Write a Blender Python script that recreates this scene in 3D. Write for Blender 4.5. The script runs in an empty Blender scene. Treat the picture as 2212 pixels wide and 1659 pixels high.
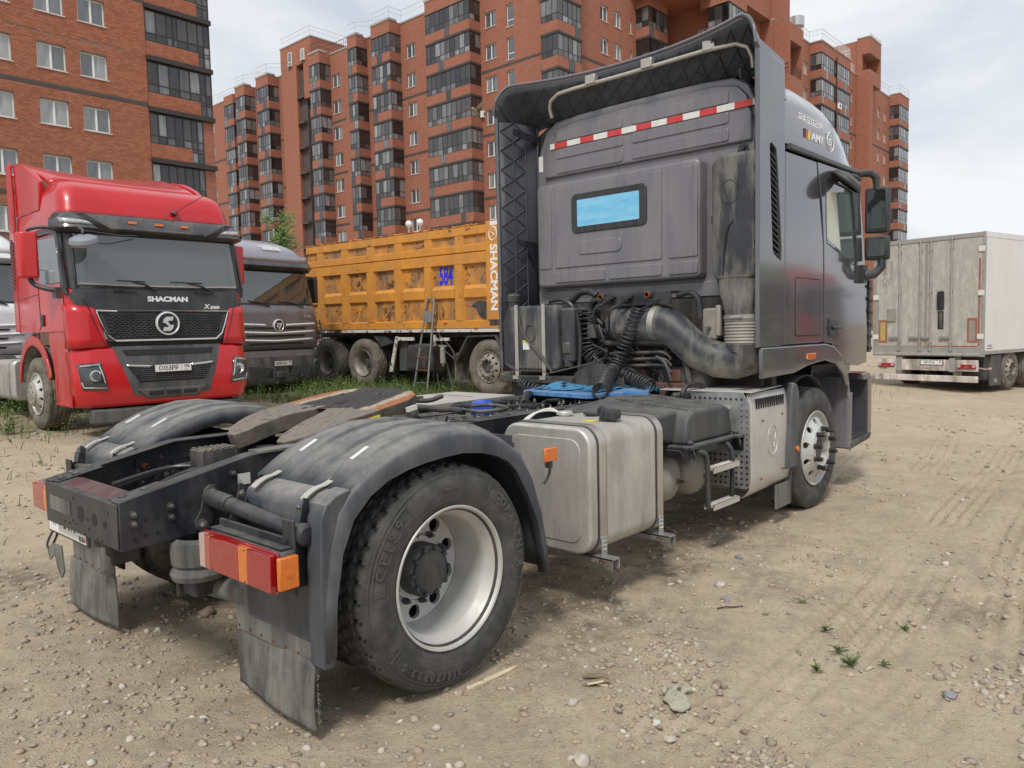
import bpy, math, random
import numpy as np
from mathutils import Vector, Matrix
random.seed(7); RNG = np.random.default_rng(7)
SC = bpy.context.scene
COL = SC.collection
# ---------------------------------------------------------------- camera
cam_d = bpy.data.cameras.new('camera'); cam = bpy.data.objects.new('camera', cam_d); COL.objects.link(cam)
cam_d.sensor_width = 36.0; cam_d.lens = 1661.0 / 2212.0 * 36.0
cam_d.clip_start = 0.05; cam_d.clip_end = 2000.0
YAW, PITCH, ROLL = 0.7374150317052169, 0.07073298521928136, -0.021857637637513617
CP = Vector((-2.193567126945069, -3.593808307978084, 1.5327393505771254))
def cam_axes():
    cy, sy, cp, sp = math.cos(YAW), math.sin(YAW), math.cos(PITCH), math.sin(PITCH)
    f = Vector((cy*cp, sy*cp, -sp)); r = Vector((sy, -cy, 0)); u = r.cross(f)
    return r*math.cos(ROLL)+u*math.sin(ROLL), u*math.cos(ROLL)-r*math.sin(ROLL), f
_r, _u, _f = cam_axes()
cam.matrix_world = Matrix(((_r.x, _u.x, -_f.x, CP.x), (_r.y, _u.y, -_f.y, CP.y), (_r.z, _u.z, -_f.z, CP.z), (0, 0, 0, 1)))
SC.camera = cam
# ---------------------------------------------------------------- world: overcast daylight
SUN_EL, SUN_AZ = math.radians(52), math.radians(205)      # direction towards the sun, azimuth from +x
W = bpy.data.worlds.new('World'); SC.world = W; W.use_nodes = True
nt = W.node_tree; nt.nodes.clear()
wo = nt.nodes.new('ShaderNodeOutputWorld'); bg = nt.nodes.new('ShaderNodeBackground'); bg.inputs[1].default_value = 0.1
sky = nt.nodes.new('ShaderNodeTexSky'); sky.sky_type = 'NISHITA'; sky.sun_disc = False
sky.sun_elevation = SUN_EL; sky.sun_rotation = math.pi/2 - SUN_AZ; sky.dust_density = 3.0; sky.air_density = 1.0
tc = nt.nodes.new('ShaderNodeTexCoord')
mp = nt.nodes.new('ShaderNodeMapping'); mp.inputs['Scale'].default_value = (1, 1, 2.6)
nz = nt.nodes.new('ShaderNodeTexNoise'); nz.inputs['Scale'].default_value = 2.3; nz.inputs['Detail'].default_value = 7; nz.inputs['Roughness'].default_value = 0.55
nz.inputs['Distortion'].default_value = 0.5
cr = nt.nodes.new('ShaderNodeValToRGB')
cr.color_ramp.elements[0].position = 0.36; cr.color_ramp.elements[0].color = (4.1, 4.45, 5.0, 1)
cr.color_ramp.elements[1].position = 0.62; cr.color_ramp.elements[1].color = (6.2, 6.3, 6.4, 1)
mx = nt.nodes.new('ShaderNodeMix'); mx.data_type = 'RGBA'; mx.inputs[0].default_value = 0.93
L = nt.links.new
L(tc.outputs['Generated'], mp.inputs[0]); L(mp.outputs[0], nz.inputs['Vector']); L(nz.outputs[0], cr.inputs[0])
L(sky.outputs[0], mx.inputs[6]); L(cr.outputs[0], mx.inputs[7]); L(mx.outputs[2], bg.inputs[0]); L(bg.outputs[0], wo.inputs[0])
sd = bpy.data.lights.new('sun', 'SUN'); sd.energy = 1.5; sd.angle = math.radians(10); sd.color = (1.0, 0.96, 0.9)
sun = bpy.data.objects.new('sun', sd); COL.objects.link(sun)
sv = Vector((math.cos(SUN_EL)*math.cos(SUN_AZ), math.cos(SUN_EL)*math.sin(SUN_AZ), math.sin(SUN_EL)))
sun.rotation_euler = sv.to_track_quat('Z', 'Y').to_euler()
SC.view_settings.view_transform = 'Standard'; SC.view_settings.look = 'None'
SC.view_settings.gamma = 1.0; SC.view_settings.use_curve_mapping = False
SC.view_settings.exposure = 0.62
# ---------------------------------------------------------------- mesh builder
class MB:
    def __init__(s): s.v = []; s.f = []; s.g = []
    def add(s, vs, fs, M=None):
        n = len(s.v); s.g.append((n, len(s.f)))
        if M is not None: vs = [tuple(M @ Vector(p)) for p in vs]
        s.v += [tuple(p) for p in vs]; s.f += [tuple(i+n for i in f) for f in fs]; return s
    def box(s, x0, x1, y0, y1, z0, z1, M=None):
        if x0 > x1: x0, x1 = x1, x0
        if y0 > y1: y0, y1 = y1, y0
        if z0 > z1: z0, z1 = z1, z0
        return s.add([(x0,y0,z0),(x1,y0,z0),(x1,y1,z0),(x0,y1,z0),(x0,y0,z1),(x1,y0,z1),(x1,y1,z1),(x0,y1,z1)],
            [(0,3,2,1),(4,5,6,7),(0,1,5,4),(1,2,6,5),(2,3,7,6),(3,0,4,7)], M)
    def prism(s, pts, ax, a, b, M=None):
        n = len(pts)
        def P(p, h): return {'x': (h, p[0], p[1]), 'y': (p[0], h, p[1]), 'z': (p[0], p[1], h)}[ax]
        vs = [P(p, a) for p in pts] + [P(p, b) for p in pts]
        A = sum(pts[i][0]*pts[(i+1) % n][1]-pts[(i+1) % n][0]*pts[i][1] for i in range(n))
        flip = (A < 0) ^ (b < a) ^ (ax == 'y')
        fs = [tuple(range(n-1, -1, -1)), tuple(range(n, 2*n))] + [(i, (i+1) % n, (i+1) % n+n, i+n) for i in range(n)]
        if flip: fs = [tuple(reversed(f)) for f in fs]
        return s.add(vs, fs, M)
    def tube(s, path, r, n=8, cap=True, M=None, closed=False):
        P = [Vector(p) for p in path]
        if 3 <= len(P) <= 8 and n >= 6 and not closed and not hasattr(r, '__len__'):
            Q = []
            for i in range(len(P)-1):
                p0, p1, p2, p3 = P[max(i-1, 0)], P[i], P[i+1], P[min(i+2, len(P)-1)]
                for k in range(4):
                    t = k/4; Q.append(.5*((2*p1)+(p2-p0)*t+(2*p0-5*p1+4*p2-p3)*t*t+(3*p1-p0-3*p2+p3)*t**3))
            P = Q+[P[-1]]
        m = len(P); vs = []; fs = []; up = None
        for i in range(m):
            if closed: t = P[(i+1) % m]-P[i-1]
            else: t = P[min(i+1, m-1)]-P[max(i-1, 0)]
            t.normalize()
            if up is None:
                up = Vector((0, 0, 1)) if abs(t.z) < .9 else Vector((1, 0, 0))
            a = up-t*up.dot(t)
            if a.length < 1e-5: a = t.orthogonal()
            a.normalize(); up = a; b = t.cross(a)
            rr = r[i] if hasattr(r, '__len__') else r
            for k in range(n):
                q = 2*math.pi*k/n; vs.append(P[i]+(a*math.cos(q)+b*math.sin(q))*rr)
        R = m if closed else m-1
        for i in range(R):
            for k in range(n):
                j = (i+1) % m; fs.append((i*n+k, i*n+(k+1) % n, j*n+(k+1) % n, j*n+k))
        if cap and not closed: fs += [tuple(range(n-1, -1, -1)), tuple((m-1)*n+k for k in range(n))]
        return s.add(vs, fs, M)
    def lathe(s, prof, c=(0, 0, 0), ax='y', n=32, M=None, closed=False, caps=False):
        """prof: (r, h) list; h along the axis"""
        vs = []; fs = []; m = len(prof)
        for r, h in prof:
            for k in range(n):
                q = 2*math.pi*k/n; a, b = r*math.cos(q), r*math.sin(q)
                vs.append({'y': (c[0]+a, c[1]+h, c[2]+b), 'x': (c[0]+h, c[1]+a, c[2]+b), 'z': (c[0]+a, c[1]+b, c[2]+h)}[ax])
        for i in range(m if closed else m-1):
            for k in range(n):
                j = (i+1) % m; fs.append((i*n+k, i*n+(k+1) % n, j*n+(k+1) % n, j*n+k))
        if caps: fs += [tuple(range(n)), tuple((m-1)*n+k for k in range(n-1, -1, -1))]
        return s.add(vs, fs, M)
    def grid(s, P, M=None, flip=False):
        a, b = len(P), len(P[0]); vs = [p for row in P for p in row]
        fs = [(i*b+j, i*b+j+1, (i+1)*b+j+1, (i+1)*b+j) for i in range(a-1) for j in range(b-1)]
        if flip: fs = [tuple(reversed(f)) for f in fs]
        return s.add(vs, fs, M)
def mesh(name, mb, smooth=None):
    me = bpy.data.meshes.new(name); me.from_pydata([tuple(p) for p in mb.v], [], mb.f); me.update()
    if smooth: me.shade_smooth(); me.set_sharp_from_angle(angle=math.radians(smooth))
    return me
def fixn(me):
    import bmesh
    b = bmesh.new(); b.from_mesh(me); bmesh.ops.recalc_face_normals(b, faces=b.faces); b.to_mesh(me); b.free()
def link(name, data, parent=None, loc=None, rot=None, scale=None):
    o = bpy.data.objects.new(name, data); COL.objects.link(o)
    if parent is not None: o.parent = parent
    if loc is not None: o.location = loc
    if rot is not None: o.rotation_euler = rot
    if scale is not None: o.scale = (scale,)*3 if not hasattr(scale, '__len__') else scale
    return o
def objs(name, mb, mat, parent=None, **k):
    """every piece of the builder as an object of its own"""
    g = mb.g+[(len(mb.v), len(mb.f))]; out = []
    for (v0, f0), (v1, f1) in zip(g, g[1:]):
        m = MB(); m.v = mb.v[v0:v1]; m.f = [tuple(i-v0 for i in f) for f in mb.f[f0:f1]]; out.append(obj(name, m, mat, parent, **k))
    return out
def obj(name, mb, mat, parent=None, bev=0, smooth=30, seg=2, fix=False, solid=0, **kw):
    me = mesh(name, mb, smooth)
    if fix: fixn(me); me.shade_smooth(); me.set_sharp_from_angle(angle=math.radians(smooth or 30))
    if mat is not None: me.materials.append(M[mat])
    o = link(name, me, parent, **kw)
    if solid:
        m = o.modifiers.new('solid', 'SOLIDIFY'); m.thickness = solid; m.offset = 0
    if bev:
        m = o.modifiers.new('bevel', 'BEVEL'); m.width = bev; m.segments = seg; m.limit_method = 'ANGLE'; m.angle_limit = math.radians(35)
    return o
def thing(name, label, cat, loc=(0, 0, 0), rz=0, group=None, scale=None):
    o = bpy.data.objects.new(name, None); COL.objects.link(o); o.location = loc; o.rotation_euler = (0, 0, rz); o.empty_display_size = .2
    if scale: o.scale = (scale,)*3
    o['label'] = label; o['category'] = cat
    if group: o['group'] = group
    return o
def tag(o, label, cat, group=None):
    o['label'] = label; o['category'] = cat
    if group: o['group'] = group
    return o
def copy_tree(o, parent=None):
    c = o.copy(); COL.objects.link(c); c.parent = parent
    for ch in o.children: copy_tree(ch, c)
    return c
def rr(x0, x1, y0, y1, r, n=4):
    """rounded rectangle outline"""
    o = []
    for cx, cy, a in ((x1-r, y1-r, 0), (x0+r, y1-r, 90), (x0+r, y0+r, 180), (x1-r, y0+r, 270)):
        for k in range(n+1):
            q = math.radians(a+90*k/n); o.append((cx+r*math.cos(q), cy+r*math.sin(q)))
    return o
def ring_panel(mb, outer, inner, y0, y1):
    """plate in the xz plane with an opening; both outlines have the same number of points"""
    n = len(outer); vs = [(x, y0, z) for x, z in outer]+[(x, y0, z) for x, z in inner]+[(x, y1, z) for x, z in inner]+[(x, y1, z) for x, z in outer]
    fs = [(i, (i+1) % n, n+(i+1) % n, n+i) for i in range(n)]+[(n+i, n+(i+1) % n, 2*n+(i+1) % n, 2*n+i) for i in range(n)]+[(3*n+i, 3*n+(i+1) % n, (i+1) % n, i) for i in range(n)]
    return mb.add(vs, fs)
def text_geo(s, size=1, ext=0.0, bold=0.0, sx=1.0, shear=0):
    cu = bpy.data.curves.new('t', 'FONT'); cu.body = s; cu.size = size; cu.extrude = ext; cu.offset = bold; cu.align_x = 'CENTER'; cu.align_y = 'CENTER'; cu.resolution_u = 3; cu.shear = shear
    o = bpy.data.objects.new('t', cu); COL.objects.link(o)
    dg = bpy.context.evaluated_depsgraph_get(); dg.update()
    me = bpy.data.meshes.new_from_object(o.evaluated_get(dg))
    vs = [(v.co.x*sx, v.co.y, v.co.z) for v in me.vertices]; fs = [tuple(p.vertices) for p in me.polygons]
    bpy.data.objects.remove(o); bpy.data.curves.remove(cu); bpy.data.meshes.remove(me)
    return vs, fs
def frame_of(o, right, up):
    """matrix placing XY text plane with given right and up directions at o"""
    r = Vector(right).normalized(); u = Vector(up).normalized(); n = r.cross(u)
    return Matrix(((r.x, u.x, n.x, o[0]), (r.y, u.y, n.y, o[1]), (r.z, u.z, n.z, o[2]), (0, 0, 0, 1)))
def text(name, s, mat, parent, o, right, up, size, ext=.001, bold=0, sx=1.0, shear=0):
    vs, fs = text_geo(s, size, ext, bold, sx, shear); mb = MB().add(vs, fs, frame_of(o, right, up))
    return obj(name, mb, mat, parent, smooth=None)
# ---------------------------------------------------------------- materials
M = {}
class N:
    def __init__(s, name):
        m = bpy.data.materials.new(name); m.use_nodes = True; s.m = m; s.t = m.node_tree; s.t.nodes.clear()
        s.o = s.new('ShaderNodeOutputMaterial'); s.b = s.new('ShaderNodeBsdfPrincipled'); s.l(s.b.outputs[0], s.o.inputs[0]); M[name] = m
        s.tc = s.new('ShaderNodeTexCoord')
    def new(s, k, **a):
        n = s.t.nodes.new(k)
        for x, y in a.items(): setattr(n, x, y)
        return n
    def l(s, a, b): s.t.links.new(a, b)
    def noise(s, scale, detail=4, rough=.6, stretch=None, dist=0, coord='Object'):
        n = s.new('ShaderNodeTexNoise'); n.inputs['Scale'].default_value = scale; n.inputs['Detail'].default_value = detail
        n.inputs['Roughness'].default_value = rough; n.inputs['Distortion'].default_value = dist
        src = s.tc.outputs[coord]
        if stretch:
            p = s.new('ShaderNodeMapping'); p.inputs['Scale'].default_value = stretch; s.l(src, p.inputs[0]); src = p.outputs[0]
        s.l(src, n.inputs['Vector']); return n.outputs[0]
    def ramp(s, src, a, b, ca=(0, 0, 0, 1), cb=(1, 1, 1, 1)):
        r = s.new('ShaderNodeValToRGB'); e = r.color_ramp.elements
        e[0].position = a; e[1].position = b; e[0].color = ca; e[1].color = cb; s.l(src, r.inputs[0]); return r.outputs[0]
    def mix(s, f, a, b, typ='MIX'):
        m = s.new('ShaderNodeMix'); m.data_type = 'RGBA'; m.blend_type = typ
        for i, x in ((0, f), (6, a), (7, b)):
            if isinstance(x, (int, float)): m.inputs[i].default_value = x
            elif isinstance(x, tuple): m.inputs[i].default_value = (*x[:3], 1)
            else: s.l(x, m.inputs[i])
        return m.outputs[2]
    def math(s, op, a, b=0.0, clamp=False):
        m = s.new('ShaderNodeMath', operation=op); m.use_clamp = clamp
        for i, x in ((0, a), (1, b)):
            if isinstance(x, (int, float)): m.inputs[i].default_value = x
            else: s.l(x, m.inputs[i])
        return m.outputs[0]
    def col(s, x):
        if isinstance(x, tuple): s.b.inputs['Base Color'].default_value = (*x[:3], 1)
        else: s.l(x, s.b.inputs['Base Color'])
    def set(s, k, x):
        if isinstance(x, (int, float)): s.b.inputs[k].default_value = x
        else: s.l(x, s.b.inputs[k])
    def bump(s, h, st=.3, d=.01):
        b = s.new('ShaderNodeBump'); b.inputs['Strength'].default_value = st; b.inputs['Distance'].default_value = d; s.l(h, b.inputs['Height']); s.l(b.outputs[0], s.b.inputs['Normal'])
DUST = (.30, .26, .20)
def simple(name, c, rough=.5, metal=0, var=.12, scale=6, dust=0, dscale=4, dcol=DUST, dstretch=(1, 1, .35), bump=0, bscale=60, spec=None, coat=0, up=0, rvar=.1, dth=(.42, .72), streak=0, sscale=4.5):
    n = N(name)
    v = n.noise(scale, 5); c1 = tuple(x*(1-var) for x in c); c2 = tuple(min(1, x*(1+var)) for x in c)
    cc = n.mix(n.ramp(v, .3, .7), c1, c2); rgh = n.math('ADD', n.math('MULTIPLY', v, rvar*2), rough-rvar, True)
    if dust:
        d = n.noise(dscale, 8, .68, dstretch); f = n.math('MULTIPLY', n.ramp(d, *dth), dust)
        if up:
            g = n.new('ShaderNodeNewGeometry'); sp = n.new('ShaderNodeSeparateXYZ'); n.l(g.outputs['Normal'], sp.inputs[0])
            f = n.math('ADD', f, n.math('MULTIPLY', n.math('MULTIPLY', n.ramp(sp.outputs[2], .25, .95) if up > 0 else n.ramp(n.math('MULTIPLY', sp.outputs[2], -1.0), -.35, .35), abs(up)), n.ramp(n.noise(dscale*1.7, 6, .7), .25, .6)), True)
        cc = n.mix(f, cc, dcol); rgh = n.math('ADD', rgh, n.math('MULTIPLY', f, .45), True)
        if metal: n.set('Metallic', n.math('MULTIPLY', n.math('SUBTRACT', 1.0, f), metal))
    elif metal: n.set('Metallic', metal)
    if streak:
        f2 = n.math('MULTIPLY', n.math('MULTIPLY', n.ramp(n.noise(sscale, 7, .7, (3.2, 3.2, .22)), .50, .70), n.ramp(n.noise(1.3, 4), .35, .6)), streak); cc = n.mix(f2, cc, tuple(x*.28 for x in c)); rgh = n.math('ADD', rgh, n.math('MULTIPLY', f2, .2), True)
    n.col(cc); n.set('Roughness', rgh)
    if spec is not None: n.set('Specular IOR Level', spec)
    if coat: n.set('Coat Weight', coat); n.set('Coat Roughness', .06)
    if bump: n.bump(n.noise(bscale, 4), bump)
    return n
simple('cab_grey', (.115, .114, .130), .14, .4, .05, 1.2, dust=.12, dscale=2.2, coat=.9, dcol=(.28, .26, .23), rvar=.04)
simple('cab_grey_rear', (.185, .178, .20), .38, .25, .08, 1.5, dust=.5, dscale=3.4, dcol=(.27, .258, .25), dstretch=(1, 1, .45), coat=.2, rvar=.05, up=.3, streak=.4)
simple('cab_seam', (.012, .012, .014), .6)
simple('fender_plastic', (.034, .042, .056), .45, 0, .2, 8, dust=.45, dscale=3.5, dcol=(.25, .24, .22), dstretch=(1, 1, .3), bump=.12, bscale=220, up=.85)
simple('black_plastic', (.028, .032, .038), .45, 0, .2, 8, dust=.4, dscale=4, dcol=(.19, .18, .16), bump=.1, bscale=200, up=.45)
simple('inner_plastic', (.045, .05, .062), .55, 0, .15, 5, dust=.35, dscale=3, dcol=(.14, .135, .13), up=.1)
simple('dusty_plastic', (.03, .034, .042), .45, 0, .2, 6, dust=.6, dscale=5, dcol=(.25, .23, .195), dstretch=(1, 1, .25), up=-.7, dth=(.46, .60))
simple('frame_black', (.018, .022, .030), .38, .1, .25, 5, dust=.32, dscale=4.5, dcol=(.2, .185, .16), dstretch=(1, 1, .4), up=.35, bump=.08, bscale=120)
simple('frame_red', (.10, .035, .035), .5, .1, .3, 7, dust=.6, dscale=6, dcol=(.16, .14, .13))
simple('dark_metal', (.05, .052, .055), .45, .5, .25, 9, dust=.5, dscale=7, up=.4)
simple('bolt', (.16, .155, .15), .45, .7, .3, 30, dust=.4, dscale=20)
simple('rust', (.16, .06, .025), .8, .1, .4, 20)
simple('engine', (.04, .038, .036), .7, .1, .4, 8, dust=.6, dscale=6, dcol=(.16, .14, .12))
simple('engine_red', (.10, .035, .025), .75, 0, .4, 9, dust=.6, dscale=6, dcol=(.16, .13, .11))
simple('hose', (.02, .021, .024), .35, 0, .2, 10, dust=.35, dscale=14, dcol=(.12, .11, .1))
simple('mud_rubber', (.06, .062, .06), .8, 0, .2, 8, dust=.9, dscale=7, dcol=(.235, .225, .195), dstretch=(1, 1, .3), bump=.5, bscale=70, dth=(.36, .6))
simple('mud_panel', (.05, .053, .055), .7, 0, .2, 8, dust=.9, dscale=6, dcol=(.23, .22, .195), dstretch=(1.4, 1.4, .13), dth=(.32, .62))
simple('tank', (.58, .56, .52), .38, .55, .12, 2.5, dust=.75, dscale=3.4, dcol=(.27, .245, .21), dstretch=(1.2, 1.2, .5), dth=(.42, .62), bump=.05, bscale=15, rvar=.08, streak=.4, sscale=3)
simple('tank_strap', (.52, .5, .47), .3, .8, .1, 6, dust=.35, dscale=6)
simple('aluminium', (.60, .59, .56), .38, .55, .1, 4, dust=.65, dscale=5, dcol=(.36, .33, .28), dstretch=(1, 1, .6), bump=.04, bscale=30, up=.35)
simple('airtank', (.33, .31, .28), .55, .3, .12, 6, dust=.6, dscale=6, dcol=(.30, .27, .22))
simple('rim', (.55, .55, .53), .45, .3, .08, 8, dust=.5, dscale=6, dcol=(.42, .37, .30), rvar=.05)
simple('rim_dirty', (.34, .32, .29), .55, .4, .15, 10, dust=.8, dscale=9, dcol=(.22, .18, .13))
simple('hub_dark', (.06, .062, .066), .55, .3, .2, 14, dust=.6, dscale=12, dcol=(.2, .19, .17))
simple('galv', (.42, .43, .43), .4, .75, .15, 12, dust=.3, dscale=8)
simple('chrome', (.72, .72, .72), .14, 1, .03, 4)
simple('pipe', (.50, .48, .42), .38, .7, .1, 10, dust=.3, dscale=10)
simple('white_plate', (.78, .78, .75), .5, 0, .04, 10, dust=.35, dscale=18, dcol=(.45, .42, .36))
simple('print_black', (.015, .015, .015), .5)
simple('print_white', (.78, .78, .78), .5, 0, .05, 20)
simple('print_grey', (.35, .35, .36), .4)
simple('label_white', (.70, .70, .66), .5, 0, .05, 10, dust=.3, dscale=30)
simple('label_yellow', (.75, .62, .04), .5, 0, .1, 10, dust=.3, dscale=18)
simple('tape_white', (.70, .70, .67), .4, 0, .05, 20, dust=.3, dscale=25, dcol=(.4, .38, .34))
simple('tape_red', (.55, .03, .035), .35, 0, .1, 12, dust=.2, dscale=20)
simple('blue_board', (.02, .19, .47), .5, 0, .25, 10, dust=.5, dscale=9, dcol=(.42, .40, .36), up=.2, bump=.3, bscale=30)
simple('blue_film', (.035, .22, .42), .5, 0, .35, 14, dust=.35, dscale=16, dcol=(.3, .3, .28), bump=.4, bscale=40)
simple('blue_can', (.015, .07, .42), .35, 0, .1, 10, coat=.3)
simple('white_hose', (.66, .65, .6), .5, 0, .05, 10, dust=.4, dscale=14)
simple('red_paint', (.52, .004, .010), .3, 0, .08, 1.5, dust=.10, dscale=3.2, dcol=(.36, .12, .10), dstretch=(1, 1, .3), coat=.45, rvar=.05)
simple('red_dusty', (.50, .014, .018), .4, 0, .1, 3, dust=.6, dscale=4, dcol=(.36, .22, .17), coat=.3)
simple('dark_trim', (.035, .038, .043), .35, .2, .15, 4, dust=.35, dscale=3, dcol=(.16, .16, .16), dstretch=(1, 1, .3))
simple('dark_bumper', (.05, .052, .056), .5, .1, .15, 4, dust=.7, dscale=4, dcol=(.19, .18, .165), dstretch=(1, 1, .3))
simple('grey_cab2', (.30, .30, .34), .3, .35, .06, 2, dust=.3, dscale=3, coat=.6)
simple('grey_front2', (.16, .155, .17), .4, .3, .15, 3, dust=.45, dscale=4, dcol=(.2, .19, .18), dstretch=(1, 1, .3), coat=.3)
simple('visor', (.05, .052, .06), .3, .2, .1, 3, dust=.3, dscale=4, coat=.4)
simple('white_truck', (.72, .74, .76), .3, 0, .05, 3, coat=.6)
simple('black_mesh', (.012, .012, .013), .6)
simple('lamp_dark', (.05, .055, .06), .12, .3, .1, 10, coat=1)
simple('lamp_clear', (.55, .57, .58), .12, .5, .3, 30, coat=1)
simple('lamp_shell', (.22, .24, .27), .5, 0, .1, 12)
simple('trailer_white', (.72, .71, .68), .45, 0, .04, 1.0, dust=.15, dscale=1.5)
simple('trailer_frame', (.34, .335, .32), .6, .2, .12, 4, dust=.6, dscale=5, dcol=(.30, .28, .25), dstretch=(1, 1, .3))
simple('trailer_bar', (.45, .44, .42), .5, .4, .15, 8, dust=.7, dscale=9, dcol=(.30, .28, .25))
simple('dirty_white', (.78, .68, .64), .6, 0, .08, 5, dust=.95, dscale=4, dcol=(.24, .23, .20), dstretch=(1.2, 1.2, .25), dth=(.38, .62))
simple('white_frame', (.80, .80, .80), .45, 0, .03, 3)
simple('sill_white', (.62, .60, .57), .5)
simple('balcony_metal', (.045, .036, .034), .45, .2, .15, 4)
simple('concrete_band', (.085, .065, .06), .8, 0, .2, 3)
simple('concrete', (.36, .34, .31), .85, 0, .12, 3, bump=.3, bscale=20)
simple('rail_white', (.72, .73, .76), .5)
simple('rail_brown', (.12, .05, .035), .6)
simple('ventpipe', (.52, .53, .54), .35, .6, .15, 8)
simple('wood_pale', (.62, .52, .36), .8, 0, .2, 18, bump=.4, bscale=50)
simple('wood_grey', (.26, .20, .13), .85, 0, .3, 25, bump=.5, bscale=60)
simple('cloth', (.36, .36, .28), .9, 0, .12, 12, dust=.6, dscale=14, dcol=(.42, .35, .26))
simple('bark', (.07, .06, .045), .9, 0, .3, 20)
simple('ladder_metal', (.22, .24, .24), .45, .6, .2, 6, dust=.5, dscale=14, dcol=(.17, .075, .03))
simple('globe', (.85, .85, .83), .35, 0, .02, 3)
simple('bird_brown', (.32, .26, .19), .8, 0, .3, 30)
simple('rope', (.08, .075, .065), .8)
simple('interior', (.03, .03, .032), .7)
simple('interior_red', (.25, .02, .02), .7)
simple('curtain', (.55, .57, .52), .8, 0, .1, 5)
simple('grass_soil', (.1, .08, .05), .9)
simple('badge_silver', (.70, .70, .70), .3, .25, .03, 4)
simple('number_blue', (.012, .03, .62), .5)
simple('board_red', (.33, .11, .075), .5, 0, .1, 8, dust=.4, dscale=8)
simple('board_yellow', (.46, .38, .10), .5, 0, .1, 8, dust=.4, dscale=8)
simple('mirror_glass', (.16, .18, .18), .05, .9, .05, 4)
# rubber: tyre
n = N('tyre'); v = n.noise(9, 6, .65); f = n.math('MULTIPLY', n.ramp(v, .35, .7), .75)
n.col(n.mix(f, (.032, .033, .034), (.125, .118, .105))); n.set('Roughness', .75); n.bump(n.noise(160, 3), .15)
n = N('tyre_tread'); v = n.noise(14, 6, .7); f = n.math('MULTIPLY', n.ramp(v, .35, .7), .7)
n.col(n.mix(f, (.02, .02, .019), (.14, .12, .095))); n.set('Roughness', .9); n.bump(n.noise(120, 3), .4)
n = N('tyre_dusty'); v = n.noise(5, 6, .65); f = n.math('MULTIPLY', n.ramp(v, .3, .65), .9)
n.col(n.mix(f, (.06, .055, .05), (.24, .21, .165))); n.set('Roughness', .85); n.bump(n.noise(100, 3), .3)
simple('tyre_letter', (.075, .073, .07), .7, 0, .2, 12, dust=.3, dscale=14, dcol=(.12, .11, .1))
def lens(name, c, em=0):
    n = N(name); n.col(n.mix(n.ramp(n.noise(30, 3), .3, .7), tuple(x*.8 for x in c), c)); n.set('Roughness', .12); n.set('Coat Weight', 1.0); n.set('Coat Roughness', .05); n.bump(n.noise(90, 1), .06)
lens('lens_red', (.34, .008, .010)); lens('lens_amber', (.70, .17, .008)); lens('lens_orange', (.70, .16, .02)); lens('lens_pink', (.55, .40, .38)); lens('lens_faded', (.42, .07, .045))
# glass
def glass(name, c, rough=.04, ior=1.6, spec=.9, rnd=None):
    n = N(name)
    if rnd:
        oi = n.new('ShaderNodeObjectInfo'); r = n.new('ShaderNodeValToRGB'); el = r.color_ramp.elements
        r.color_ramp.interpolation = 'CONSTANT'; n.l(oi.outputs['Random'], r.inputs[0])
        el[0].position = 0; el[0].color = (*rnd[0], 1); el[1].position = 1/len(rnd); el[1].color = (*rnd[1], 1)
        for k in range(2, len(rnd)):
            e = el.new(k/len(rnd)); e.color = (*rnd[k], 1)
        n.col(n.mix(n.ramp(n.noise(1.6, 3, .5, (2.5, 2.5, .4)), .3, .7), r.outputs[0], n.mix(.55, r.outputs[0], (.02, .022, .025))))
    else: n.col(c)
    n.set('Roughness', rough); n.set('IOR', ior); n.set('Specular IOR Level', spec); n.set('Coat Weight', .6); n.set('Coat Roughness', .03)
glass('windscreen', (.06, .075, .08)); glass('windscreen_dark', (.03, .04, .045))
glass('window_glass', None, rnd=[(.16, .18, .19), (.36, .38, .38), (.11, .12, .13), (.27, .29, .29), (.42, .43, .42), (.18, .2, .22), (.13, .14, .14)])
glass('balcony_glass', None, ior=1.5, spec=.6, rnd=[(.02, .018, .018), (.12, .12, .125), (.04, .035, .035), (.22, .225, .235), (.02, .018, .018), (.33, .34, .35), (.08, .065, .06), (.17, .175, .18), (.05, .045, .045)])  # lighter pane tones carry sky reflections painted into the glass colour
glass('side_glass', (.10, .13, .12))
n = N('blue_window'); v = n.noise(6, 5, .6, (1, .5, 3)); n.col(n.mix(n.ramp(v, .35, .7), (.12, .46, .72), (.24, .58, .80))); n.set('Roughness', .25); n.set('Coat Weight', .8); n.set('Coat Roughness', .04)
# orange tipper paint with rust
def orange(name, rustamt, grime):
    n = N(name); v = n.noise(1.6, 4); base = n.mix(n.ramp(v, .3, .7), (.66, .265, .024), (.74, .32, .038))
    g = n.noise(2.6, 7, .7, (1, 1, .7)); base = n.mix(n.math('MULTIPLY', n.ramp(g, .34, .64), grime), base, (.20, .135, .09))
    r1 = n.noise(5.5, 8, .72, dist=.8); base = n.mix(n.ramp(r1, rustamt, rustamt+.03), base, (.10, .045, .025))
    r2 = n.noise(22, 6, .7); base = n.mix(n.ramp(r2, rustamt+.07, rustamt+.1), base, (.07, .035, .025))
    n.col(base); n.set('Roughness', .5); n.bump(n.noise(3.0, 4), .25, .05)
orange('orange_paint', .615, .4); orange('orange_panel', .555, 1.0)
n = N('rust_edge'); r = n.noise(8, 7, .7); n.col(n.mix(n.ramp(r, .42, .55), (.62, .24, .02), (.13, .045, .02))); n.set('Roughness', .75)
n = N('stripe_white'); r = n.noise(9, 7, .7); n.col(n.mix(n.ramp(r, .54, .58), (.62, .60, .56), (.16, .07, .04))); n.set('Roughness', .6)
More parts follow.
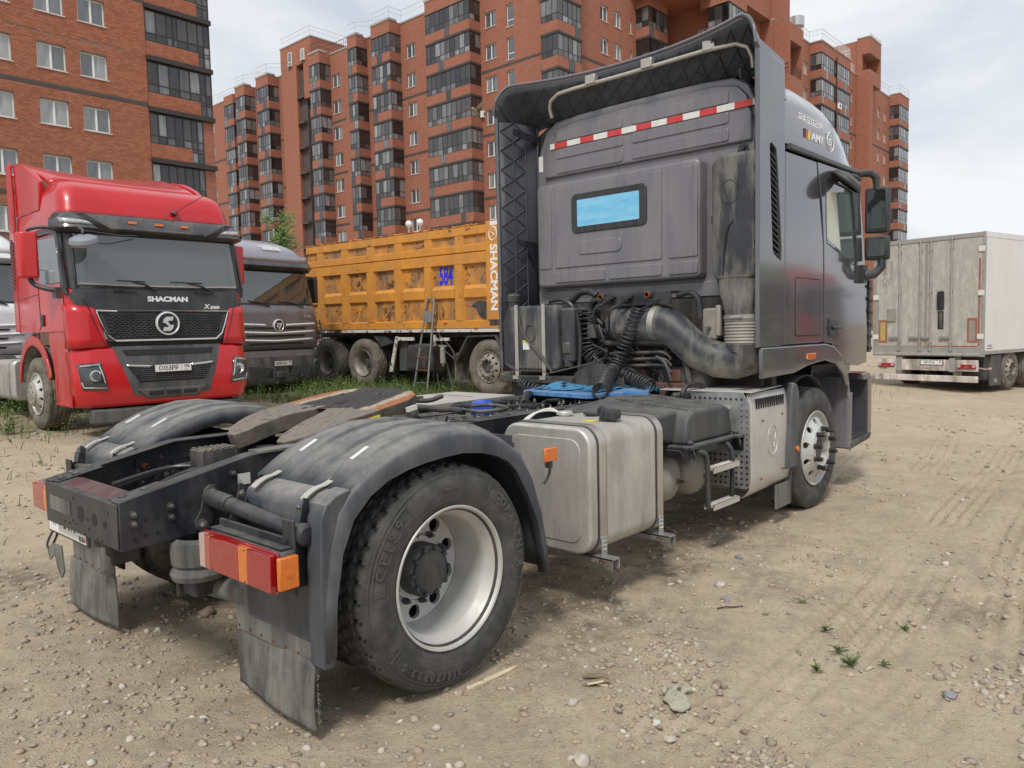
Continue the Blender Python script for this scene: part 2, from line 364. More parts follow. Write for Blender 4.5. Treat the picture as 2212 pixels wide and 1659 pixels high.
# fifth wheel plate: grease, bare steel and orange rust, arranged round the plate in object space
n = N('fifth_wheel')
sp = n.new('ShaderNodeSeparateXYZ'); n.l(n.tc.outputs['Object'], sp.inputs[0])
ax = n.math('ABSOLUTE', sp.outputs[1]); w = n.noise(7, 5, .6); q = n.math('ADD', ax, n.math('MULTIPLY', n.math('SUBTRACT', w, .5), .16))
q = n.math('ADD', q, n.math('MULTIPLY', n.math('SUBTRACT', sp.outputs[0], .2), .14))
cA = n.mix(n.ramp(q, .23, .27), (.022, .019, .018), (.42, .36, .27)); cB = n.mix(n.ramp(q, .29, .345), cA, (.36, .12, .035))
tail = n.math('ADD', sp.outputs[0], n.math('MULTIPLY', n.math('SUBTRACT', w, .5), .3))
cC = n.mix(n.ramp(tail, -.46, -.32), (.20, .17, .14), cB)
n.col(n.mix(n.ramp(n.noise(30, 6, .7), .52, .66), cC, (.05, .04, .035))); n.set('Roughness', n.math('ADD', n.math('MULTIPLY', n.noise(20), .5), .25)); n.bump(n.noise(18, 7, .7), .8, .01)
simple('fifth_side', (.13, .11, .09), .55, .2, .35, 12, dust=.7, dscale=9, dcol=(.045, .037, .032), bump=.6, bscale=25)
# trailer rear doors
n = N('trailer_door'); a = n.noise(6, 9, .78, (1, 1.6, .5)); b2 = n.noise(22, 6, .75, (1, 1.5, .7)); c_ = n.math('ADD', n.math('MULTIPLY', a, .7), n.math('MULTIPLY', b2, .3))
n.col(n.mix(n.ramp(c_, .47, .57), (.38, .365, .33), (.49, .47, .43))); n.set('Roughness', .7)
# brick: real bricks near, brick pattern far
def brickmat(name, pattern):
    n = N(name)
    if pattern:
        g = n.new('ShaderNodeNewGeometry'); s1 = n.new('ShaderNodeSeparateXYZ'); n.l(g.outputs['Normal'], s1.inputs[0]); s2 = n.new('ShaderNodeSeparateXYZ'); n.l(g.outputs['Position'], s2.inputs[0])
        fx = n.math('GREATER_THAN', n.math('ABSOLUTE', s1.outputs[0]), .5)
        mm = n.new('ShaderNodeMix'); mm.data_type = 'FLOAT'; n.l(fx, mm.inputs[0]); n.l(s2.outputs[0], mm.inputs[2]); n.l(s2.outputs[1], mm.inputs[3])
        cb = n.new('ShaderNodeCombineXYZ'); n.l(mm.outputs[0], cb.inputs[0]); n.l(s2.outputs[2], cb.inputs[1])
        bt = n.new('ShaderNodeTexBrick'); n.l(cb.outputs[0], bt.inputs[0]); bt.inputs['Scale'].default_value = 1
        bt.inputs['Brick Width'].default_value = .26; bt.inputs['Row Height'].default_value = .1; bt.inputs['Mortar Size'].default_value = .008; bt.inputs['Mortar Smooth'].default_value = .2
        bt.inputs['Color1'].default_value = (.285, .100, .062, 1); bt.inputs['Color2'].default_value = (.385, .148, .094, 1); bt.inputs['Mortar'].default_value = (.27, .16, .115, 1); bt.inputs['Bias'].default_value = 0
        v = n.noise(.35, 6, .65, coord='Object'); base = n.mix(n.math('MULTIPLY', n.ramp(v, .3, .75), .5), bt.outputs[0], (.33, .115, .062))
        e = n.noise(.8, 7, .75, (1, 1, 2.5)); base = n.mix(n.math('MULTIPLY', n.ramp(e, .66, .74), .4), base, (.5, .42, .38))
        n.bump(bt.outputs[1], -.25, .01)
    else:
        g = n.new('ShaderNodeNewGeometry'); oi = n.new('ShaderNodeObjectInfo'); rn = n.math('FRACT', n.math('ADD', g.outputs['Random Per Island'], n.math('MULTIPLY', oi.outputs['Random'], 7.3)))
        base = n.mix(rn, (.31, .105, .057), (.43, .168, .095)); v = n.noise(.5, 5, coord='Object'); base = n.mix(n.math('MULTIPLY', n.ramp(v, .35, .75), .35), base, (.36, .13, .07)); n.bump(n.noise(60, 3), .3, .004)
    n.col(base); n.set('Roughness', .85)
brickmat('brick_far', True); brickmat('brick_near', False)
simple('mortar', (.24, .15, .11), .9, 0, .2, 8)
# ground, stones, plants
n = N('soil')
a = n.noise(.55, 8, .6); b2 = n.noise(3.2, 10, .7); c_ = n.noise(45, 6, .7)
base = n.mix(n.ramp(a, .3, .7), (.41, .335, .232), (.51, .425, .305)); base = n.mix(n.math('MULTIPLY', n.ramp(b2, .40, .66), .5), base, (.34, .27, .19))
base = n.mix(n.math('MULTIPLY', n.ramp(c_, .52, .72), .65), base, (.56, .49, .385)); base = n.mix(n.math('MULTIPLY', n.ramp(n.noise(110, 4, .7), .25, .45, (1, 1, 1, 1), (0, 0, 0, 1)), .5), base, (.20, .155, .11))
vo = n.new('ShaderNodeTexVoronoi'); vo.inputs['Scale'].default_value = 75; n.l(n.tc.outputs['Object'], vo.inputs['Vector']); vs_ = n.new('ShaderNodeSeparateXYZ'); n.l(vo.outputs['Color'], vs_.inputs[0])
peb = n.math('MULTIPLY', n.ramp(vs_.outputs[0], .62, .66), n.ramp(vo.outputs['Distance'], .25, .45, (1, 1, 1, 1), (0, 0, 0, 1)))
base = n.mix(n.math('MULTIPLY', peb, .8), base, n.mix(vs_.outputs[1], (.34, .27, .20), (.66, .58, .46)))
base = n.mix(n.math('MULTIPLY', n.math('MULTIPLY', n.ramp(n.noise(17, 8, .75), .50, .60), .32), n.ramp(b2, .35, .6)), base, (.24, .185, .13))
at = n.new('ShaderNodeAttribute'); at.attribute_name = 'damp_shade'; base = n.mix(n.math('MULTIPLY', n.math('MULTIPLY', at.outputs['Fac'], n.ramp(n.noise(11, 8, .75), .38, .58)), .8), base, (.13, .10, .072))  # mask paints damp soil and the shade under the truck into the colour
ag = n.new('ShaderNodeAttribute'); ag.attribute_name = 'green'; base = n.mix(n.math('MULTIPLY', ag.outputs['Fac'], .8), base, (.07, .085, .035))
n.col(base); n.set('Roughness', .92); n.set('Specular IOR Level', .25); n.bump(n.math('ADD', n.math('ADD', n.math('MULTIPLY', c_, .8), n.math('MULTIPLY', n.noise(150, 5, .75), .4)), n.math('MULTIPLY', peb, .5)), .75, .015)
def island(name, cols, rough=.85, trans=0):
    n = N(name); g = n.new('ShaderNodeNewGeometry'); r = n.new('ShaderNodeValToRGB'); el = r.color_ramp.elements; n.l(g.outputs['Random Per Island'], r.inputs[0])
    el[0].color = (*cols[0], 1); el[0].position = 0; el[1].color = (*cols[-1], 1); el[1].position = 1
    for k in range(1, len(cols)-1): e = el.new(k/(len(cols)-1)); e.color = (*cols[k], 1)
    n.col(n.mix(n.math('MULTIPLY', n.noise(60, 3), .35), r.outputs[0], tuple(x*.5 for x in cols[0]))); n.set('Roughness', rough)
    return n
island('pebble', [(.30, .235, .17), (.46, .375, .275), (.38, .30, .215), (.52, .45, .35), (.40, .32, .23), (.29, .26, .235), (.48, .40, .30), (.23, .18, .13), (.62, .57, .48), (.43, .35, .255)])
island('grass', [(.06, .11, .022), (.11, .17, .04), (.07, .13, .028), (.15, .20, .06), (.09, .15, .035)], .6)
island('leaf', [(.08, .14, .025), (.15, .24, .04), (.10, .18, .03), (.21, .30, .06)], .5)
island('flower', [(.75, .74, .68), (.7, .65, .5), (.8, .8, .76)])
for nm, c in (('stone_grey', (.24, .24, .25)), ('stone_pale', (.47, .42, .35)), ('stone_brown', (.25, .18, .13)), ('stone_white', (.58, .56, .52))): simple(nm, c, .8, 0, .25, 20, bump=.4, bscale=25)
# ---------------------------------------------------------------- ground
def gz_np(x, y):
    d = np.maximum(np.maximum(y-1.5, x-6.5), 0); t = np.clip(d/5, 0, 1); t = t*t*(3-2*t)
    far = np.clip((np.hypot(x, y)-25)/60, 0, 1)
    return t*(-.008*x+.0359*y)*(1-far)+far*t*0.3
def gz(x, y): return float(gz_np(np.array(float(x)), np.array(float(y))))
_h = RNG.random((256, 256))
def vnoise(x, y, s):
    x = x/s+57.3; y = y/s+91.7; xi = np.floor(x).astype(int); yi = np.floor(y).astype(int); fx = x-xi; fy = y-yi
    fx = fx*fx*(3-2*fx); fy = fy*fy*(3-2*fy)
    g = lambda i, j: _h[(i+5*int(s*97)) % 256, j % 256]
    return (g(xi, yi)*(1-fx)+g(xi+1, yi)*fx)*(1-fy)+(g(xi, yi+1)*(1-fx)+g(xi+1, yi+1)*fx)*fy-.5
TRACKS = [((0.0, -2.02), (.9, -2.14), 5), ((.1, -2.27), (2.9, -2.24), 4), ((1.2, -2.42), (3.3, -2.34), 4), ((2.2, -2.65), (3.6, -3.0), 3), ((-.8, -2.6), (1.4, -2.75), 4), ((4.0, -2.2), (12., -1.6), 5), ((3.0, -3.2), (11., -3.4), 5), ((1.4, -2.95), (5.4, -2.55), 4), ((3.4, -2.75), (9.5, -2.35), 5), ((5.0, -.9), (13., .8), 5), ((6.0, -1.5), (15., -.2), 5), ((-3.0, -1.4), (-.8, -.7), 4), ((-3.4, 1.2), (-1.5, 3.6), 3)]
def relief(x, y):
    z = vnoise(x, y, 1.7)*.05+vnoise(x, y, .6)*.022+vnoise(x, y, .21)*.015+vnoise(x, y, .08)*.010+vnoise(x, y, .045)*.005
    for (a, b), (c, d), n in TRACKS:
        L_ = math.hypot(c-a, d-b); ux, uy = (c-a)/L_, (d-b)/L_
        s = (x-a)*ux+(y-b)*uy; t = -(x-a)*uy+(y-b)*ux
        m = np.clip(s/.25, 0, 1)*np.clip((L_-s)/.25, 0, 1)
        t = t+.03*np.sin(s*1.3+a); P_ = .085; wdt = n*P_/2; inb = np.clip((wdt-np.abs(t))/.03, 0, 1)*np.clip(.75+vnoise(x, y, .5)*1.2, .25, 1)
        z = z*(1-m*inb*.55)+m*inb*(np.cos(t/P_*2*np.pi)*.016+np.cos(s/.09*2*np.pi+np.sign(np.sin(t/P_*math.pi))*1.5)*.007-.012)
    # flatten where the tyres stand
    for cx in (0.0, 4.167):
        for cy in (-1.08, 1.08):
            m = np.exp(-(((x-cx)/.35)**2+((y-cy)/.35)**2)); z = z*(1-m)-.004*m
    return z
def full_z(x, y):
    x = np.asarray(x, float); y = np.asarray(y, float); far = np.clip(1.4-np.hypot(x, y)/60, 0.1, 1)
    return gz_np(x, y)+relief(x, y)*far
def graded(c, fine, n, step, g, lim):
    a = [0.0]; st = step
    while a[-1] < lim:
        a.append(a[-1]+st)
        if a[-1] > fine: st *= g
    return a
def make_ground():
    px = graded(0, 3.8, 0, .024, 1.022, 700); mxn = graded(0, 1.6, 0, .028, 1.04, 700)
    X = np.array([-v for v in mxn[:0:-1]]+px)
    py = graded(0, 1.2, 0, .024, 1.022, 700); my = graded(0, 1.1, 0, .024, 1.04, 700)
    Y = np.array([-v for v in my[:0:-1]]+py)-2.0
    XX, YY = np.meshgrid(X, Y, indexing='ij'); ZZ = full_z(XX, YY)
    a, b = XX.shape; co = np.stack([XX, YY, ZZ], -1).reshape(-1, 3)
    i = np.arange(a-1)[:, None]*b+np.arange(b-1)[None, :]; f = np.stack([i, i+b, i+b+1, i+1], -1).reshape(-1, 4)
    me = bpy.data.meshes.new('ground'); me.vertices.add(len(co)); me.vertices.foreach_set('co', co.ravel())
    me.loops.add(f.size); me.polygons.add(len(f)); me.loops.foreach_set('vertex_index', f.ravel().astype(np.int32))
    me.polygons.foreach_set('loop_start', (np.arange(len(f))*4).astype(np.int32)); me.update(calc_edges=True); me.shade_smooth()
    x, y = co[:, 0], co[:, 1]
    damp_shade = np.exp(-(((x+.72)/.5)**2+((y-1.95)/.45)**2)*1.2)*(.6+vnoise(x, y, .3)*1.6)
    for (cx, cy, r, s) in ((2.3, -2.75, .4, .6), (3.0, -2.5, .3, .5), (1.9, -2.95, .25, .5), (5.5, -2.5, .9, .3), (.8, -.3, 1.8, .35), (2.2, -1.5, .8, .25), (-.1, -2.1, .2, .35), (4.6, .2, 1.6, .7), (.3, .4, 1.5, .6), (2.0, 0, 1.6, .7), (1.2, -.9, .5, .5)):  # damp patches; those beneath the truck also paint its shade
        damp_shade = damp_shade+s*np.exp(-(((x-cx)/r)**2+((y-cy)/r)**2))*np.clip(.5+vnoise(x, y, .25)*2+vnoise(x, y, .09)*1.2, 0, 1)
    at = me.attributes.new('damp_shade', 'FLOAT', 'POINT'); at.data.foreach_set('value', np.clip(damp_shade, 0, 1).astype(np.float32))
    gr = np.clip((y-8.2+vnoise(x, y, 2.)*5)/3.0, 0, 1)*np.clip((21-x)/4, 0, 1)*np.clip((x+6)/3, 0, 1)
    at = me.attributes.new('green', 'FLOAT', 'POINT'); at.data.foreach_set('value', gr.astype(np.float32))
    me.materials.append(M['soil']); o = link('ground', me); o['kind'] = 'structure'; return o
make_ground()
# ---------------------------------------------------------------- pebbles
import bmesh
def ico_var(k, sub=1):
    rs = random.Random(k); b = bmesh.new(); bmesh.ops.create_icosphere(b, subdivisions=sub, radius=1)
    V = []
    for v in b.verts:
        j = 1+rs.uniform(-.28, .22); V.append((v.co.x*j, v.co.y*j*rs.uniform(.85, 1.1), v.co.z*j))
    F = [tuple(q.index for q in f.verts) for f in b.faces]; b.free(); return np.array(V), np.array(F)
def scatter(name, mat, n, samp, size, flat=(.35, .75), nvar=10, sub=1, sink=.25):
    ico = [ico_var(k, sub) for k in range(nvar)]; VV = []; FF = []; base = 0
    x, y = samp(n); z = full_z(x, y); s = size(x, y)
    for i in range(len(x)):
        V, F = ico[i % nvar]; a = random.uniform(0, 6.28); ca, sa = math.cos(a), math.sin(a); e = random.uniform(.6, 1.0); h = random.uniform(*flat)
        P = V*np.array([s[i], s[i]*e, s[i]*h*e]); tx = random.uniform(-.35, .35); P[:, 2] += P[:, 0]*tx
        Q = np.stack([P[:, 0]*ca-P[:, 1]*sa+x[i], P[:, 0]*sa+P[:, 1]*ca+y[i], P[:, 2]+z[i]+s[i]*h*sink], -1)
        VV.append(Q); FF.append(F+base); base += len(V)
    co = np.concatenate(VV); f = np.concatenate(FF)
    me = bpy.data.meshes.new(name); me.vertices.add(len(co)); me.vertices.foreach_set('co', co.ravel()); me.loops.add(f.size); me.polygons.add(len(f))
    me.loops.foreach_set('vertex_index', f.ravel().astype(np.int32)); me.polygons.foreach_set('loop_start', (np.arange(len(f))*3).astype(np.int32)); me.update(calc_edges=True); me.shade_smooth()
    me.materials.append(M[mat]); o = link(name, me); o['kind'] = 'stuff'; return o
def samp_view(n):
    """points on the open yard, denser close to where one stands"""
    r = .9+RNG.random(n)**1.5*15; a = YAW+RNG.uniform(-.95, .95, n)
    x = CP.x+r*np.cos(a); y = CP.y+r*np.sin(a); k = vnoise(x, y, 1.1)+vnoise(x, y, .35)*.7+RNG.uniform(-.5, .5, n)*.9
    keep = k > .04; return x[keep], y[keep]
def sz(x, y): 
    d = np.hypot(x-CP.x, y-CP.y); return (.0026+RNG.random(len(x))**9*.023)*(1+np.clip(d-3, 0, 9)*.09)
scatter('gravel', 'pebble', 80000, samp_view, sz)
def samp_heap(n):
    """heaps of coarser gravel"""
    C = [(-.9, 1.2, .45), (-.55, .6, .4), (.5, -.9, .35), (.9, -1.0, .4), (1.55, -3.03, .12), (1.9, -1.4, .6), (2.9, -1.3, .5), (-1.1, -.2, .3), (-1.0, -1.2, .35), (.2, .3, .5), (3.6, -3.0, .5), (.28, -2.48, .07), (.45, -1.95, .2), (.9, -1.75, .15), (-1.3, 1.9, .4), (6.2, -2.0, .9), (-.9, -2.0, .2), (.1, -2.6, .25)]
    i = RNG.integers(0, len(C), n); c = np.array(C)[i]; return c[:, 0]+RNG.normal(0, 1, n)*c[:, 2], c[:, 1]+RNG.normal(0, 1, n)*c[:, 2]
scatter('gravel', 'pebble', 7500, samp_heap, lambda x, y: .004+RNG.random(len(x))**4*.019)
STN = [(.212, -1.706, .026, 'stone_pale', 'rounded pale stone with a grey side left of the chipped wood'), (.32, -2.037, .021, 'stone_white', 'whitish angular stone below the crumpled glove'),
 (.23, -2.151, .023, 'stone_pale', 'squarish flat pale stone nearest the glove towards the camera'), (-.098, -1.988, .034, 'stone_pale', 'broad flat sandy stone low in the foreground dirt'),
 (1.704, -1.632, .028, 'stone_grey', 'dark grey rounded stone just behind the thin stick'), (.681, -1.468, .022, 'stone_pale', 'small pale stone lying alone right of the rear tyre'),
 (.466, -2.333, .018, 'stone_brown', 'brownish angular stone right of the squarish one'), (.749, -2.073, .022, 'stone_brown', 'flat reddish stone beyond the crumpled glove'),
 (-.266, .469, .05, 'stone_brown', 'large rounded brown stone under the chassis behind the left rear wheel'), (1.9, -1.5, .032, 'stone_pale', 'oval tan stone on the dirt beside the fuel tank shadow'),
 (2.45, -1.35, .03, 'stone_grey', 'slate coloured stone in the shade below the folding step'), (1.25, -2.85, .03, 'stone_grey', 'cracked grey stone at the right foreground by tyre ruts')]
for k, (x, y, s, m_, lab) in enumerate(STN):
    V, F = ico_var(100+k, 2); mb = MB().add([(p[0]*s, p[1]*s*.8, p[2]*s*.6+s*.3) for p in V], [tuple(f) for f in F])
    tag(obj('stone', mb, m_, smooth=60, loc=(x, y, float(full_z(x, y))), rot=(0, 0, k*1.3)), lab, 'stone', 'loose stones on the dirt yard')
# ---------------------------------------------------------------- vegetation
def blades(name, mat, pts, h, w, lean=.35, seg=2):
    VV = []; FF = []; b = 0
    for (x, y) in pts:
        z = gz(x, y); hh = random.uniform(*h); ww = random.uniform(*w); a = random.uniform(0, 6.28); l = random.uniform(0, lean)*hh; dx, dy = math.cos(a), math.sin(a); c = random.uniform(0, 6.28); px, py = math.cos(c)*ww, math.sin(c)*ww
        VV += [(x-px, y-py, z), (x+px, y+py, z), (x+dx*l*.35-px*.8, y+dy*l*.35-py*.8, z+hh*.55), (x+dx*l*.35+px*.8, y+dy*l*.35+py*.8, z+hh*.55), (x+dx*l, y+dy*l, z+hh)]
        FF += [(b, b+1, b+3, b+2), (b+2, b+3, b+4)]; b += 5
    mb = MB(); mb.v = VV; mb.f = FF; o = obj(name, mb, mat, smooth=None); o['kind'] = 'stuff'; return o
pts = []
while len(pts) < 30000:
    x = random.uniform(.5, 22); y = random.uniform(7.5, 22)
    if y < 10.5 and not (5 < x < 9.5): continue
    k = float(vnoise(np.array(x), np.array(y), 1.3))+float(vnoise(np.array(x), np.array(y), .5))*.6
    if k+random.uniform(-.3, .3) > -.05 and (y > 9.3 or x > 5): pts.append((x, y))
blades('grass', 'grass', pts, (.06, .30), (.004, .011), .8)
pts = []
for (cx, cy, r, n_) in ((1.95, 10.4, .4, 150), (2.4, 10.5, .3, 120), (.8, 8.2, .4, 90), (1.3, 7.2, .7, 60), (.2, 5.6, .8, 60), (1.0, 9.3, .8, 120), (-.2, 4.2, .8, 35), (2.3, 8.7, .5, 90), (13.5, 2.6, .7, 200), (15.5, 3.4, .8, 260), (17.5, 3.3, .5, 150)):
    pts += [(cx+random.gauss(0, r), cy+random.gauss(0, r)) for _ in range(n_)]
blades('grass', 'grass', pts, (.04, .16), (.003, .008), .7)
def weed(x, y, h, n, rng, name='weed', mat='leaf', lw=.02, label='', group=None, cat='weed'):
    mb = MB(); z = gz(x, y)
    for s in range(n):
        a = rng.uniform(0, 6.28); l = rng.uniform(.2, 1.3 if h < .06 else .5)*h; hh = h*rng.uniform(.6, 1.); bx, by = rng.gauss(0, h*.12), rng.gauss(0, h*.12)
        P = [(bx+math.cos(a)*l*t*t, by+math.sin(a)*l*t*t, hh*t) for t in (0, .35, .7, 1)]; mb.tube(P, .0025+.004*h, 3, cap=False)
        for t in np.linspace(.12, 1, max(4, int(hh/.035))):
            q = rng.uniform(0, 6.28); c = Vector((bx+math.cos(a)*l*t*t, by+math.sin(a)*l*t*t, hh*t)); d = Vector((math.cos(q), math.sin(q), rng.uniform(-.1, .6))).normalized(); L_ = lw*rng.uniform(1.2, 3.0)*(1.2-t*.5)
            sd_ = d.cross(Vector((0, 0, 1))).normalized()*L_*.22; mb.add([c, c+d*L_*.5+sd_, c+d*L_, c+d*L_*.5-sd_], [(0, 1, 2, 3)])
    return obj(name, mb, mat, smooth=None, loc=(x, y, z))
rw = random.Random(3)
WD = [(1.28, -2.445, .05, 14, 'spreading green weed in the bare dirt, biggest tuft of the right foreground'), (1.13, -2.356, .04, 8, 'small green weed left of the biggest foreground tuft'), (1.38, -2.354, .05, 7, 'green sprig standing in the tyre rut'),
 (1.611, -2.221, .035, 8, 'flat trailing weed beyond the rut sprig'), (1.372, -2.56, .03, 5, 'tiny weed right of the biggest foreground tuft'), (1.85, -2.516, .035, 6, 'small weed farthest right in the foreground dirt'), (1.92, -1.976, .045, 4, 'thin green sprout alone beyond the tyre ruts')]
for x, y, h, n_, lab in WD: tag(weed(x, y, h*.8, n_, rw, lw=.011, mat='grass'), lab, 'weed', 'weeds in the dirt yard')
BW = [(1.95, 10.35, .32, 9, 'leafy weed against the left side of the red truck front tyre'), (2.35, 10.2, .36, 10, 'leafy weed in front of the red truck front tyre'), (.85, 8.2, .3, 8, 'low weed at the left edge on the dirt'), (10.95, 9.6, 1.25, 5, 'tall thin weed growing beside the tipper front wheel'), (11.4, 13.0, .55, 9, 'bushy weed by the tipper middle wheels'), (10.9, 13.9, .8, 12, 'dark bushy weed between the grey truck and the tipper rear wheels'), (10.6, 12.6, .6, 10, 'leafy weed right of the grey truck bumper'), (9.6, 11.2, .5, 9, 'weed clump below the grey truck bumper corner'), (10.5, 10.9, .4, 8, 'short weed left of the metal ladder foot'), (11.9, 10.3, .5, 9, 'weed clump right of the metal ladder')]
for x, y, h, n_, lab in BW: tag(weed(x, y, h, n_, rw, lw=.045), lab, 'weed', 'weeds round the parked trucks')
gc = MB(); rgc = random.Random(21)
for _ in range(2600):
    x, y = rgc.uniform(4.5, 13.5), rgc.uniform(7.4, 16)
    if y < 9.3 and not 5.2 < x < 9.3: continue
    if rgc.random() < .15: x, y = rgc.uniform(-1.5, 2.8), rgc.gauss(9.4, 1.1)
    z = gz(x, y); h = rgc.uniform(.08, .34); a0 = rgc.uniform(0, 6.28)
    for k in range(9):
        t = (k+1)/9; q = a0+k*2.4; d = Vector((math.cos(q), math.sin(q), rgc.uniform(0, .5))).normalized(); c = Vector((x+rgc.gauss(0, .02), y+rgc.gauss(0, .02), z+h*t)); l = rgc.uniform(.03, .075); s_ = d.cross(Vector((0, 0, 1))).normalized()*l*.28
        gc.add([c, c+d*l*.5+s_, c+d*l, c+d*l*.5-s_], [(0, 1, 2, 3)])
obj('ground_cover', gc, 'leaf', smooth=None)['kind'] = 'stuff'
mb = MB()
for _ in range(130):
    x, y = random.uniform(9.6, 12.0), random.uniform(9.4, 12.8); z = gz(x, y)+random.uniform(.2, .55); mb.tube([(x, y, z-.3), (x, y, z)], .003, 3, cap=False)
    s = random.uniform(.012, .028); mb.add([(x-s, y, z), (x, y-s, z+.004), (x+s, y, z), (x, y+s, z+.004)], [(0, 1, 2, 3)]); mb.add([(x, y-s, z-s*.5), (x, y+s, z-s*.5), (x, y+s, z+s*.5), (x, y-s, z+s*.5)], [(0, 1, 2, 3)])
o = obj('wildflowers', mb, 'flower', smooth=None); o['kind'] = 'stuff'
def tree(x, y, z0, h, crown, n, label, rng, group=None):
    t = thing('young_tree', label, 'tree', (x, y, z0), 0, group); tb = MB(); lb = MB()
    tb.tube([(0, 0, 0), (.05, .02, h*.35), (-.04, .05, h*.7), (.02, .0, h)], [.07, .055, .035, .012], 8)
    for k in range(16):
        zz = h*rng.uniform(.35, .95); a = rng.uniform(0, 6.28); L_ = crown*(1.15-zz/h*.75); e = Vector((math.cos(a)*L_, math.sin(a)*L_, zz+L_*.55)); tb.tube([(0, 0, zz), (e.x*.5, e.y*.5, zz+L_*.2), e], [.022, .014, .006], 5)
        for _ in range(n//16):
            u = rng.uniform(.3, 1.1); c = Vector((e.x*u, e.y*u, zz+(e.z-zz)*u))+Vector((rng.gauss(0, .16), rng.gauss(0, .16), rng.gauss(0, .16))); d = Vector((rng.gauss(0, 1), rng.gauss(0, 1), rng.gauss(-.2, .5))).normalized(); l = rng.uniform(.07, .13); s_ = d.orthogonal().normalized()*l*.4
            lb.add([c-d*l*.5, c+s_, c+d*l*.5, c-s_], [(0, 1, 2, 3)])
    obj('trunk', tb, 'bark', t); obj('crown', lb, 'leaf', t, smooth=None); return t
# ---------------------------------------------------------------- buildings
def wall(mb, u0, u1, z0, z1, holes, P, dep=.16, flip=False):
    """wall sheet with openings; P(u, v, z) maps to the world with v = depth behind the face"""
    us = sorted({u0, u1, *[h[0] for h in holes], *[h[1] for h in holes]}); zs = sorted({z0, z1, *[h[2] for h in holes], *[h[3] for h in holes]})
    us = [u for u in us if u0 <= u <= u1]; zs = [z for z in zs if z0 <= z <= z1]
    for a, b in zip(us, us[1:]):
        for c, d in zip(zs, zs[1:]):
            mu, mz = (a+b)/2, (c+d)/2
            if any(h[0] < mu < h[1] and h[2] < mz < h[3] for h in holes): continue
            mb.add([P(a, 0, c), P(b, 0, c), P(b, 0, d), P(a, 0, d)], [(0, 1, 2, 3)])
    for h in holes:
        a, b, c, d = h; q = [(a, c), (b, c), (b, d), (a, d)]
        for i in range(4):
            p, r = q[i], q[(i+1) % 4]; mb.add([P(p[0], 0, p[1]), P(p[0], dep, p[1]), P(r[0], dep, r[1]), P(r[0], 0, r[1])], [(0, 1, 2, 3)])
_wc = {}
def window_meshes(w, h, kind):
    k = (round(w, 2), round(h, 2), kind)
    if k in _wc: return _wc[k]
    f = MB(); t = .07
    f.box(0, w, 0, .06, 0, t); f.box(0, w, 0, .06, h-t, h); f.box(0, t, 0, .06, t, h-t); f.box(w-t, w, 0, .06, t, h-t)
    cuts = [w*.5] if kind == 2 else ([w*.36, w*.68] if kind == 3 else [])
    if kind == 'tall': f.box(t, w-t, 0, .06, h*.28, h*.28+t)
    for c in cuts: f.box(c-t*.75, c+t*.75, -.005, .055, t, h-t)
    fm = mesh('window', f); fm.materials.append(M['white_frame'])
    edges = [t]+[e for c in cuts for e in (c-t*.75, c+t*.75)]+[w-t]; panes = []
    for a, b in zip(edges[::2], edges[1::2]):
        g = mesh('glass_pane', MB().box(a, b, .02, .035, t, h-t)); g.materials.append(M['window_glass']); panes.append(g)
    s = mesh('sill', MB().box(-.06, w+.06, -.2, .0, -.06, -.012)); s.materials.append(M['sill_white'])
    _wc[k] = (fm, panes, s); return _wc[k]
def put_window(b, org, ang, w, h, kind=2, inset=.14):
    fm, panes, s = window_meshes(w, h, kind); loc = Vector(org)+Matrix.Rotation(ang, 3, 'Z') @ Vector((0, inset, 0))
    o = link('window', fm, b, loc, (0, 0, ang))
    for g in panes: link('glass_pane', g, o)
    link('sill', s, o, (0, 0, 0)); return o
_bc = {}
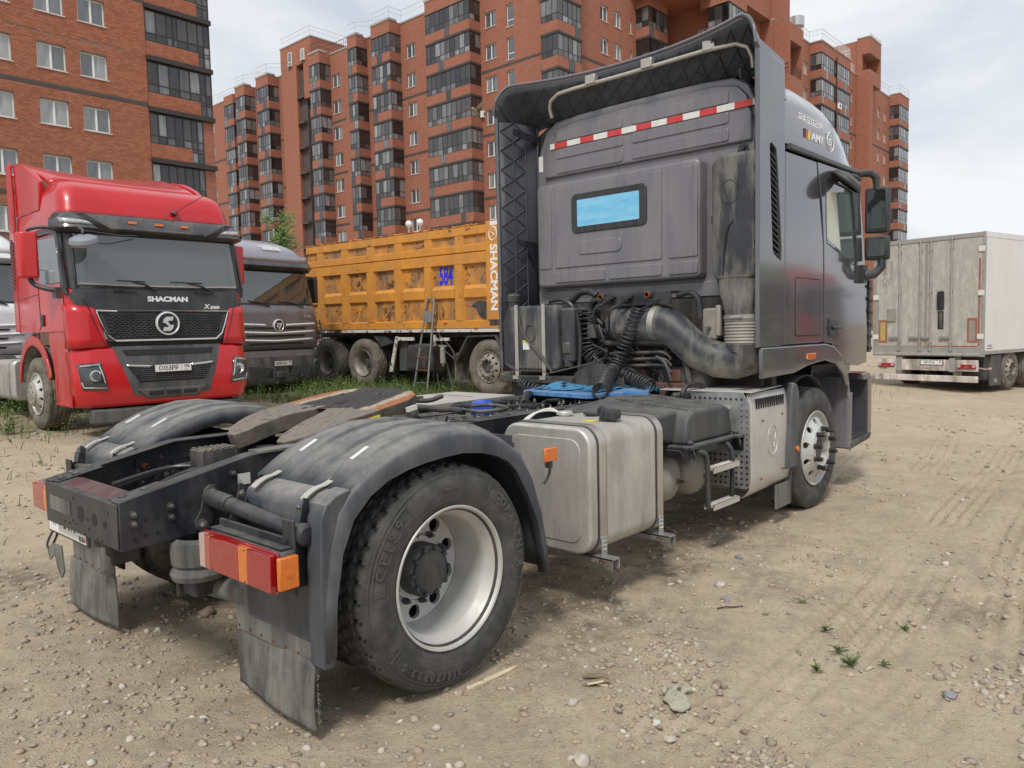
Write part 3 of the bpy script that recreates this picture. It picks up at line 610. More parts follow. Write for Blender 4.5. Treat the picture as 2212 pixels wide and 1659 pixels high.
def balcony(b, org, ang, w, h, par, dep, sides, npan, ell, hb=.16, roomy=True):
    """glazed balcony: X along the front, -Y outwards; org = front left bottom corner of the slab band"""
    key = (round(w, 2), round(dep, 2), sides, npan, ell, round(h, 2), round(par, 2))
    if key not in _bc:
        sl = MB(); sl.box(-.04, w+.04, -.04, dep, 0, hb); sl.box(-.02, w+.02, -.02, dep, h-.05, h)
        ps = MB(); ps.box(0, w, 0, .12, hb, hb+par)
        if 'r' in sides: ps.box(w-.12, w, .12, dep, hb, hb+par)
        if 'l' in sides: ps.box(0, .12, .12, dep, hb, hb+par)
        fr = MB(); z0 = hb+par; z1 = h; t = .045; zm = z0+(z1-z0)*.30; panes = []
        def run(n, L_, put):
            put(0, L_, z0, z0+t*1.3, fr); put(0, L_, z1-t*2.2, z1, fr); put(0, L_, zm-t*.5, zm+t*.5, fr)
            for i in range(n+1):
                c = L_*i/n; put(max(0, c-t*.6), min(L_, c+t*.6), z0, z1, fr)
            for i in range(n):
                for za, zb in ((z0+t*1.3, zm-t*.5), (zm+t*.5, z1-t*2.2)):
                    g = MB(); put(L_*i/n+t*.6, L_*(i+1)/n-t*.6, za, zb, g, .35); me = mesh('glass_pane', g); me.materials.append(M['balcony_glass']); panes.append(me)
        def front(a, c, za, zb, m_, k=1): m_.box(a, c, .03+(.02 if k < 1 else 0), .03+.05*k+(.02 if k < 1 else 0), za, zb)
        run(npan, w, front)
        ns = 2 if dep > 1.2 else 1
        if 'r' in sides: run(ns, dep-.08, lambda a, c, za, zb, m_, k=1: m_.box(w-.03-.05*k-(.02 if k < 1 else 0), w-.03-(.02 if k < 1 else 0), .08+a, .08+c, za, zb))
        if 'l' in sides: run(ns, dep-.08, lambda a, c, za, zb, m_, k=1: m_.box(.03+(.02 if k < 1 else 0), .03+.05*k+(.02 if k < 1 else 0), .08+a, .08+c, za, zb))
        # the lowered glazed strip that cuts into the parapet
        if ell is not None:
            a = w*ell; c = a+w/npan*(1.0 if npan > 5 else 1.3); c = min(c, w)
            fr.box(a, a+t, -.012, .0, hb, z0); fr.box(c-t, c, -.012, 0, hb, z0); fr.box((a+c)/2-t/2, (a+c)/2+t/2, -.012, 0, hb, z0); fr.box(a, c, -.014, -.002, hb, hb+t)
            g = MB().box(a+t, c-t, -.006, -.002, hb+t, z0); me = mesh('glass_pane', g); me.materials.append(M['balcony_glass']); panes.append(me)
        A = mesh('balcony', sl); A.materials.append(M['concrete_band']); B_ = mesh('parapet', ps); B_.materials.append(M['brick_far']); C_ = mesh('glazing_frame', fr); C_.materials.append(M['balcony_metal'])
        _bc[key] = (A, B_, C_, panes)
    A, B_, C_, panes = _bc[key]
    o = link('balcony', A, b, org, (0, 0, ang)); link('parapet', B_, o); link('glazing_frame', C_, o)
    for g in panes: link('glass_pane', g, o)
    return o
def railing(b, pts, h=1.0, step=.42, mat='rail_white', r=.022):
    mb = MB()
    for (x0, y0, z0), (x1, y1, z1) in zip(pts, pts[1:]):
        A, B_ = Vector((x0, y0, z0)), Vector((x1, y1, z1)); L_ = (B_-A).length; n = max(1, int(L_/step)); H = Vector((0, 0, h))
        mb.tube([A+H, B_+H], r*1.5, 4); mb.tube([A+H*.55, B_+H*.55], r, 4)
        for i in range(n+1):
            p = A.lerp(B_, i/n); mb.tube([p, p+H], r, 4)
    return obj('roof_railing', mb, mat, b, smooth=None)
# --- left block
bA = thing('apartment_building', 'orange brick apartment block with white windows, nearest one behind the red truck', 'building', (12, 42.3, 0), 0)
bA_inv = Vector((-12, -42.3, 0))
def PA(u, v, z): return (u-12, v, z)
FL = 2.9; colsA = [(9.42, 1.38), (11.96, 1.4), (14.07, 1.39), (4.2, 1.4), (6.6, 1.4), (1.5, 1.4), (-1.5, 1.4)]; holesA = []
for k in range(-4, 5):
    zt = 14.23+FL*k
    if zt < 2: continue
    for u, w_ in colsA: holesA.append((u, u+w_, zt-1.30, zt))
mb = MB(); wall(mb, -8, 17.62, -.5, 27, holesA, PA, .2); mb.box(9.55, 9.6, .2, 12, -.5, 27); mb.box(-20, -19.9, .2, 12, -.5, 27); mb.box(-20, 9.6, 12, 12.1, -.5, 27); mb.box(-20, 9.6, .3, 12, 26.9, 27)
mb.box(-20, 5.62, .21, .3, -.5, 26.9)
obj('wall', mb, 'mortar', bA)
for a, b_, c, d in holesA: put_window(bA, PA(a, 0, c), 0, b_-a, d-c, 2)
bmB = MB()
for zc in (14.93, 14.93-2*FL, 14.93+2*FL, 14.93-4*FL): bmB.box(-20, 5.62, -.012, .0, zc-.11, zc+.11)
obj('floor_band', bmB, 'concrete_band', bA)
def brick_rows(u0, u1, z0, z1, holes, y0=0.0):
    out = []; zz = z0; r = 0
    while zz < z1-.03:
        u = u0-(.13 if r % 2 else 0)
        while u < u1:
            a, b_ = max(u, u0)+.006, min(u+.254, u1); m_ = (a+b_)/2; zmid = zz+.045
            segs = [(a, b_)]
            for h in holes:
                if h[2]-.02 < zmid < h[3]+.02:
                    ns = []
                    for s in segs:
                        if s[1] <= h[0] or s[0] >= h[1]: ns.append(s)
                        else:
                            if s[0] < h[0]: ns.append((s[0], h[0]))
                            if s[1] > h[1]: ns.append((h[1], s[1]))
                    segs = ns
            out += [(s[0], s[1], zz) for s in segs if s[1]-s[0] > .03]; u += .26
        zz += .1; r += 1
    return out
bands = [(-99, 99, zc-.13, zc+.13) for zc in (14.93, 14.93-2*FL, 14.93+2*FL)]
crack = [(10.5+i*.6, 11.0+i*.6, 17.58+i*.012, 17.66+i*.012) for i in range(10)]
BR = brick_rows(7.5, 17.6, 8.6, 23.4, holesA+bands+crack)
vis = sorted([b for b in BR if b[1]-b[0] > .24], key=lambda b: (b[0]-9.5)**2*.5+abs(b[2]-13.5)**2)
bm_ = mesh('brick', MB().box(0, .248, -.014, 0, 0, .09)); bm_.materials.append(M['brick_near'])
single = set(vis[:290])
for a, b_, zz in vis[:290]:
    o = link('brick', bm_, bA, (a-12, -random.uniform(0, .004), zz))
mb = MB()
for (a, b_, zz) in BR:
    if (a, b_, zz) in single: continue
    t_ = random.uniform(.010, .018); x0, x1 = a-12, b_-12; y = -t_
    mb.add([(x0, y, zz), (x1, y, zz), (x1, y, zz+.09), (x0, y, zz+.09), (x0, 0, zz), (x1, 0, zz), (x1, 0, zz+.09), (x0, 0, zz+.09)], [(0, 1, 2, 3), (0, 4, 5, 1), (3, 2, 6, 7), (0, 3, 7, 4), (1, 5, 6, 2)])
o = obj('brickwork', mb, 'brick_near', bA, smooth=None); o['kind'] = 'stuff'
# loggias at its right end
for k in range(-4, 4):
    z0 = 17.46-.0+FL*(k-1)-FL*0+.0; zbase = 14.85+FL*k-FL*0
    lob = MB(); ww = 3.87
    lob.box(-.05, ww+.03, -.22, .0, -.27, .0)
    o = link('balcony', mesh('balcony', lob), bA, (17.64-12, 0, zbase), None); o.data.materials.append(M['balcony_metal'])
    pb = MB(); L0 = 3.12 if k > -1 else 2.45
    for (a, b_, zz) in brick_rows(0, L0, .04, .80, []): pb.box(a, b_, -.015, .0, zz, zz+.09)
    pb.box(0, L0, .001, .12, .0, .84); x_ = obj('parapet', pb, 'brick_near', o, smooth=None)
    fb = MB(); t = .06; zA, zB = .84, 2.60; zm = 1.32
    for za, zb in ((zA, zA+t), (zB-t, zB), (zm-.03, zm+.03)): fb.box(0, L0+.75, 0, .06, za, zb)
    nn = 5
    for i in range(nn+1): c = L0*i/nn; fb.box(max(0, c-.03), c+.03, -.005, .055, zA+t, zB-t)
    for c in (L0+.37, L0+.72): fb.box(c-.03, c+.03, -.005, .055, .02, zB-t)
    fb.box(L0, L0+.75, 0, .055, .03, .09); fb.box(L0, L0+.75, 0, .055, .66, .72)
    if k == 1: fb.box(1.55, 1.68, -.007, .055, zA+t, zB-t)
    obj('glazing_frame', fb, 'balcony_metal', o, smooth=None)
    for i in range(nn):
        for za, zb in ((zA+t, zm-.03), (zm+.03, zB-t)):
            g = mesh('glass_pane', MB().box(L0*i/nn+.03, L0*(i+1)/nn-.03, .025, .035, za, zb)); g.materials.append(M['balcony_glass']); link('glass_pane', g, o)
    for c0, c1 in ((L0+.03, L0+.34), (L0+.40, L0+.69)):
        for za, zb in ((.09, .66), (.72, zm-.03), (zm+.03, zB-t)):
            g = mesh('glass_pane', MB().box(c0, c1, .025, .035, za, zb)); g.materials.append(M['balcony_glass']); link('glass_pane', g, o)
    eb = MB().box(L0+.76, ww-.03, 0, .5, .02, 2.60); obj('pier', eb, 'brick_far' if k < 0 else 'balcony_metal', o)
mb = MB(); mb.box(5.62, 9.55, .5, 1.4, -.5, 27); mb.box(5.55, 5.7, 0.02, .6, -.5, 27); obj('back_wall', mb, 'brick_far', bA)
# --- long block with two wings
bB = thing('apartment_building', 'long stepped red brick apartment block with stacks of glazed balconies, farther behind the trucks', 'building', (51, 38.4, 0), 0)
OX, OY = 51.0, 38.4; HA = -math.pi/2; FB = 2.92
def W1(u, v, z, x=51.0): return (x+v-OX, -u-OY, z)          # u = -y : left to right
def W2(u, v, z, y=38.4): return (u-OX, y+v-OY, z)
tops = [32.0-FB*k for k in range(11)]
ZB = 33.1
w1cols = [(81.9, 1.15, 1.4, 2), (79.9, .85, 1.15, 1), (71.35, 1.6, 1.45, 2), (58.35, 1.4, 1.4, 2), (47.2, 1.45, 1.4, 2), (44.45, .9, 2.0, 'tall'), (55.25, .9, 1.35, 1), (100.4, 1.2, 1.3, 2)]
holes = [(-y, -y+w_, t_-1.2-h_, t_-1.2) for (y, w_, h_, kd) in w1cols for t_ in tops if y < 95 or t_ > 2]
mb = MB(); wall(mb, -106, -38.4, -.5, ZB, holes, W1, .18)
kd = {round(-y, 3): k for (y, w_, h_, k) in w1cols}
for (a, b_, c, d) in holes: put_window(bB, W1(a, 0, c), HA, b_-a, d-c, kd[round(a, 3)])
# wing 2 walls (facing -y) and the step
w2cols = [(57.05, 1.25, 1.4, 2), (59.25, 1.2, 1.4, 2), (61.8, .5, 1.4, 1)]
h2 = [(x, x+w_, t_-1.1-h_, t_-1.1) for (x, w_, h_, k) in w2cols for t_ in tops]
wall(mb, 51, 69.0, -.5, ZB, h2, lambda u, v, z: W2(u, v, z, 38.4), .18)
for (a, b_, c, d) in h2: put_window(bB, W2(a, 0, c), 0, b_-a, d-c, 2 if b_-a > .6 else 1)
h3 = [(-35.1, -34.1, t_-1.2-1.5, t_-1.2) for t_ in tops]
wall(mb, -38.4, -32.6, -.5, ZB, h3, lambda u, v, z: (69+v-OX, -u-OY, z), .18)
for (a, b_, c, d) in h3: put_window(bB, (69-OX, -a-OY, c), HA, b_-a, d-c, 2)
w4 = [(74.2, 1.0), (72.0, .9)]
h4 = [(x, x+w_, t_-1.1-1.4, t_-1.1) for (x, w_) in w4 for t_ in tops]
wall(mb, 69, 77.75, -.5, ZB, h4, lambda u, v, z: W2(u, v, z, 32.6), .18)
for (a, b_, c, d) in h4: put_window(bB, W2(a, 0, c, 32.6), 0, b_-a, d-c, 2)
w5 = [(85.7, 1.15), (100.6, 1.1), (111.7, 1.0), (114.4, 1.1)]
h5 = [(x, x+w_, t_-1.1-1.45, t_-1.1) for (x, w_) in w5 for t_ in tops]
wall(mb, 77.75, 121.6, -.5, ZB, h5, lambda u, v, z: W2(u, v, z, 31.1), .18)
for (a, b_, c, d) in h5: put_window(bB, W2(a, 0, c, 31.1), 0, b_-a, d-c, 2)
mb.box(121.5-OX, 121.6-OX, 31.1-OY, 45-OY, -.5, ZB); mb.box(51.3-OX, 60-OX, 105.9-OY, 106-OY, -.5, ZB)
mb.box(18.1, 70.4, 1.6, 1.7, -.5, ZB-.3); mb.box(26.70, 26.755, -7.29, -5.81, -.5, ZB-.01)
# roof slabs
mb.box(.2, 11, 106-OY, .2, ZB-.25, ZB-.02); mb.box(11, 70.5, -5.6, 8, ZB-.25, ZB-.02); mb.box(26.76, 70.5, -7.2, -5.6, ZB-.25, ZB-.02)
obj('wall', mb, 'brick_far', bB, smooth=None)
# towers
def bx(x0, x1, y0, y1, z0, z1, mb): return mb.box(x0-OX, x1-OX, y0-OY, y1-OY, z0, z1)
tw = MB(); bx(50.2, 58, 74.2, 80.6, ZB, 35.7, tw); bx(50.2, 50.99, 77.3, 80.55, -.5, ZB-.01, tw); bx(50.2, 50.99, 74.2, 75.8, 29, ZB-.01, tw)
bx(77.8, 81.6, 29.5, 31.09, -.5, 27.3, tw); bx(77.8, 78.2, 29.5, 31.08, 27.3, 30.8, tw); bx(81.2, 81.6, 29.5, 31.08, 27.3, 30.8, tw); bx(77.8, 81.6, 29.5, 31.09, 30.8, 32.6, tw); bx(77.9, 80.2, 30.4, 33, 32.6, 38.5, tw)
bx(69.3, 77.5, 31.4, 36, ZB, 41.5, tw)
bx(103.2, 104.5, 29.5, 31.09, -.5, 31.9, tw); bx(103.2, 107.6, 29.5, 31.09, 31.9, 33.6, tw); bx(103.2, 103.6, 30.5, 31.08, 33.6, 35.6, tw); bx(107.3, 107.6, 29.5, 31.08, 33.6, 35.6, tw); bx(103.2, 107.6, 29.5, 31.09, 35.6, 37.6, tw); bx(103.4, 107.5, 31.11, 35, ZB, 37.5, tw)
objs('tower', tw, 'brick_far', bB, smooth=None)
put_window(bB, (50.2-OX, 78.9-OY, 33.3), HA, .8, 1.6, 'tall', inset=-.07); put_window(bB, (50.2-OX, 76.2-OY, 33.4), HA, .75, 1.3, 1, inset=-.07)
rc = MB()
for t_ in tops[:10]: bx(50.1, 50.98, 75.85, 77.25, t_-2.8, t_-2.55, rc)
for t_ in tops: 
    rc.box(27.05, 30.3, -8.72, -7.4, t_-4.95+.0, t_-4.7) if t_ < 33 else None
for t_ in tops[1:]: bx(104.52, 106.4, 30.3, 31.08, t_-.2-FB+2.2, t_-FB+2.3, rc)
objs('stair_landing', rc, 'concrete_band', bB)
dk = MB(); bx(50.6, 50.995, 75.81, 77.29, -.5, 32.6, dk); obj('recess_back', dk, 'concrete_band', bB)
for t_ in tops[1:]: railing(bB, [(104.6-OX, 30.32-OY, t_-FB+2.3), (106.35-OX, 30.32-OY, t_-FB+2.3), (106.35-OX, 31.0-OY, t_-FB+2.3)], 1.0, .2, 'rail_brown', .015)
railing(bB, [(77.75-OX, 29.55-OY, 27.4), (81.5-OX, 29.55-OY, 27.4)], 1.0, .2, 'rail_brown', .02)
railing(bB, [(77.78-OX, 31.0-OY, 27.4), (77.78-OX, 29.55-OY, 27.4)], 1.0, .2, 'rail_brown', .02)
# floor bands every second storey
fb = MB()
for z in (25.5, 19.7, 13.9, 8.1):
    for a, b_ in ((38.4, 47.7), (53.8, 59.2), (62.3, 64.7), (69, 71.6), (80.7, 82.4), (95, 106)): fb.box(-.012, 0, a-OY, b_-OY, z-.13, z+.13)
    fb.box(0.0, 18, -.012, 0, z-.13, z+.13); fb.box(27, 70.6, -7.312, -7.3, z-.13, z+.13); fb.box(18, 26.75, -5.812, -5.8, z-.13, z+.13)
obj('floor_band', fb, 'concrete_band', bB, smooth=None)
# balcony stacks: wing 1 fronts at x = 49.5
RB = random.Random(11)
ell_cycle = {6.0: [.12, .72, .72, .0, .1, .72, .72, .45, .3], 0: [0, .55, .0, .55, .55, .3, .3, .3, .55, 0]}
for (yl, yr, n_) in ((53.75, 47.74, 9), (62.19, 59.18, 5), (66.3, 64.75, 3), (73.67, 71.6, 4), (85.3, 82.5, 5), (90.5, 88.15, 4), (94.8, 92.4, 4)):
    w_ = yl-yr; x0 = 49.5 if yl < 91 else 50.2
    for k, t_ in enumerate(tops):
        cyc = ell_cycle[6.0] if w_ > 5 else ell_cycle[0]
        balcony(bB, W1(-yl, 0, t_-2.9, x0), HA, w_, 2.9, .86, 51-x0, 'rl', n_, RB.choice(cyc))
    cap = MB(); cap.box(x0-OX, 60-OX, yr-OY, yl-OY, 32.02, ZB+.1); objs('parapet_block', cap, 'brick_far', bB)
# corner and wing 2
for k, t_ in enumerate(tops):
    balcony(bB, (49.5-OX, 39.2-OY, t_-2.9), HA, 1.8, 2.9, .86, 1.5, 'rl', 3, None)
    balcony(bB, (51.02-OX, 37.4-OY, t_-2.9), 0, 1.83, 2.9, .86, 1.0, 'r', 3, [0, .5][k % 2])
    balcony(bB, (62.9-OX, 36.9-OY, t_-2.9), 0, 3.4, 2.9, .86, 1.5, 'rl', 5, [0, .6, .3][k % 3])
    balcony(bB, (67.5-OX, 33.2-OY, t_-2.9), HA, 2.2, 2.9, .86, 1.5, 'l', 3, None)
    balcony(bB, (67.52+1.5-OX, 31.0-OY, t_-2.9), 0, 2.28, 2.9, .86, 1.6, 'r', 4, [.5, 0][k % 2])
    balcony(bB, (67.5-OX, 31.0-OY, t_-2.9), 0, 1.5, 2.9, .86, 1.5, 'l', 2, None)
    balcony(bB, (87.7-OX, 29.8-OY, t_-2.9), 0, 4.3, 2.9, .86, 1.3, 'rl', 6, [.3, 0, .6][k % 3])
    balcony(bB, (92.5-OX, 29.8-OY, t_-2.9), 0, 4.3, 2.9, .86, 1.3, 'rl', 6, [.6, .6, 0][k % 3])
    balcony(bB, (117.0-OX, 29.8-OY, t_-2.9), 0, 4.5, 2.9, .86, 1.3, 'rl', 6, [.1, .6][k % 2])
cp_ = MB()
bx(49.5, 52.9, 37.4, 40, 32.02, 38, cp_); bx(62.9, 66.3, 36.9, 39, 32.02, ZB+.08, cp_); bx(67.5, 71.3, 31.0, 34, 32.02, ZB+.5, cp_); bx(87.7, 97, 29.8, 33, 32.02, ZB+.08, cp_); bx(117, 121.5, 29.8, 33, 32.02, ZB+.4, cp_)
bx(96.9, 97.0, 29.8, 31, -.5, 32.0, cp_)
objs('parapet_block', cp_, 'brick_far', bB)
pr = MB(); pr.tube([(92.25-OX, 29.7-OY, 0), (92.25-OX, 29.7-OY, 32.5)], .07, 6); obj('downpipe', pr, 'rail_brown', bB)
# coping, railings
cop = MB()
for (yl, yr) in ((53.75, 47.74), (62.19, 59.18), (66.3, 64.75), (73.67, 71.6), (85.3, 82.5), (90.5, 88.15)): cop.box(-1.56, -.5, yr-OY-.05, yl-OY+.05, ZB+.1, ZB+.32)
cop.box(-.06, .5, .0, 106-OY, ZB, ZB+.16); cop.box(0, 18, -.06, .4, ZB, ZB+.16); cop.box(18, 26.7, -5.86, -5.4, ZB, ZB+.18); cop.box(26.7, 70.6, -7.36, -7, ZB, ZB+.16); cop.box(36.6, 46.1, -8.68, -7.37, ZB+.08, ZB+.22); cop.box(65.95, 70.6, -8.66, -7.37, ZB+.4, ZB+.5)
cop.box(-.86, 7, 74.15-OY, 80.65-OY, 35.7, 35.85); cop.box(52.15, 56.65, -8.95, -7.3, 37.6, 37.75)
obj('coping', cop, 'concrete', bB)
zr = ZB+.3
railing(bB, [(-1.5, 53.7-OY, zr), (-1.5, 47.8-OY, zr), (0.1, 47.8-OY, zr), (.1, 39.5-OY, zr)], 1.1)
railing(bB, [(-1.5, 62.1-OY, zr), (-1.5, 59.2-OY, zr), (.1, 59.2-OY, zr), (.1, 53.8-OY, zr)], 1.1)
railing(bB, [(-1.5, 66.2-OY, zr), (-1.5, 64.8-OY, zr), (.1, 62.3-OY, zr)], 1.1)
railing(bB, [(-.75, 80.5-OY, 35.85), (-.75, 74.3-OY, 35.85), (6, 74.3-OY, 35.85)], 1.1)
railing(bB, [(-1.5, 85.2-OY, zr), (-1.5, 82.6-OY, zr), (.1, 80.8-OY, zr)], 1.1); railing(bB, [(-1.5, 90.4-OY, zr), (-1.5, 88.2-OY, zr), (.1, 85.4-OY, zr)], 1.1); railing(bB, [(.1, 105-OY, zr), (.1, 91-OY, zr)], 1.1)
railing(bB, [(-1.4, 73.6-OY, zr-.2), (-1.4, 71.7-OY, zr-.2), (.1, 71.7-OY, zr-.2), (.1, 66.5-OY, zr-.2)], 1.1, mat='rail_brown')
railing(bB, [(3, .1, zr), (17.9, .1, zr)], 1.1); railing(bB, [(34.5, -7.2, zr), (36.7, -7.2, zr), (36.7, -8.6, zr), (46, -8.6, zr), (46, -7, zr), (52, -7, zr)], 1.1); railing(bB, [(56.8, -7.2, zr), (66, -7.2, zr+.2), (66, -8.6, zr+.2), (70.4, -8.6, zr+.2), (70.4, -7, zr+.2)], 1.1)
railing(bB, [(52.2, -8.9, 37.7), (56.6, -8.9, 37.7)], .35)
vp = MB()
for (x, y, z) in ((68.0+14.9-OX+2, 31-OY+.6, ZB), (61.5-OX, 41-OY, ZB)): vp.lathe([(.55, 0), (.75, .3), (.5, 1.0), (.5, 1.25), (.85, 1.3), (.85, 2.3), (.0, 2.35)], (x, y, z), 'z', 20)
objs('ventilation_pipe', vp, 'ventpipe', bB)
ac = MB()
for (x, y, z) in ((-1.5+1.2, 47.74-OY-.35, 21.4), (41.3, -8.95, 26.6)):
    ac.box(x, x+.85, y, y+.32, z, z+.6)
aco = objs('air_conditioner', ac, 'white_frame', bB); o = aco[0]
fnb = MB()
for (x, y, z) in ((-1.5+1.2, 47.74-OY-.35, 21.4), (41.3, -8.95, 26.6)): fnb.lathe([(.2, 0), (.2, -.01), (0, -.012)], (x+.35, y-.001, z+.3), 'y', 16)
for a_, f_ in zip(aco, objs('fan_grille', fnb, 'balcony_metal', None)): f_.parent = a_
tree(15.0, 24.6, .5, 6.2, 1.25, 2600, 'young tree with fresh green leaves rising between grey truck roof and orange tipper', random.Random(5))
# ---------------------------------------------------------------- wheels (outer face at local y = 0, looking to -y)
def tyre_mb(R, W, n=150, tread=True, seed=0, depth=.018, rib=False):
    k = R/.505
    side = [(.292, .035), (.298, .012), (.318, .004), (.335, -.004), (.338, -.006), (.372, -.013), (.41, -.017), (.438, -.012), (.455, -.004), (.462, -.001), (.478, .006)]
    prof = [(r*k, y) for r, y in side]; cols = []
    ys = np.linspace(.012, W-.012, 23)
    for i, y in enumerate(ys): cols.append((R-.004*abs((i-11)/11)**3*2-(.007 if i in (0, 22) else 0), y))
    full = prof+cols+[(r, W-y) for r, y in reversed(prof)]; m = len(full); vs = []; rs = random.Random(seed)
    for i, (r, y) in enumerate(full):
        ci = i-len(prof)
        for q in range(n):
            rr_ = r; a = 2*math.pi*q/n
            if tread and 1 <= ci < 22:
                ring = ci in (4, 9, 13, 18)
                row = (ci > 4)+(ci > 9)+(ci > 13)+(ci > 18)
                if ring: rr_ -= depth*(1 if (q+ci) % 3 else .5)
                elif not rib and (q+row*2+(ci % 4 > 1)) % (5 if row in (0, 4) else 4) == 0: rr_ -= depth*(.95 if row in (0, 4) else .6)
            vs.append((rr_*math.cos(a), y, rr_*math.sin(a)))
    fs = [(i*n+q, i*n+(q+1) % n, (i+1)*n+(q+1) % n, (i+1)*n+q) for i in range(m-1) for q in range(n)]
    mb = MB(); mb.v = vs; mb.f = fs; return mb, len(prof), n
def disc_holes(mb, r0, r1, hc, hr, n, yf, off=0.0):
    per = 6
    for s in range(n):
        a0 = 2*math.pi*(s-.5)/n+off; a1 = a0+2*math.pi/n; am = (a0+a1)/2
        B = [(r0, a0+(a1-a0)*i/per) for i in range(per)]+[(r0+(r1-r0)*i/3, a1) for i in range(3)]+[(r1, a1-(a1-a0)*i/per) for i in range(per)]+[(r1-(r1-r0)*i/3, a0) for i in range(3)]
        cx, cz = hc*math.cos(am), hc*math.sin(am); vs = []; m = len(B)
        H = []
        for r, a in B:
            x, z = r*math.cos(a), r*math.sin(a); q = math.atan2(z-cz, x-cx); H.append((cx+hr*math.cos(q), cz+hr*math.sin(q)))
        for (r, a), h in zip(B, H): vs.append((r*math.cos(a), yf(r), r*math.sin(a)))
        for h in H: vs.append((h[0], yf(math.hypot(*h)), h[1]))
        for h in H: vs.append((h[0]*.995, yf(math.hypot(*h))+.02, h[1]*.995))
        fs = [(i, (i+1) % m, m+(i+1) % m, m+i) for i in range(m)]+[(m+i, m+(i+1) % m, 2*m+(i+1) % m, 2*m+i) for i in range(m)]
        mb.add(vs, fs)
def hexnut(mb, c, r, h, ax='y', cap=True):
    mb.lathe([(r, 0), (r, h*.8), (r*.75, h), (0, h)], c, ax, 6); return mb
def arc_text(parent, s, R, ang, size, mat, y=-.0185, flip=False, bold=.002, name='sidewall_lettering', spread=1.0):
    """raised letters along the sidewall; ang = angle of the middle, degrees from +x towards +z; read from outside (-y)"""
    mb = MB(); adv = []; 
    for ch in s: adv.append(.42*size if ch in '1.I/' else (.35*size if ch == ' ' else .72*size))
    tot = sum(adv)*spread; pos = -tot/2
    for ch, a in zip(s, adv):
        mid = pos+a*spread/2; pos += a*spread
        if ch == ' ': continue
        th = math.radians(ang)-(mid/R)*(-1 if flip else 1)
        rad = Vector((math.cos(th), 0, math.sin(th))); tan = Vector((math.sin(th), 0, -math.cos(th)))
        if flip: rad_, tan = -rad, -tan
        else: rad_ = rad
        vs, fs = text_geo(ch, size, .0015, bold); o = rad*R; Mx = frame_of((o.x, y, o.z), tan, rad_); mb.add(vs, fs, Mx)
    return obj(name, mb, mat, parent, smooth=None)
def rear_wheel(parent, loc, rz, tmat='tyre', rmat='rim', R=.485, W=.29, n=150, detail=True, dual=True, spin=0.0, rib=False):
    """deep dish dual wheel"""
    r = MB(); k = 1.0
    r.lathe([(.293, .06), (.300, .012), (.309, -.002), (.306, -.008), (.298, -.006), (.292, .012), (.280, .026), (.275, .045), (.262, .06), (.256, .085), (.253, .17), (.250, .215), (.246, .240)], n=64)
    disc_holes(r, .148, .246, .205, .032, 10, lambda q: .240+.012*(1-abs(q-.2)/.06), math.radians(9)+spin)
    r.lathe([(.148, .245), (.14, .225), (.06, .225)], n=48)
    w = obj('wheel', r, rmat, parent, loc=loc, rot=(0, 0, rz), smooth=40, solid=0)
    t, npf, nn = tyre_mb(R, W, n, True, rib=rib); to = obj('tyre', t, tmat, w, smooth=40)
    h = MB(); h.lathe([(.118, .225), (.118, .165), (.110, .15), (.094, .145), (.092, .135), (.08, .125), (0, .123)], n=40)
    for i in range(10):
        a = 2*math.pi*i/10; hexnut(h, (.102*math.cos(a), .148, .102*math.sin(a)), .012, -.02)
    obj('hub', h, 'hub_dark', w, smooth=30)
    for i in range(10):
        a = 2*math.pi*(i+.5)/10+spin; g = MB(); hexnut(g, (.152*math.cos(a), .235, .152*math.sin(a)), .015, -.026); g.lathe([(.008, 0), (.008, -.04), (0, -.042)], (.152*math.cos(a), .235, .152*math.sin(a)), 'y', 8); obj('lug_nut', g, 'hub_dark', w, smooth=30)
    b = MB(); b.lathe([(.245, .27), (.245, .62)], n=32); b.lathe([(.22, .30), (.22, .36), (0, .36)], n=32); obj('brake_drum', b, 'engine', w)
    if dual:
        t2, _, _ = tyre_mb(R, W, 90, True); obj('inner_tyre', t2, 'tyre_tread', w, loc=(0, W+.045, 0), smooth=40)
    return w, to
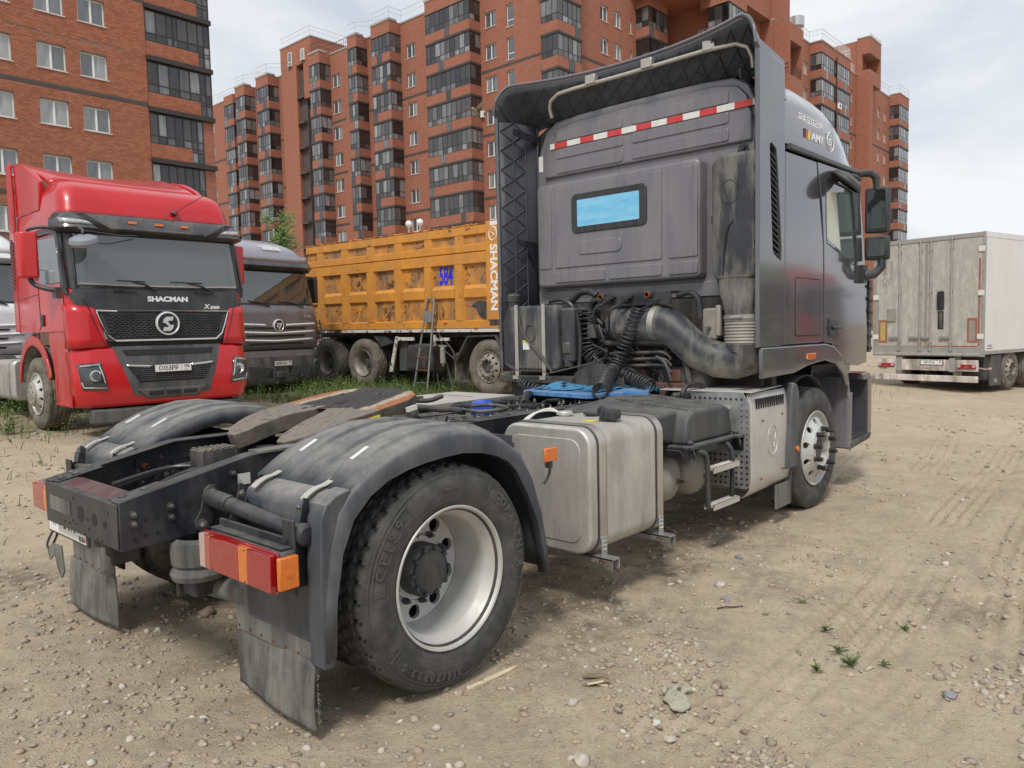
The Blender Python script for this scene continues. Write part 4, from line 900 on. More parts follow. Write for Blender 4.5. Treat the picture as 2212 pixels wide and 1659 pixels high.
def front_wheel(parent, loc, rz, tmat='tyre', rmat='rim', lug='hose', R=.505, W=.31, n=150, cap=False, tall=.058, dirty=None, spin=0.0):
    r = MB(); r.lathe([(.293, .06), (.300, .012), (.309, -.002), (.306, -.008), (.298, -.006), (.290, .010), (.280, .03), (.268, .032), (.256, .012)], n=64)
    yf = lambda q: .012-.062*max(0, min(1, (.256-q)/.075))**1.5
    disc_holes(r, .182, .256, .222, .026, 10, yf, math.radians(18)+spin)
    r.lathe([(.182, -.05), (.176, -.054), (.148, -.056), (.140, -.050), (.138, .04)], n=48)
    w = obj('wheel', r, rmat, parent, loc=loc, rot=(0, 0, rz), smooth=40)
    t, _, _ = tyre_mb(R, W, n, True, rib=not cap); obj('tyre', t, tmat, w, smooth=40)
    h = MB()
    if cap: h.lathe([(.175, -.055), (.172, -.075), (.15, -.085), (0, -.088)], n=40)
    else: h.lathe([(.137, .03), (.12, .0), (.105, -.012), (.07, -.016), (0, -.018)], n=36)
    obj('hub', h, 'pipe' if cap else 'hub_dark', w, smooth=30)
    for i in range(10):
        a = 2*math.pi*i/10+spin+.3; rr_ = .1675 if not cap else .13; g = MB(); y = -.054 if not cap else -.08
        c = (rr_*math.cos(a), y, rr_*math.sin(a))
        if cap: g.lathe([(.018, -.0), (.018, -.012), (0, -.014)], c, 'y', 12)
        else: g.lathe([(.023, .0), (.023, -.012), (.019, -.016), (.019, -tall), (.014, -tall-.006), (0, -tall-.006)], c, 'y', 6)
        obj('lug_nut', g, lug, w, smooth=30)
    b = MB(); b.lathe([(.24, .05), (.24, .3)], n=32); b.lathe([(.24, .1), (0, .1)], n=24); obj('brake_drum', b, 'engine', w)
    return w
# ---------------------------------------------------------------- the dark grey tractor unit
T = thing('tractor_truck', 'large dark grey tractor unit in front, seen from behind with its greasy coupling plate', 'truck', (0, 0, 0))
def add(name, mb, mat, par=T, **k): return obj(name, mb, mat, par, **k)
def bolt_at(mb, p, r, h, ax): mb.lathe([(r*1.5, 0), (r*1.5, h*.2), (r, h*.2)], p, ax, 10); hexnut(mb, p, r, h, ax); mb.lathe([(r*.5, h), (r*.5, h*1.6), (0, h*1.6)], p, ax, 6)
# frame rails
def rail(sgn):
    mb = MB(); top = [(-1.03, .885), (-.45, 1.0), (5.2, 1.0)]; bot = [(5.2, .735), (-.35, .735), (-.6, .70), (-1.03, .685)]
    web = top+bot; y0 = sgn*.43; mb.prism(web, 'y', y0, y0-sgn*.009)
    for line in (top, bot[::-1]):
        for (xa, za), (xb, zb) in zip(line, line[1:]):
            up = line is top; t = -.009 if up else .009
            mb.prism([(xa, za), (xb, zb), (xb, zb+t), (xa, za+t)], 'y', y0-sgn*.0095, y0-sgn*.085)
    return mb
for sg in (-1, 1):
    r = add('frame_rail', rail(sg), 'frame_black', bev=.004, fix=True)
    if sg < 0:
        b = MB(); yb = -.432
        for x, z in ((-.979, .828), (-.979, .79), (-.829, .835), (-.829, .79), (-.663, .862), (-.712, .728), (-.55, .93)): bolt_at(b, (x, yb, z), .011, -.02, 'y')
        obj('bolt', b, 'dark_metal', r)
        hl = MB()
        for x, z, q in ((-.93, .80, .009), (-.885, .80, .009), (-.885, .735, .008), (-.93, .735, .009), (-.975, .725, .009), (-.80, .735, .008), (-.757, .83, .017), (-.60, .88, .008), (-.55, .83, .02), (-.52, .87, .01), (-.70, .79, .008), (-.84, .735, .009)): hl.lathe([(q, -.001), (q, -.0005), (0, -.0006)], (x, yb+.0005, z), 'y', 14)
        objs('bolt_hole', hl, 'cab_seam', r)
        s = MB().box(-.527, -.467, -.4315, -.4305, .872, .922); obj('sticker', s, 'label_white', r)
    else:
        b = MB()
        for x, z in ((-.62, .86), (-.6, .80), (-.35, .9), (-.3, .82), (-.15, .9), (0.0, .92), (.1, .92), (.25, .92), (-.5, .91)): bolt_at(b, (x, .42, z), .011, -.016, 'y')
        obj('bolt', b, 'dark_metal', r)
        hl = MB()
        for x, z, q in ((-.7, .83, .02), (-.78, .85, .008), (-.62, .9, .009), (-.52, .86, .009), (-.45, .87, .02), (-.4, .93, .008), (-.2, .95, .009), (-.1, .95, .009), (.05, .95, .01), (-.67, .78, .008)): hl.lathe([(q, -.001), (q, -.0012), (0, -.0013)], (x, .4205, z), 'y', 14)
        objs('bolt_hole', hl, 'cab_seam', r)
        pl = MB().box(-.63, -.55, .405, .42, .76, .92); obj('bracket', pl, 'frame_black', r); pp = MB(); pp.lathe([(.016, 0), (.016, -.02), (.009, -.02), (.009, -.045)], (-.59, .404, .885), 'y', 10); obj('brass_port', pp, 'rust', r)
# rear cross member: channel closed to the back
cm = MB(); cm.prism([(-1.035, .69), (-1.026, .69), (-1.026, .868), (-.93, .885), (-.93, .893), (-1.035, .874)], 'y', -.415, .425)
c_ = add('cross_member', cm, 'frame_black', bev=.006, fix=True)
tp = MB().prism([(-1.015, .8755), (-.932, .8945), (-.932, .8965), (-1.015, .8775)], 'y', -.40, .25); obj('top_flange', tp, 'frame_red', c_, fix=True)
gs = MB()
for y0, y1 in ((-.41, -.30), (.30, .42)): gs.prism([(-1.02, .8775), (-.82, .918), (-.82, .924), (-1.02, .8835)], 'y', y0, y1)
obj('gusset_plate', gs, 'frame_black', c_, fix=True, bev=.002)
b = MB()
for x, y in ((-.985, -.36), (-.90, -.36), (-.99, .33), (-.93, .33), (-.985, .385), (-.93, .385), (-.85, .385)): b.lathe([(.019, 0), (.018, .006), (.012, .012), (0, .014)], (x, y, .8835+(x+1.02)*.2), 'z', 14)
objs('rivet', b, 'dark_metal', c_)
hl = MB()
for y, z, q in ((-.02, .783, .034), (-.176, .78, .027), (-.287, .775, .016), (.08, .74, .006), (.04, .73, .006), (-.06, .70, .006), (-.1, .77, .008), (-.11, .73, .007), (.06, .84, .008), (-.25, .70, .006), (-.33, .83, .007), (-.2, .70, .006), (.18, .72, .006), (.12, .72, .006)): hl.lathe([(q, 0), (q, -.0012), (0, -.0013)], (-1.0352, y, z), 'x', 20)
objs('cutout', hl, 'cab_seam', c_)
pl = MB().box(-1.0385, -1.0355, .10, .355, .755, .82); obj('blank_plate', pl, 'mud_panel', c_)
# number plate below
pm = MB().box(-.979, -.968, .08, .60, .600, .713); pp = add('number_plate', pm, 'black_plastic', bev=.004)
obj('plate_face', MB().box(-.982, -.9792, .10, .58, .612, .703), 'white_plate', pp)
text('plate_text', 'RUS', 'print_black', pp, (-.9825, .155, .628), (0, -1, 0), (0, 0, 1), .032, .0004, .0008)
for i, ch in enumerate('HЭ2HУ'): text('plate_text', ch, 'print_black', pp, (-.9825, .50-.068*i, .668), (0, -1, 0), (0, 0, 1), .075, .0004, .002, .85)
fl = MB().box(-.983, -.9822, .105, .125, .620, .636); obj('flag_mark', fl, 'tape_red', pp)
# inner cross members and tubes between the rails
mb = MB()
for x in (-.05, 1.0, 2.0, 3.0, 4.2): mb.box(x-.05, x+.05, -.42, .42, .76, .94)
add('inner_cross_member', mb, 'frame_black', bev=.006)
# valve block, hoses between the rails
v_ = MB(); v_.box(-.50, -.32, -.05, .08, .87, .985); v_.box(-.52, -.34, -.08, .02, .84, .87); 
for i in range(6): v_.box(-.49+.03*i, -.475+.03*i, -.052, .082, .985, .992)
add('valve_block', v_, 'dark_metal', bev=.004)
v_ = MB(); v_.lathe([(.03, 0), (.03, .07), (.02, .08)], (-.5, .16, .85), 'y', 16, caps=True)
for i in range(8): v_.lathe([(.033, .008*i), (.033, .008*i+.004)], (-.5, .16, .85), 'y', 16)
add('valve_connector', v_, 'black_plastic')
hs = MB(); rz_ = random.Random(9)
for k in range(9):
    y0 = rz_.uniform(-.3, .3); P = [(-.75+rz_.uniform(-.1, .2), y0+.1, .80+rz_.uniform(0, .04)), (-.55, y0, .84+rz_.uniform(0, .06)), (-.35, y0-.1, .86+rz_.uniform(0, .05)), (-.1, y0+.05, .85)]
    hs.tube(P, rz_.choice([.006, .009, .012]), 7)
hs.tube([(-.46, .42, .87), (-.50, .36, .85), (-.52, .3, .82), (-.62, .1, .80), (-.76, .0, .79), (-.9, -.1, .78), (-1.0, -.02, .78)], .014, 8)
objs('air_hose', hs, 'hose', T)
# air springs, axle, arms
for sg in (-1, 1):
    a = MB(); a.lathe([(.12, .69), (.15, .675), (.155, .62), (.15, .575), (.135, .56), (.15, .55), (.162, .53), (.15, .505), (.12, .50), (0, .50)], (-.72, sg*.43, 0), 'z', 36); a.v = [((x+.72)*.72-.72, (y-sg*.43)*.72+sg*.43, .69+(z-.69)*.95) for x, y, z in a.v]; add('air_spring', a, 'mud_panel')
    a = MB(); a.box(-.77, -.67, sg*.43-.06, sg*.43+.06, .44, .51); a.box(-.79, -.65, sg*.36-.01, sg*.36+.01, .42, .51); add('spring_bracket', a, 'engine', bev=.01)
a = MB(); a.tube([(-.69, -.36, .47), (-.56, -.70, .43), (-.45, -1.0, .40)], .05, 20); add('cross_tube', a, 'mud_panel')
a = MB(); a.tube([(0, -.95, .485), (0, -.3, .485)], .08, 16); a.tube([(0, .95, .485), (0, .3, .485)], .08, 16); a.lathe([(.09, -.32), (.24, -.12), (.27, 0), (.24, .12), (.09, .32)], (0, 0, .485), 'y', 24); a.lathe([(.22, -.2), (.17, -.3), (.06, -.34), (0, -.35)], (0, 0, .485), 'x', 20); add('rear_axle', a, 'engine')
a = MB(); a.tube([(.3, .0, .62), (3.2, 0, .7)], .055, 12); add('drive_shaft', a, 'engine')
# wheels
wR, tyR = rear_wheel(T, (0, -1.235, .485), 0, n=200, spin=.12)
def polar(rad, deg): return (rad*math.cos(math.radians(deg)), rad*math.sin(math.radians(deg)))
arc_text(tyR, 'COPARTNER', .408, 22, .052, 'tyre_letter', spread=1.25); arc_text(tyR, 'CP159', .408, 150, .062, 'tyre_letter', spread=1.3)
arc_text(tyR, '315/70R22.5', .408, 248, .042, 'tyre_letter', spread=1.25, flip=False); arc_text(tyR, 'TUBELESS', .392, 92, .018, 'tyre_letter')
bd = MB()
for a0, a1 in ((-14, 58), (126, 176), (215, 282)):
    for rad in (.378, .438): bd.tube([(rad*math.cos(math.radians(a)), -.0155+(.003 if rad > .43 else 0), rad*math.sin(math.radians(a))) for a in np.linspace(a0, a1, 20)], .0016, 4)
    for a in (a0, a1): bd.tube([(q*math.cos(math.radians(a)), -.0175, q*math.sin(math.radians(a))) for q in np.linspace(.378, .438, 4)], .0016, 4)
for rad in (.338, .352, .455): bd.tube([(rad*math.cos(q), -.0085 if rad < .34 else (-.0105 if rad < .4 else -.006), rad*math.sin(q)) for q in np.linspace(0, 2*math.pi, 80)], .0014, 4)
obj('moulded_rib', bd, 'tyre_letter', tyR)
rear_wheel(T, (0, 1.235, .485), math.pi, n=120)
front_wheel(T, (4.167, -1.2, .5), 0, n=160, spin=.1); front_wheel(T, (4.167, 1.2, .5), math.pi, n=80)
# rear fenders
outer = [(-.650, .335), (-.640, .55), (-.612, .75), (-.572, .88), (-.526, .942), (-.42, 1.01), (-.30, 1.065), (-.18, 1.10), (-.066, 1.12), (.07, 1.12), (.205, 1.10), (.30, 1.06), (.38, 1.01), (.445, .957), (.53, .82), (.59, .66), (.625, .50), (.638, .37)]
inner = [(-.608, .346), (-.597, .55), (-.565, .72), (-.51, .84), (-.43, .915), (-.345, .96), (-.235, .99), (-.14, 1.004), (-.04, 1.012), (.062, 1.015), (.18, 1.0), (.27, .975), (.345, .94), (.40, .89), (.475, .77), (.545, .62), (.585, .47), (.605, .355)]
top = outer[4:]
def seg_top(sg):
    mb = MB(); ys = np.linspace(.60, 1.235, 60); P = []
    for (x, z) in top:
        row = []
        for j, y in enumerate(ys):
            n = Vector((x-0, 0, z-.45)).normalized(); q = (y-.60)/.635
            rdg = (.013 if math.cos(q*2*math.pi*3.5+.5) > .1 else 0) if .06 < q < .93 and -.44 < x < .40 else 0
            edge = -.022*max(0, (q-.9)/.1)**2-.01*max(0, (.06-q)/.06)
            row.append((x+n.x*(rdg+edge), sg*y, z+n.z*(rdg+edge)))
        P.append(row)
    mb.grid(P); return mb
for sg in (-1, 1):
    f = add('fender', seg_top(sg), 'fender_plastic', solid=.008, fix=True, smooth=50)
    # outer lip: flat ring between the inner and outer curve, rolled at the top edge
    L_ = MB(); P = []
    for (xo, zo), (xi, zi) in zip(outer, inner):
        row = []
        for t in np.linspace(0, 1, 5):
            row.append((xo+(xi-xo)*t, sg*(1.235+.018*math.sin(min(1, t*1.6)*math.pi/2)), zo-.008*(1-t)+(zi-zo)*t))
        row.append((xi, sg*1.20, zi-.002)); P.append(row)
    L_.grid(P); obj('fender_lip', L_, 'fender_plastic', f, solid=.006, fix=True, smooth=45)
    I_ = MB(); I_.grid([[(x, sg*.603, z), (x*.97, sg*.597, z-.02-.07*min(1, (k+1)/3)*min(1, (14-k)/3))] for k, (x, z) in enumerate(top)]); obj('inner_lip', I_, 'fender_plastic', f, solid=.006)
    # front drop: closes the arch ahead of the wheel
    D_ = MB(); P = []
    for (x, z) in outer[13:]: P.append([(x, sg*y, z) for y in np.linspace(.62, 1.235, 6)])
    D_.grid(P); obj('front_drop', D_, 'inner_plastic', f, solid=.006)
    rb = MB()
    for zz in np.linspace(.42, .95, 14):
        for yy in np.linspace(.62, .98, 7): rb.box(.655, .668, sg*yy-.022, sg*yy+.022, zz-.012, zz+.012)
    rb.box(.64, .655, sg*.6, sg*1.0, .38, 1.0); obj('fender_grille', rb, 'inner_plastic', f)
    # rear guard: bulged box, lower plate, flap
    g = MB(); prof = [(-.515, .947), (-.57, .93), (-.605, .905), (-.622, .87), (-.63, .60), (-.63, .42), (-.625, .30), (-.61, .30), (-.612, .60), (-.60, .85), (-.58, .88), (-.52, .92)]
    g.prism(prof, 'y', sg*.66, sg*1.20); gd = add('rear_guard', g, 'fender_plastic', bev=.004, fix=True)
    g2 = MB(); q2 = [(-.515, .955), (-.575, .94), (-.62, .91), (-.643, .86), (-.655, .60), (-.652, .305), (-.606, .305), (-.597, .6), (-.57, .75), (-.53, .86), (-.47, .91)]
    g2.prism(q2, 'y', sg*1.15, sg*1.242); obj('guard_edge', g2, 'fender_plastic', gd, bev=.006, fix=True)
    lp = MB().box(-.628, -.618, sg*.56, sg*1.14, .29, .63); lo = add('guard_plate', lp, 'mud_panel', bev=.003, loc=(0 if sg < 0 else -.08, 0, 0))
    rv = MB()
    for i in range(7): rv.lathe([(.006, 0), (.006, -.004), (0, -.005)], (-.6285, sg*(.58+i*.09), .31), 'x', 8)
    objs('rivet', rv, 'rust', lo)
    # flap with ragged edge
    F_ = MB(); P = []; nn_ = 26
    for i in range(14):
        t = i/13; row = []
        for j in range(nn_+1):
            s = j/nn_; y = .555+.60*s; zb = .055-.02*s if sg < 0 else .03
            x = -.622-.02*math.sin(t*2.0)*(.4+s)+.010*math.sin(s*5+t*2); z = .305*(1-t)+zb*t
            row.append((x, sg*y, z))
        P.append(row)
    F_.grid(P); fo = add('mud_flap', F_, 'mud_rubber', solid=.008, loc=(0 if sg < 0 else -.08, 0, 0))
    fr = MB(); rq = random.Random(4)
    for i in range(60):
        z = .06+rq.random()*.24; y0 = 1.153; fr.tube([(-.63, sg*y0, z), (-.63+rq.uniform(-.006, .006), sg*(y0+rq.uniform(.006, .016)), z+rq.uniform(-.008, .008))], .0014, 3)
    obj('frayed_edge', fr, 'mud_rubber', fo)
    # clips, slots
    for yy in (.74, 1.10):
        c2 = MB(); pth = [(-.47, .985), (-.50, .968), (-.53, .958), (-.57, .952), (-.605, .935), (-.625, .92)]
        c2.prism([(a, b) for a, b in pth]+[(a, b-.004) for a, b in pth[::-1]], 'y', sg*(yy-.018), sg*(yy+.018)); obj('strap_clip', c2, 'aluminium', gd, fix=True)
        sl = MB(); sl.prism([(-.40, 1.03), (-.32, 1.068), (-.32, 1.078), (-.40, 1.040)], 'y', sg*yy-.011, sg*yy+.011)
        obj('clip_slot', sl, 'label_white', f, fix=True)
    # carrier tube
    tb = MB(); tb.tube([(-.66, sg*.435, .845), (-.66, sg*.62, .835)], .038, 20); tb.tube([(-.66, sg*.62, .835), (-.66, sg*1.14, .80)], .032, 20); tb.lathe([(.042, 0), (.042, .03), (.03, .04), (0, .042)], (-.66, sg*1.14, .80), 'y', 20) if sg > 0 else tb.lathe([(.042, 0), (.042, -.03), (.03, -.04), (0, -.042)], (-.66, -1.14, .80), 'y', 20)
    to_ = add('fender_carrier', tb, 'frame_black')
    pl = MB(); pl.prism([(-.70, .70), (-.73, .715), (-.735, .75), (-.705, .80), (-.69, .875), (-.665, .90), (-.635, .895), (-.62, .87), (-.64, .80), (-.66, .73), (-.675, .705)], 'y', sg*.4325, sg*.446); obj('bracket_plate', pl, 'frame_black', to_, bev=.003, fix=True)
    bb = MB(); bolt_at(bb, (-.662, sg*.446, .868), .017, sg*.03, 'y'); bolt_at(bb, (-.705, sg*.446, .735), .017, sg*.03, 'y'); obj('bolt', bb, 'bolt', to_)
    for yy in (.66, 1.13):
        s = MB(); s.prism([(-.62, .92), (-.625, .60), (-.70, .60), (-.705, .76), (-.66, .85), (-.64, .93)], 'y', sg*yy-.004, sg*yy+.004); obj('side_bracket', s, 'frame_black', to_, fix=True)
    bb = MB(); bolt_at(bb, (-.705, sg*1.12, .71), .010, -.012, 'x'); bolt_at(bb, (-.705, sg*1.12, .64), .010, -.012, 'x'); bolt_at(bb, (-.65, sg*.70, .895), .010, -.012, 'x'); bolt_at(bb, (-.65, sg*1.12, .895), .009, -.012, 'x'); obj('bolt', bb, 'bolt', to_)
    sb = MB().box(-.712, -.70, sg*1.09, sg*1.165, .585, .86); obj('bracket_tab', sb, 'frame_black', to_, bev=.003)
    hb = MB().box(-.755, -.70, sg*.62, sg*1.15, .758, .764); hb.box(-.715, -.70, sg*.62, sg*1.12, .70, .79); obj('lamp_bracket', hb, 'frame_black', to_)
    # tail lamp
    R0, R1 = (.60, 1.16); tl = MB().box(-.765, -.70, sg*(R0+.02), sg*(R1+.01), .61, .755); lampb = add('tail_lamp', tl, 'black_plastic', bev=.012, loc=(0, 0, 0) if sg < 0 else (-.07, .06, 0))
    rd = MB(); rd.prism([(sg*y, z) for y, z in rr(R0, R1, .603, .757, .018)], 'x', -.768, -.775); obj('lamp_rim', rd, 'lens_red', lampb, fix=True)
    cuts = [(.61, .655, 'lens_pink'), (.655, .70, 'lens_faded'), (.70, .92, 'lens_red'), (.92, .985, 'lens_amber'), (.985, 1.15, 'lens_red')]
    for a, b_, m_ in cuts:
        q = MB().box(-.80, -.776, sg*(a+.0008), sg*(b_-.0008), .612, .748); obj('lens', q, m_, lampb, bev=.0025, seg=2)
    am = MB().box(-.79, -.71, sg*1.172, sg*1.196, .625, .745); ao = obj('side_lens', am, 'lens_amber', lampb, bev=.006)
    rf = MB(); rf.lathe([(.016, 0), (.016, -.002 if sg < 0 else .002), (0, -.003 if sg < 0 else .003)], (-.75, sg*1.196, .685), 'y', 18); obj('reflector', rf, 'lens_orange', ao)
    sc_ = MB()
    for y, z in ((.71, .74), (.71, .62), (.97, .74), (.97, .62)): sc_.lathe([(.005, 0), (.005, -.002), (0, -.003)], (-.8, sg*y, z), 'x', 8)
    obj('screw', sc_, 'bolt', lampb)
cb_ = MB(); cb_.tube([(-.80, .70, .66), (-.90, .72, .60), (-.96, .70, .52), (-.97, .64, .50), (-.95, .60, .56), (-.93, .58, .66), (-.92, .55, .75)], .006, 6); add('loose_cable', cb_, 'hose')
tr_ = MB(); tr_.prism([(.52, .55), (.60, .50), (.575, .46), (.50, .50), (.47, .44), (.42, .40), (.38, .44), (.40, .56)], 'x', -.985, -.992); add('torn_rubber', tr_, 'mud_rubber', fix=True)
# fifth wheel
P5 = Matrix.Translation((.25, 0, 1.130)) @ Matrix.Rotation(math.radians(-9.4), 4, 'Y')
half = [(.44, .0), (.44, .12), (.41, .24), (.35, .34), (.24, .405), (.0, .425), (-.16, .425), (-.29, .405), (-.40, .36), (-.465, .28), (-.465, .21), (-.40, .165), (-.30, .14), (-.18, .115), (-.10, .075), (-.05, .05), (.08, .045), (.15, .03)]
outl = half+[(x, -y) for x, y in half[::-1] if y > 0]
def f5z(x): return -.045*max(0, (-.15-x)/.32)**1.8
mb = MB(); top_ = [(x, y, f5z(x)) for x, y in outl]
b5 = bmesh.new(); vs = [b5.verts.new(p) for p in top_]; b5.faces.new(vs); bmesh.ops.triangulate(b5, faces=b5.faces)
for _ in range(3): bmesh.ops.subdivide_edges(b5, edges=[e for e in b5.edges if e.calc_length() > .05], cuts=1, use_grid_fill=True); bmesh.ops.triangulate(b5, faces=b5.faces)
for v in b5.verts: v.co.z = f5z(v.co.x)
bmesh.ops.recalc_face_normals(b5, faces=b5.faces)
if sum(f.normal.z for f in b5.faces) < 0: bmesh.ops.reverse_faces(b5, faces=b5.faces)
ext = bmesh.ops.extrude_face_region(b5, geom=b5.faces[:])
for g in ext['geom']:
    if isinstance(g, bmesh.types.BMVert): g.co.z -= .085; g.co.x *= .975; g.co.y *= .975
bmesh.ops.recalc_face_normals(b5, faces=b5.faces)
me = bpy.data.meshes.new('fifth_wheel_plate'); b5.to_mesh(me); b5.free(); me.shade_smooth(); me.set_sharp_from_angle(angle=math.radians(40)); me.materials.append(M['fifth_wheel']); me.materials.append(M['fifth_side'])
for p_ in me.polygons: p_.material_index = 0 if p_.normal.z > .6 else 1
fw = link('fifth_wheel_plate', me, T); fw.matrix_local = P5; mo = fw.modifiers.new('bevel', 'BEVEL'); mo.width = .026; mo.segments = 4; mo.angle_limit = math.radians(50); mo.limit_method = 'ANGLE'
sk = MB()
ring_ = [(.435, .0), (.435, .12), (.405, .235), (.345, .332), (.235, .397), (.0, .415), (-.16, .412)]
for s_ in (-1, 1):
    P = [[(x, s_*y, -.07), (x*.97, s_*y*.985, -.14 if x > -.1 else -.10)] for x, y in ring_]; sk.grid(P)
obj('skirt', sk, 'fifth_side', fw, solid=.016)
for s_ in (-1, 1):
    pv = MB(); pv.lathe([(.045, 0), (.045, s_*.03), (.036, s_*.036), (0, s_*.036)], (.12, s_*.405, -.10), 'y', 24); obj('pivot_pin', pv, 'dark_metal', fw)
    lg = MB(); lg.prism([(.28, .985), (.20, .985), (.30, 1.04), (.33, 1.09), (.40, 1.09), (.45, 1.04), (.54, .985)], 'y', s_*.42, s_*.49); lg.box(.12, .62, s_*.36, s_*.56, .972, .987); ft = add('pedestal', lg, 'fifth_side', bev=.006, fix=True)
    bb = MB()
    for x in (.15, .58): bolt_at(bb, (x, s_*.52, .987), .016, .022, 'z')
    obj('bolt', bb, 'bolt', ft)
yl = MB(); yl.box(-.20, .02, -.4265, -.4225, -.07, -.025); obj('yellow_label', yl, 'label_yellow', fw)
wl = MB(); wl.box(.20, .27, -.43, -.415, -.06, -.035); obj('white_label', wl, 'label_white', fw)
gb_ = MB(); rg = random.Random(2)
V, F = ico_var(7, 2)
for k in range(38):
    x, y = rg.uniform(-.10, .38), rg.uniform(-.22, .22)
    if abs(y) < .09 and x < .18: continue
    s = rg.uniform(.004, .013); gb_.add([(p[0]*s*1.8+x, p[1]*s*1.5+y, p[2]*s*.5+f5z(x)) for p in V], [tuple(f) for f in F])
obj('grease_lump', gb_, 'hose', fw, smooth=60)
hd = MB(); hd.tube([(.75, -.12, 1.09), (.95, -.2, 1.06), (1.05, -.26, 1.04)], .02, 8); hd.box(.70, 1.12, -.25, -.19, 1.035, 1.045); hd.tube([(1.02, -.20, 1.06), (1.04, -.36, 1.05), (1.10, -.42, 1.05), (1.20, -.43, 1.05), (1.30, -.38, 1.05), (1.30, -.24, 1.06), (1.18, -.18, 1.06)], .011, 8); add('release_handle', hd, 'dark_metal')
jw = MB(); jw.box(.82, .98, .04, .12, 1.10, 1.13); jw.tube([(.84, .10, 1.12), (1.0, .03, 1.10), (1.12, .02, 1.12)], .016, 8); add('coupling_latch', jw, 'dark_metal')
mp_ = MB(); mp_.box(.0, .72, -.60, .60, .985, .997) ; mp_.box(-.42, -.05, -.44, -.34, 1.0, 1.01); add('mounting_plate', mp_, 'mud_panel')
# plates with bolts on the rails, left flat cover, filter can
mb = MB(); mb.box(.95, 3.0, -.46, -.34, 1.001, 1.008); mb.box(.95, 3.0, .34, .46, 1.001, 1.008); add('rail_cover', mb, 'frame_black', bev=.003)
bb = MB(); rb_ = random.Random(8)
for x in np.arange(.9, 3.1, .085):
    for y in (-.30, .30, -.15, .12):
        if rb_.random() < .62: bolt_at(bb, (x, y+rb_.uniform(-.03, .03), .985), .012, .02, 'z')
objs('bolt', bb, 'bolt', T)
cm2 = MB(); cm2.box(.95, 1.9, -.33, .33, .972, .984); add('cross_plate', cm2, 'frame_black')
lc = MB(); lc.prism([(.95, .50), (2.35, .50), (2.35, 1.2), (1.0, 1.2)], 'z', 1.0, 1.012); add('side_cover', lc, 'aluminium', bev=.003)
bc = MB(); bc.lathe([(.075, 0), (.078, .05), (.07, .075), (.045, .088), (0, .09)], (1.38, -.08, .99), 'z', 28); bo = add('oil_filter', bc, 'blue_can'); obj('filter_label', MB().box(1.30, 1.302, -.10, -.05, 1.0, 1.02), 'label_white', bo)
hs = MB()
for k in range(14):
    x0 = rb_.uniform(1.0, 2.6); y0 = rb_.uniform(-.3, .3); hs.tube([(x0, y0, .98), (x0+.15, y0+.06, 1.01), (x0+.3, y0-.05, 1.0), (x0+.45, y0+.02, .97)], rb_.choice([.008, .012, .016]), 6)
hs.tube([(2.0, .1, .99), (2.15, .2, 1.04), (2.3, .25, 1.02)], .03, 8)
objs('chassis_hose', hs, 'hose', T)
# fuel tank right, twin on the left
def tank(sg, x0, x1, name='fuel_tank'):
    mb = MB(); o_ = rr(.60, 1.215, .325, 1.005, .10, 8); mb.prism([(sg*y, z) for y, z in o_], 'x', x0+.015, x1-.015)
    for xa, xb in ((x0+.015, x0), (x1-.015, x1)):
        pass
    t = add(name, mb, 'tank', bev=.016, fix=True, seg=4, smooth=40)
    for xe, d in ((x0+.012, -1),):
        e = MB(); o2 = rr(.66, 1.155, .385, .945, .07, 6); e.prism([(sg*y, z) for y, z in o2], 'x', xe+.004, xe-.0035); obj('end_panel', e, 'tank', t, bev=.0034, fix=True, seg=3)
    for xs in (x0+.12, x1-.05):
        for r_, w_, nm, mt in ((.004, .040, 'strap_rubber', 'hose'), (.009, .030, 'strap', 'tank_strap')):
            s = MB(); o3 = rr(.60-r_, 1.215+r_, .325-r_, 1.005+r_, .10+r_, 8); s.prism([(sg*y, z) for y, z in o3], 'x', xs-w_, xs+w_); obj(nm, s, mt, t, fix=True)
        p = MB(); p.box(xs-.024, xs+.024, sg*1.222, sg*1.23, .27, .42); pl_ = obj('strap_end', p, 'galv', t, bev=.003)
        r_ = MB()
        for i in range(3):
            for j in (-.012, 0, .012): r_.lathe([(.0045, 0), (.003, sg*.003), (0, sg*.003)], (xs+j, sg*1.23, .35+i*.022), 'y', 8)
        obj('rivet', r_, 'chrome', t)
        k_ = MB(); k_.lathe([(.012, 0), (.012, sg*.002), (0, sg*.002)], (xs, sg*1.23, .30), 'y', 12); obj('strap_slot', k_, 'cab_seam', t)
        b = MB(); b.prism([(sg*.44, .31), (sg*1.30, .31), (sg*1.30, .25), (sg*1.28, .25), (sg*1.20, .28), (sg*.44, .24)], 'x', xs-.035, xs-.028); b.box(xs-.035, xs+.035, sg*.44, sg*1.30, .303, .312); b.box(xs+.028, xs+.035, sg*.44, sg*1.30, .25, .303); bo_ = obj('tank_bracket', b, 'galv', t, fix=True)
        z_ = MB(); z_.lathe([(.014, 0), (.014, .03), (0, .03)], (xs-.04, sg*1.26, .282), 'x', 12); z_.lathe([(.014, -.045), (.014, .01), (0, .01)], (xs, sg*1.235, .29), 'x', 12); obj('rusty_bolt', z_, 'rust', t)
    return t
tk = tank(-1, 1.0, 1.745)
def cap(p, r, h, mat, par, tilt=0):
    c = MB(); c.lathe([(r*.8, 0), (r*.8, h*.35), (r, h*.36), (r*1.02, h*.8), (r*.9, h), (r*.5, h*.96), (0, h*.96)], (0, 0, 0), 'z', 26)
    for i in range(12): a = i*math.pi/6; c.box(-.006, .006, r-.002, r+.006, h*.38, h*.8, Matrix.Rotation(a, 4, 'Z'))
    o = obj('tank_cap', c, mat, par, loc=p, rot=(tilt, 0, 0)); return o
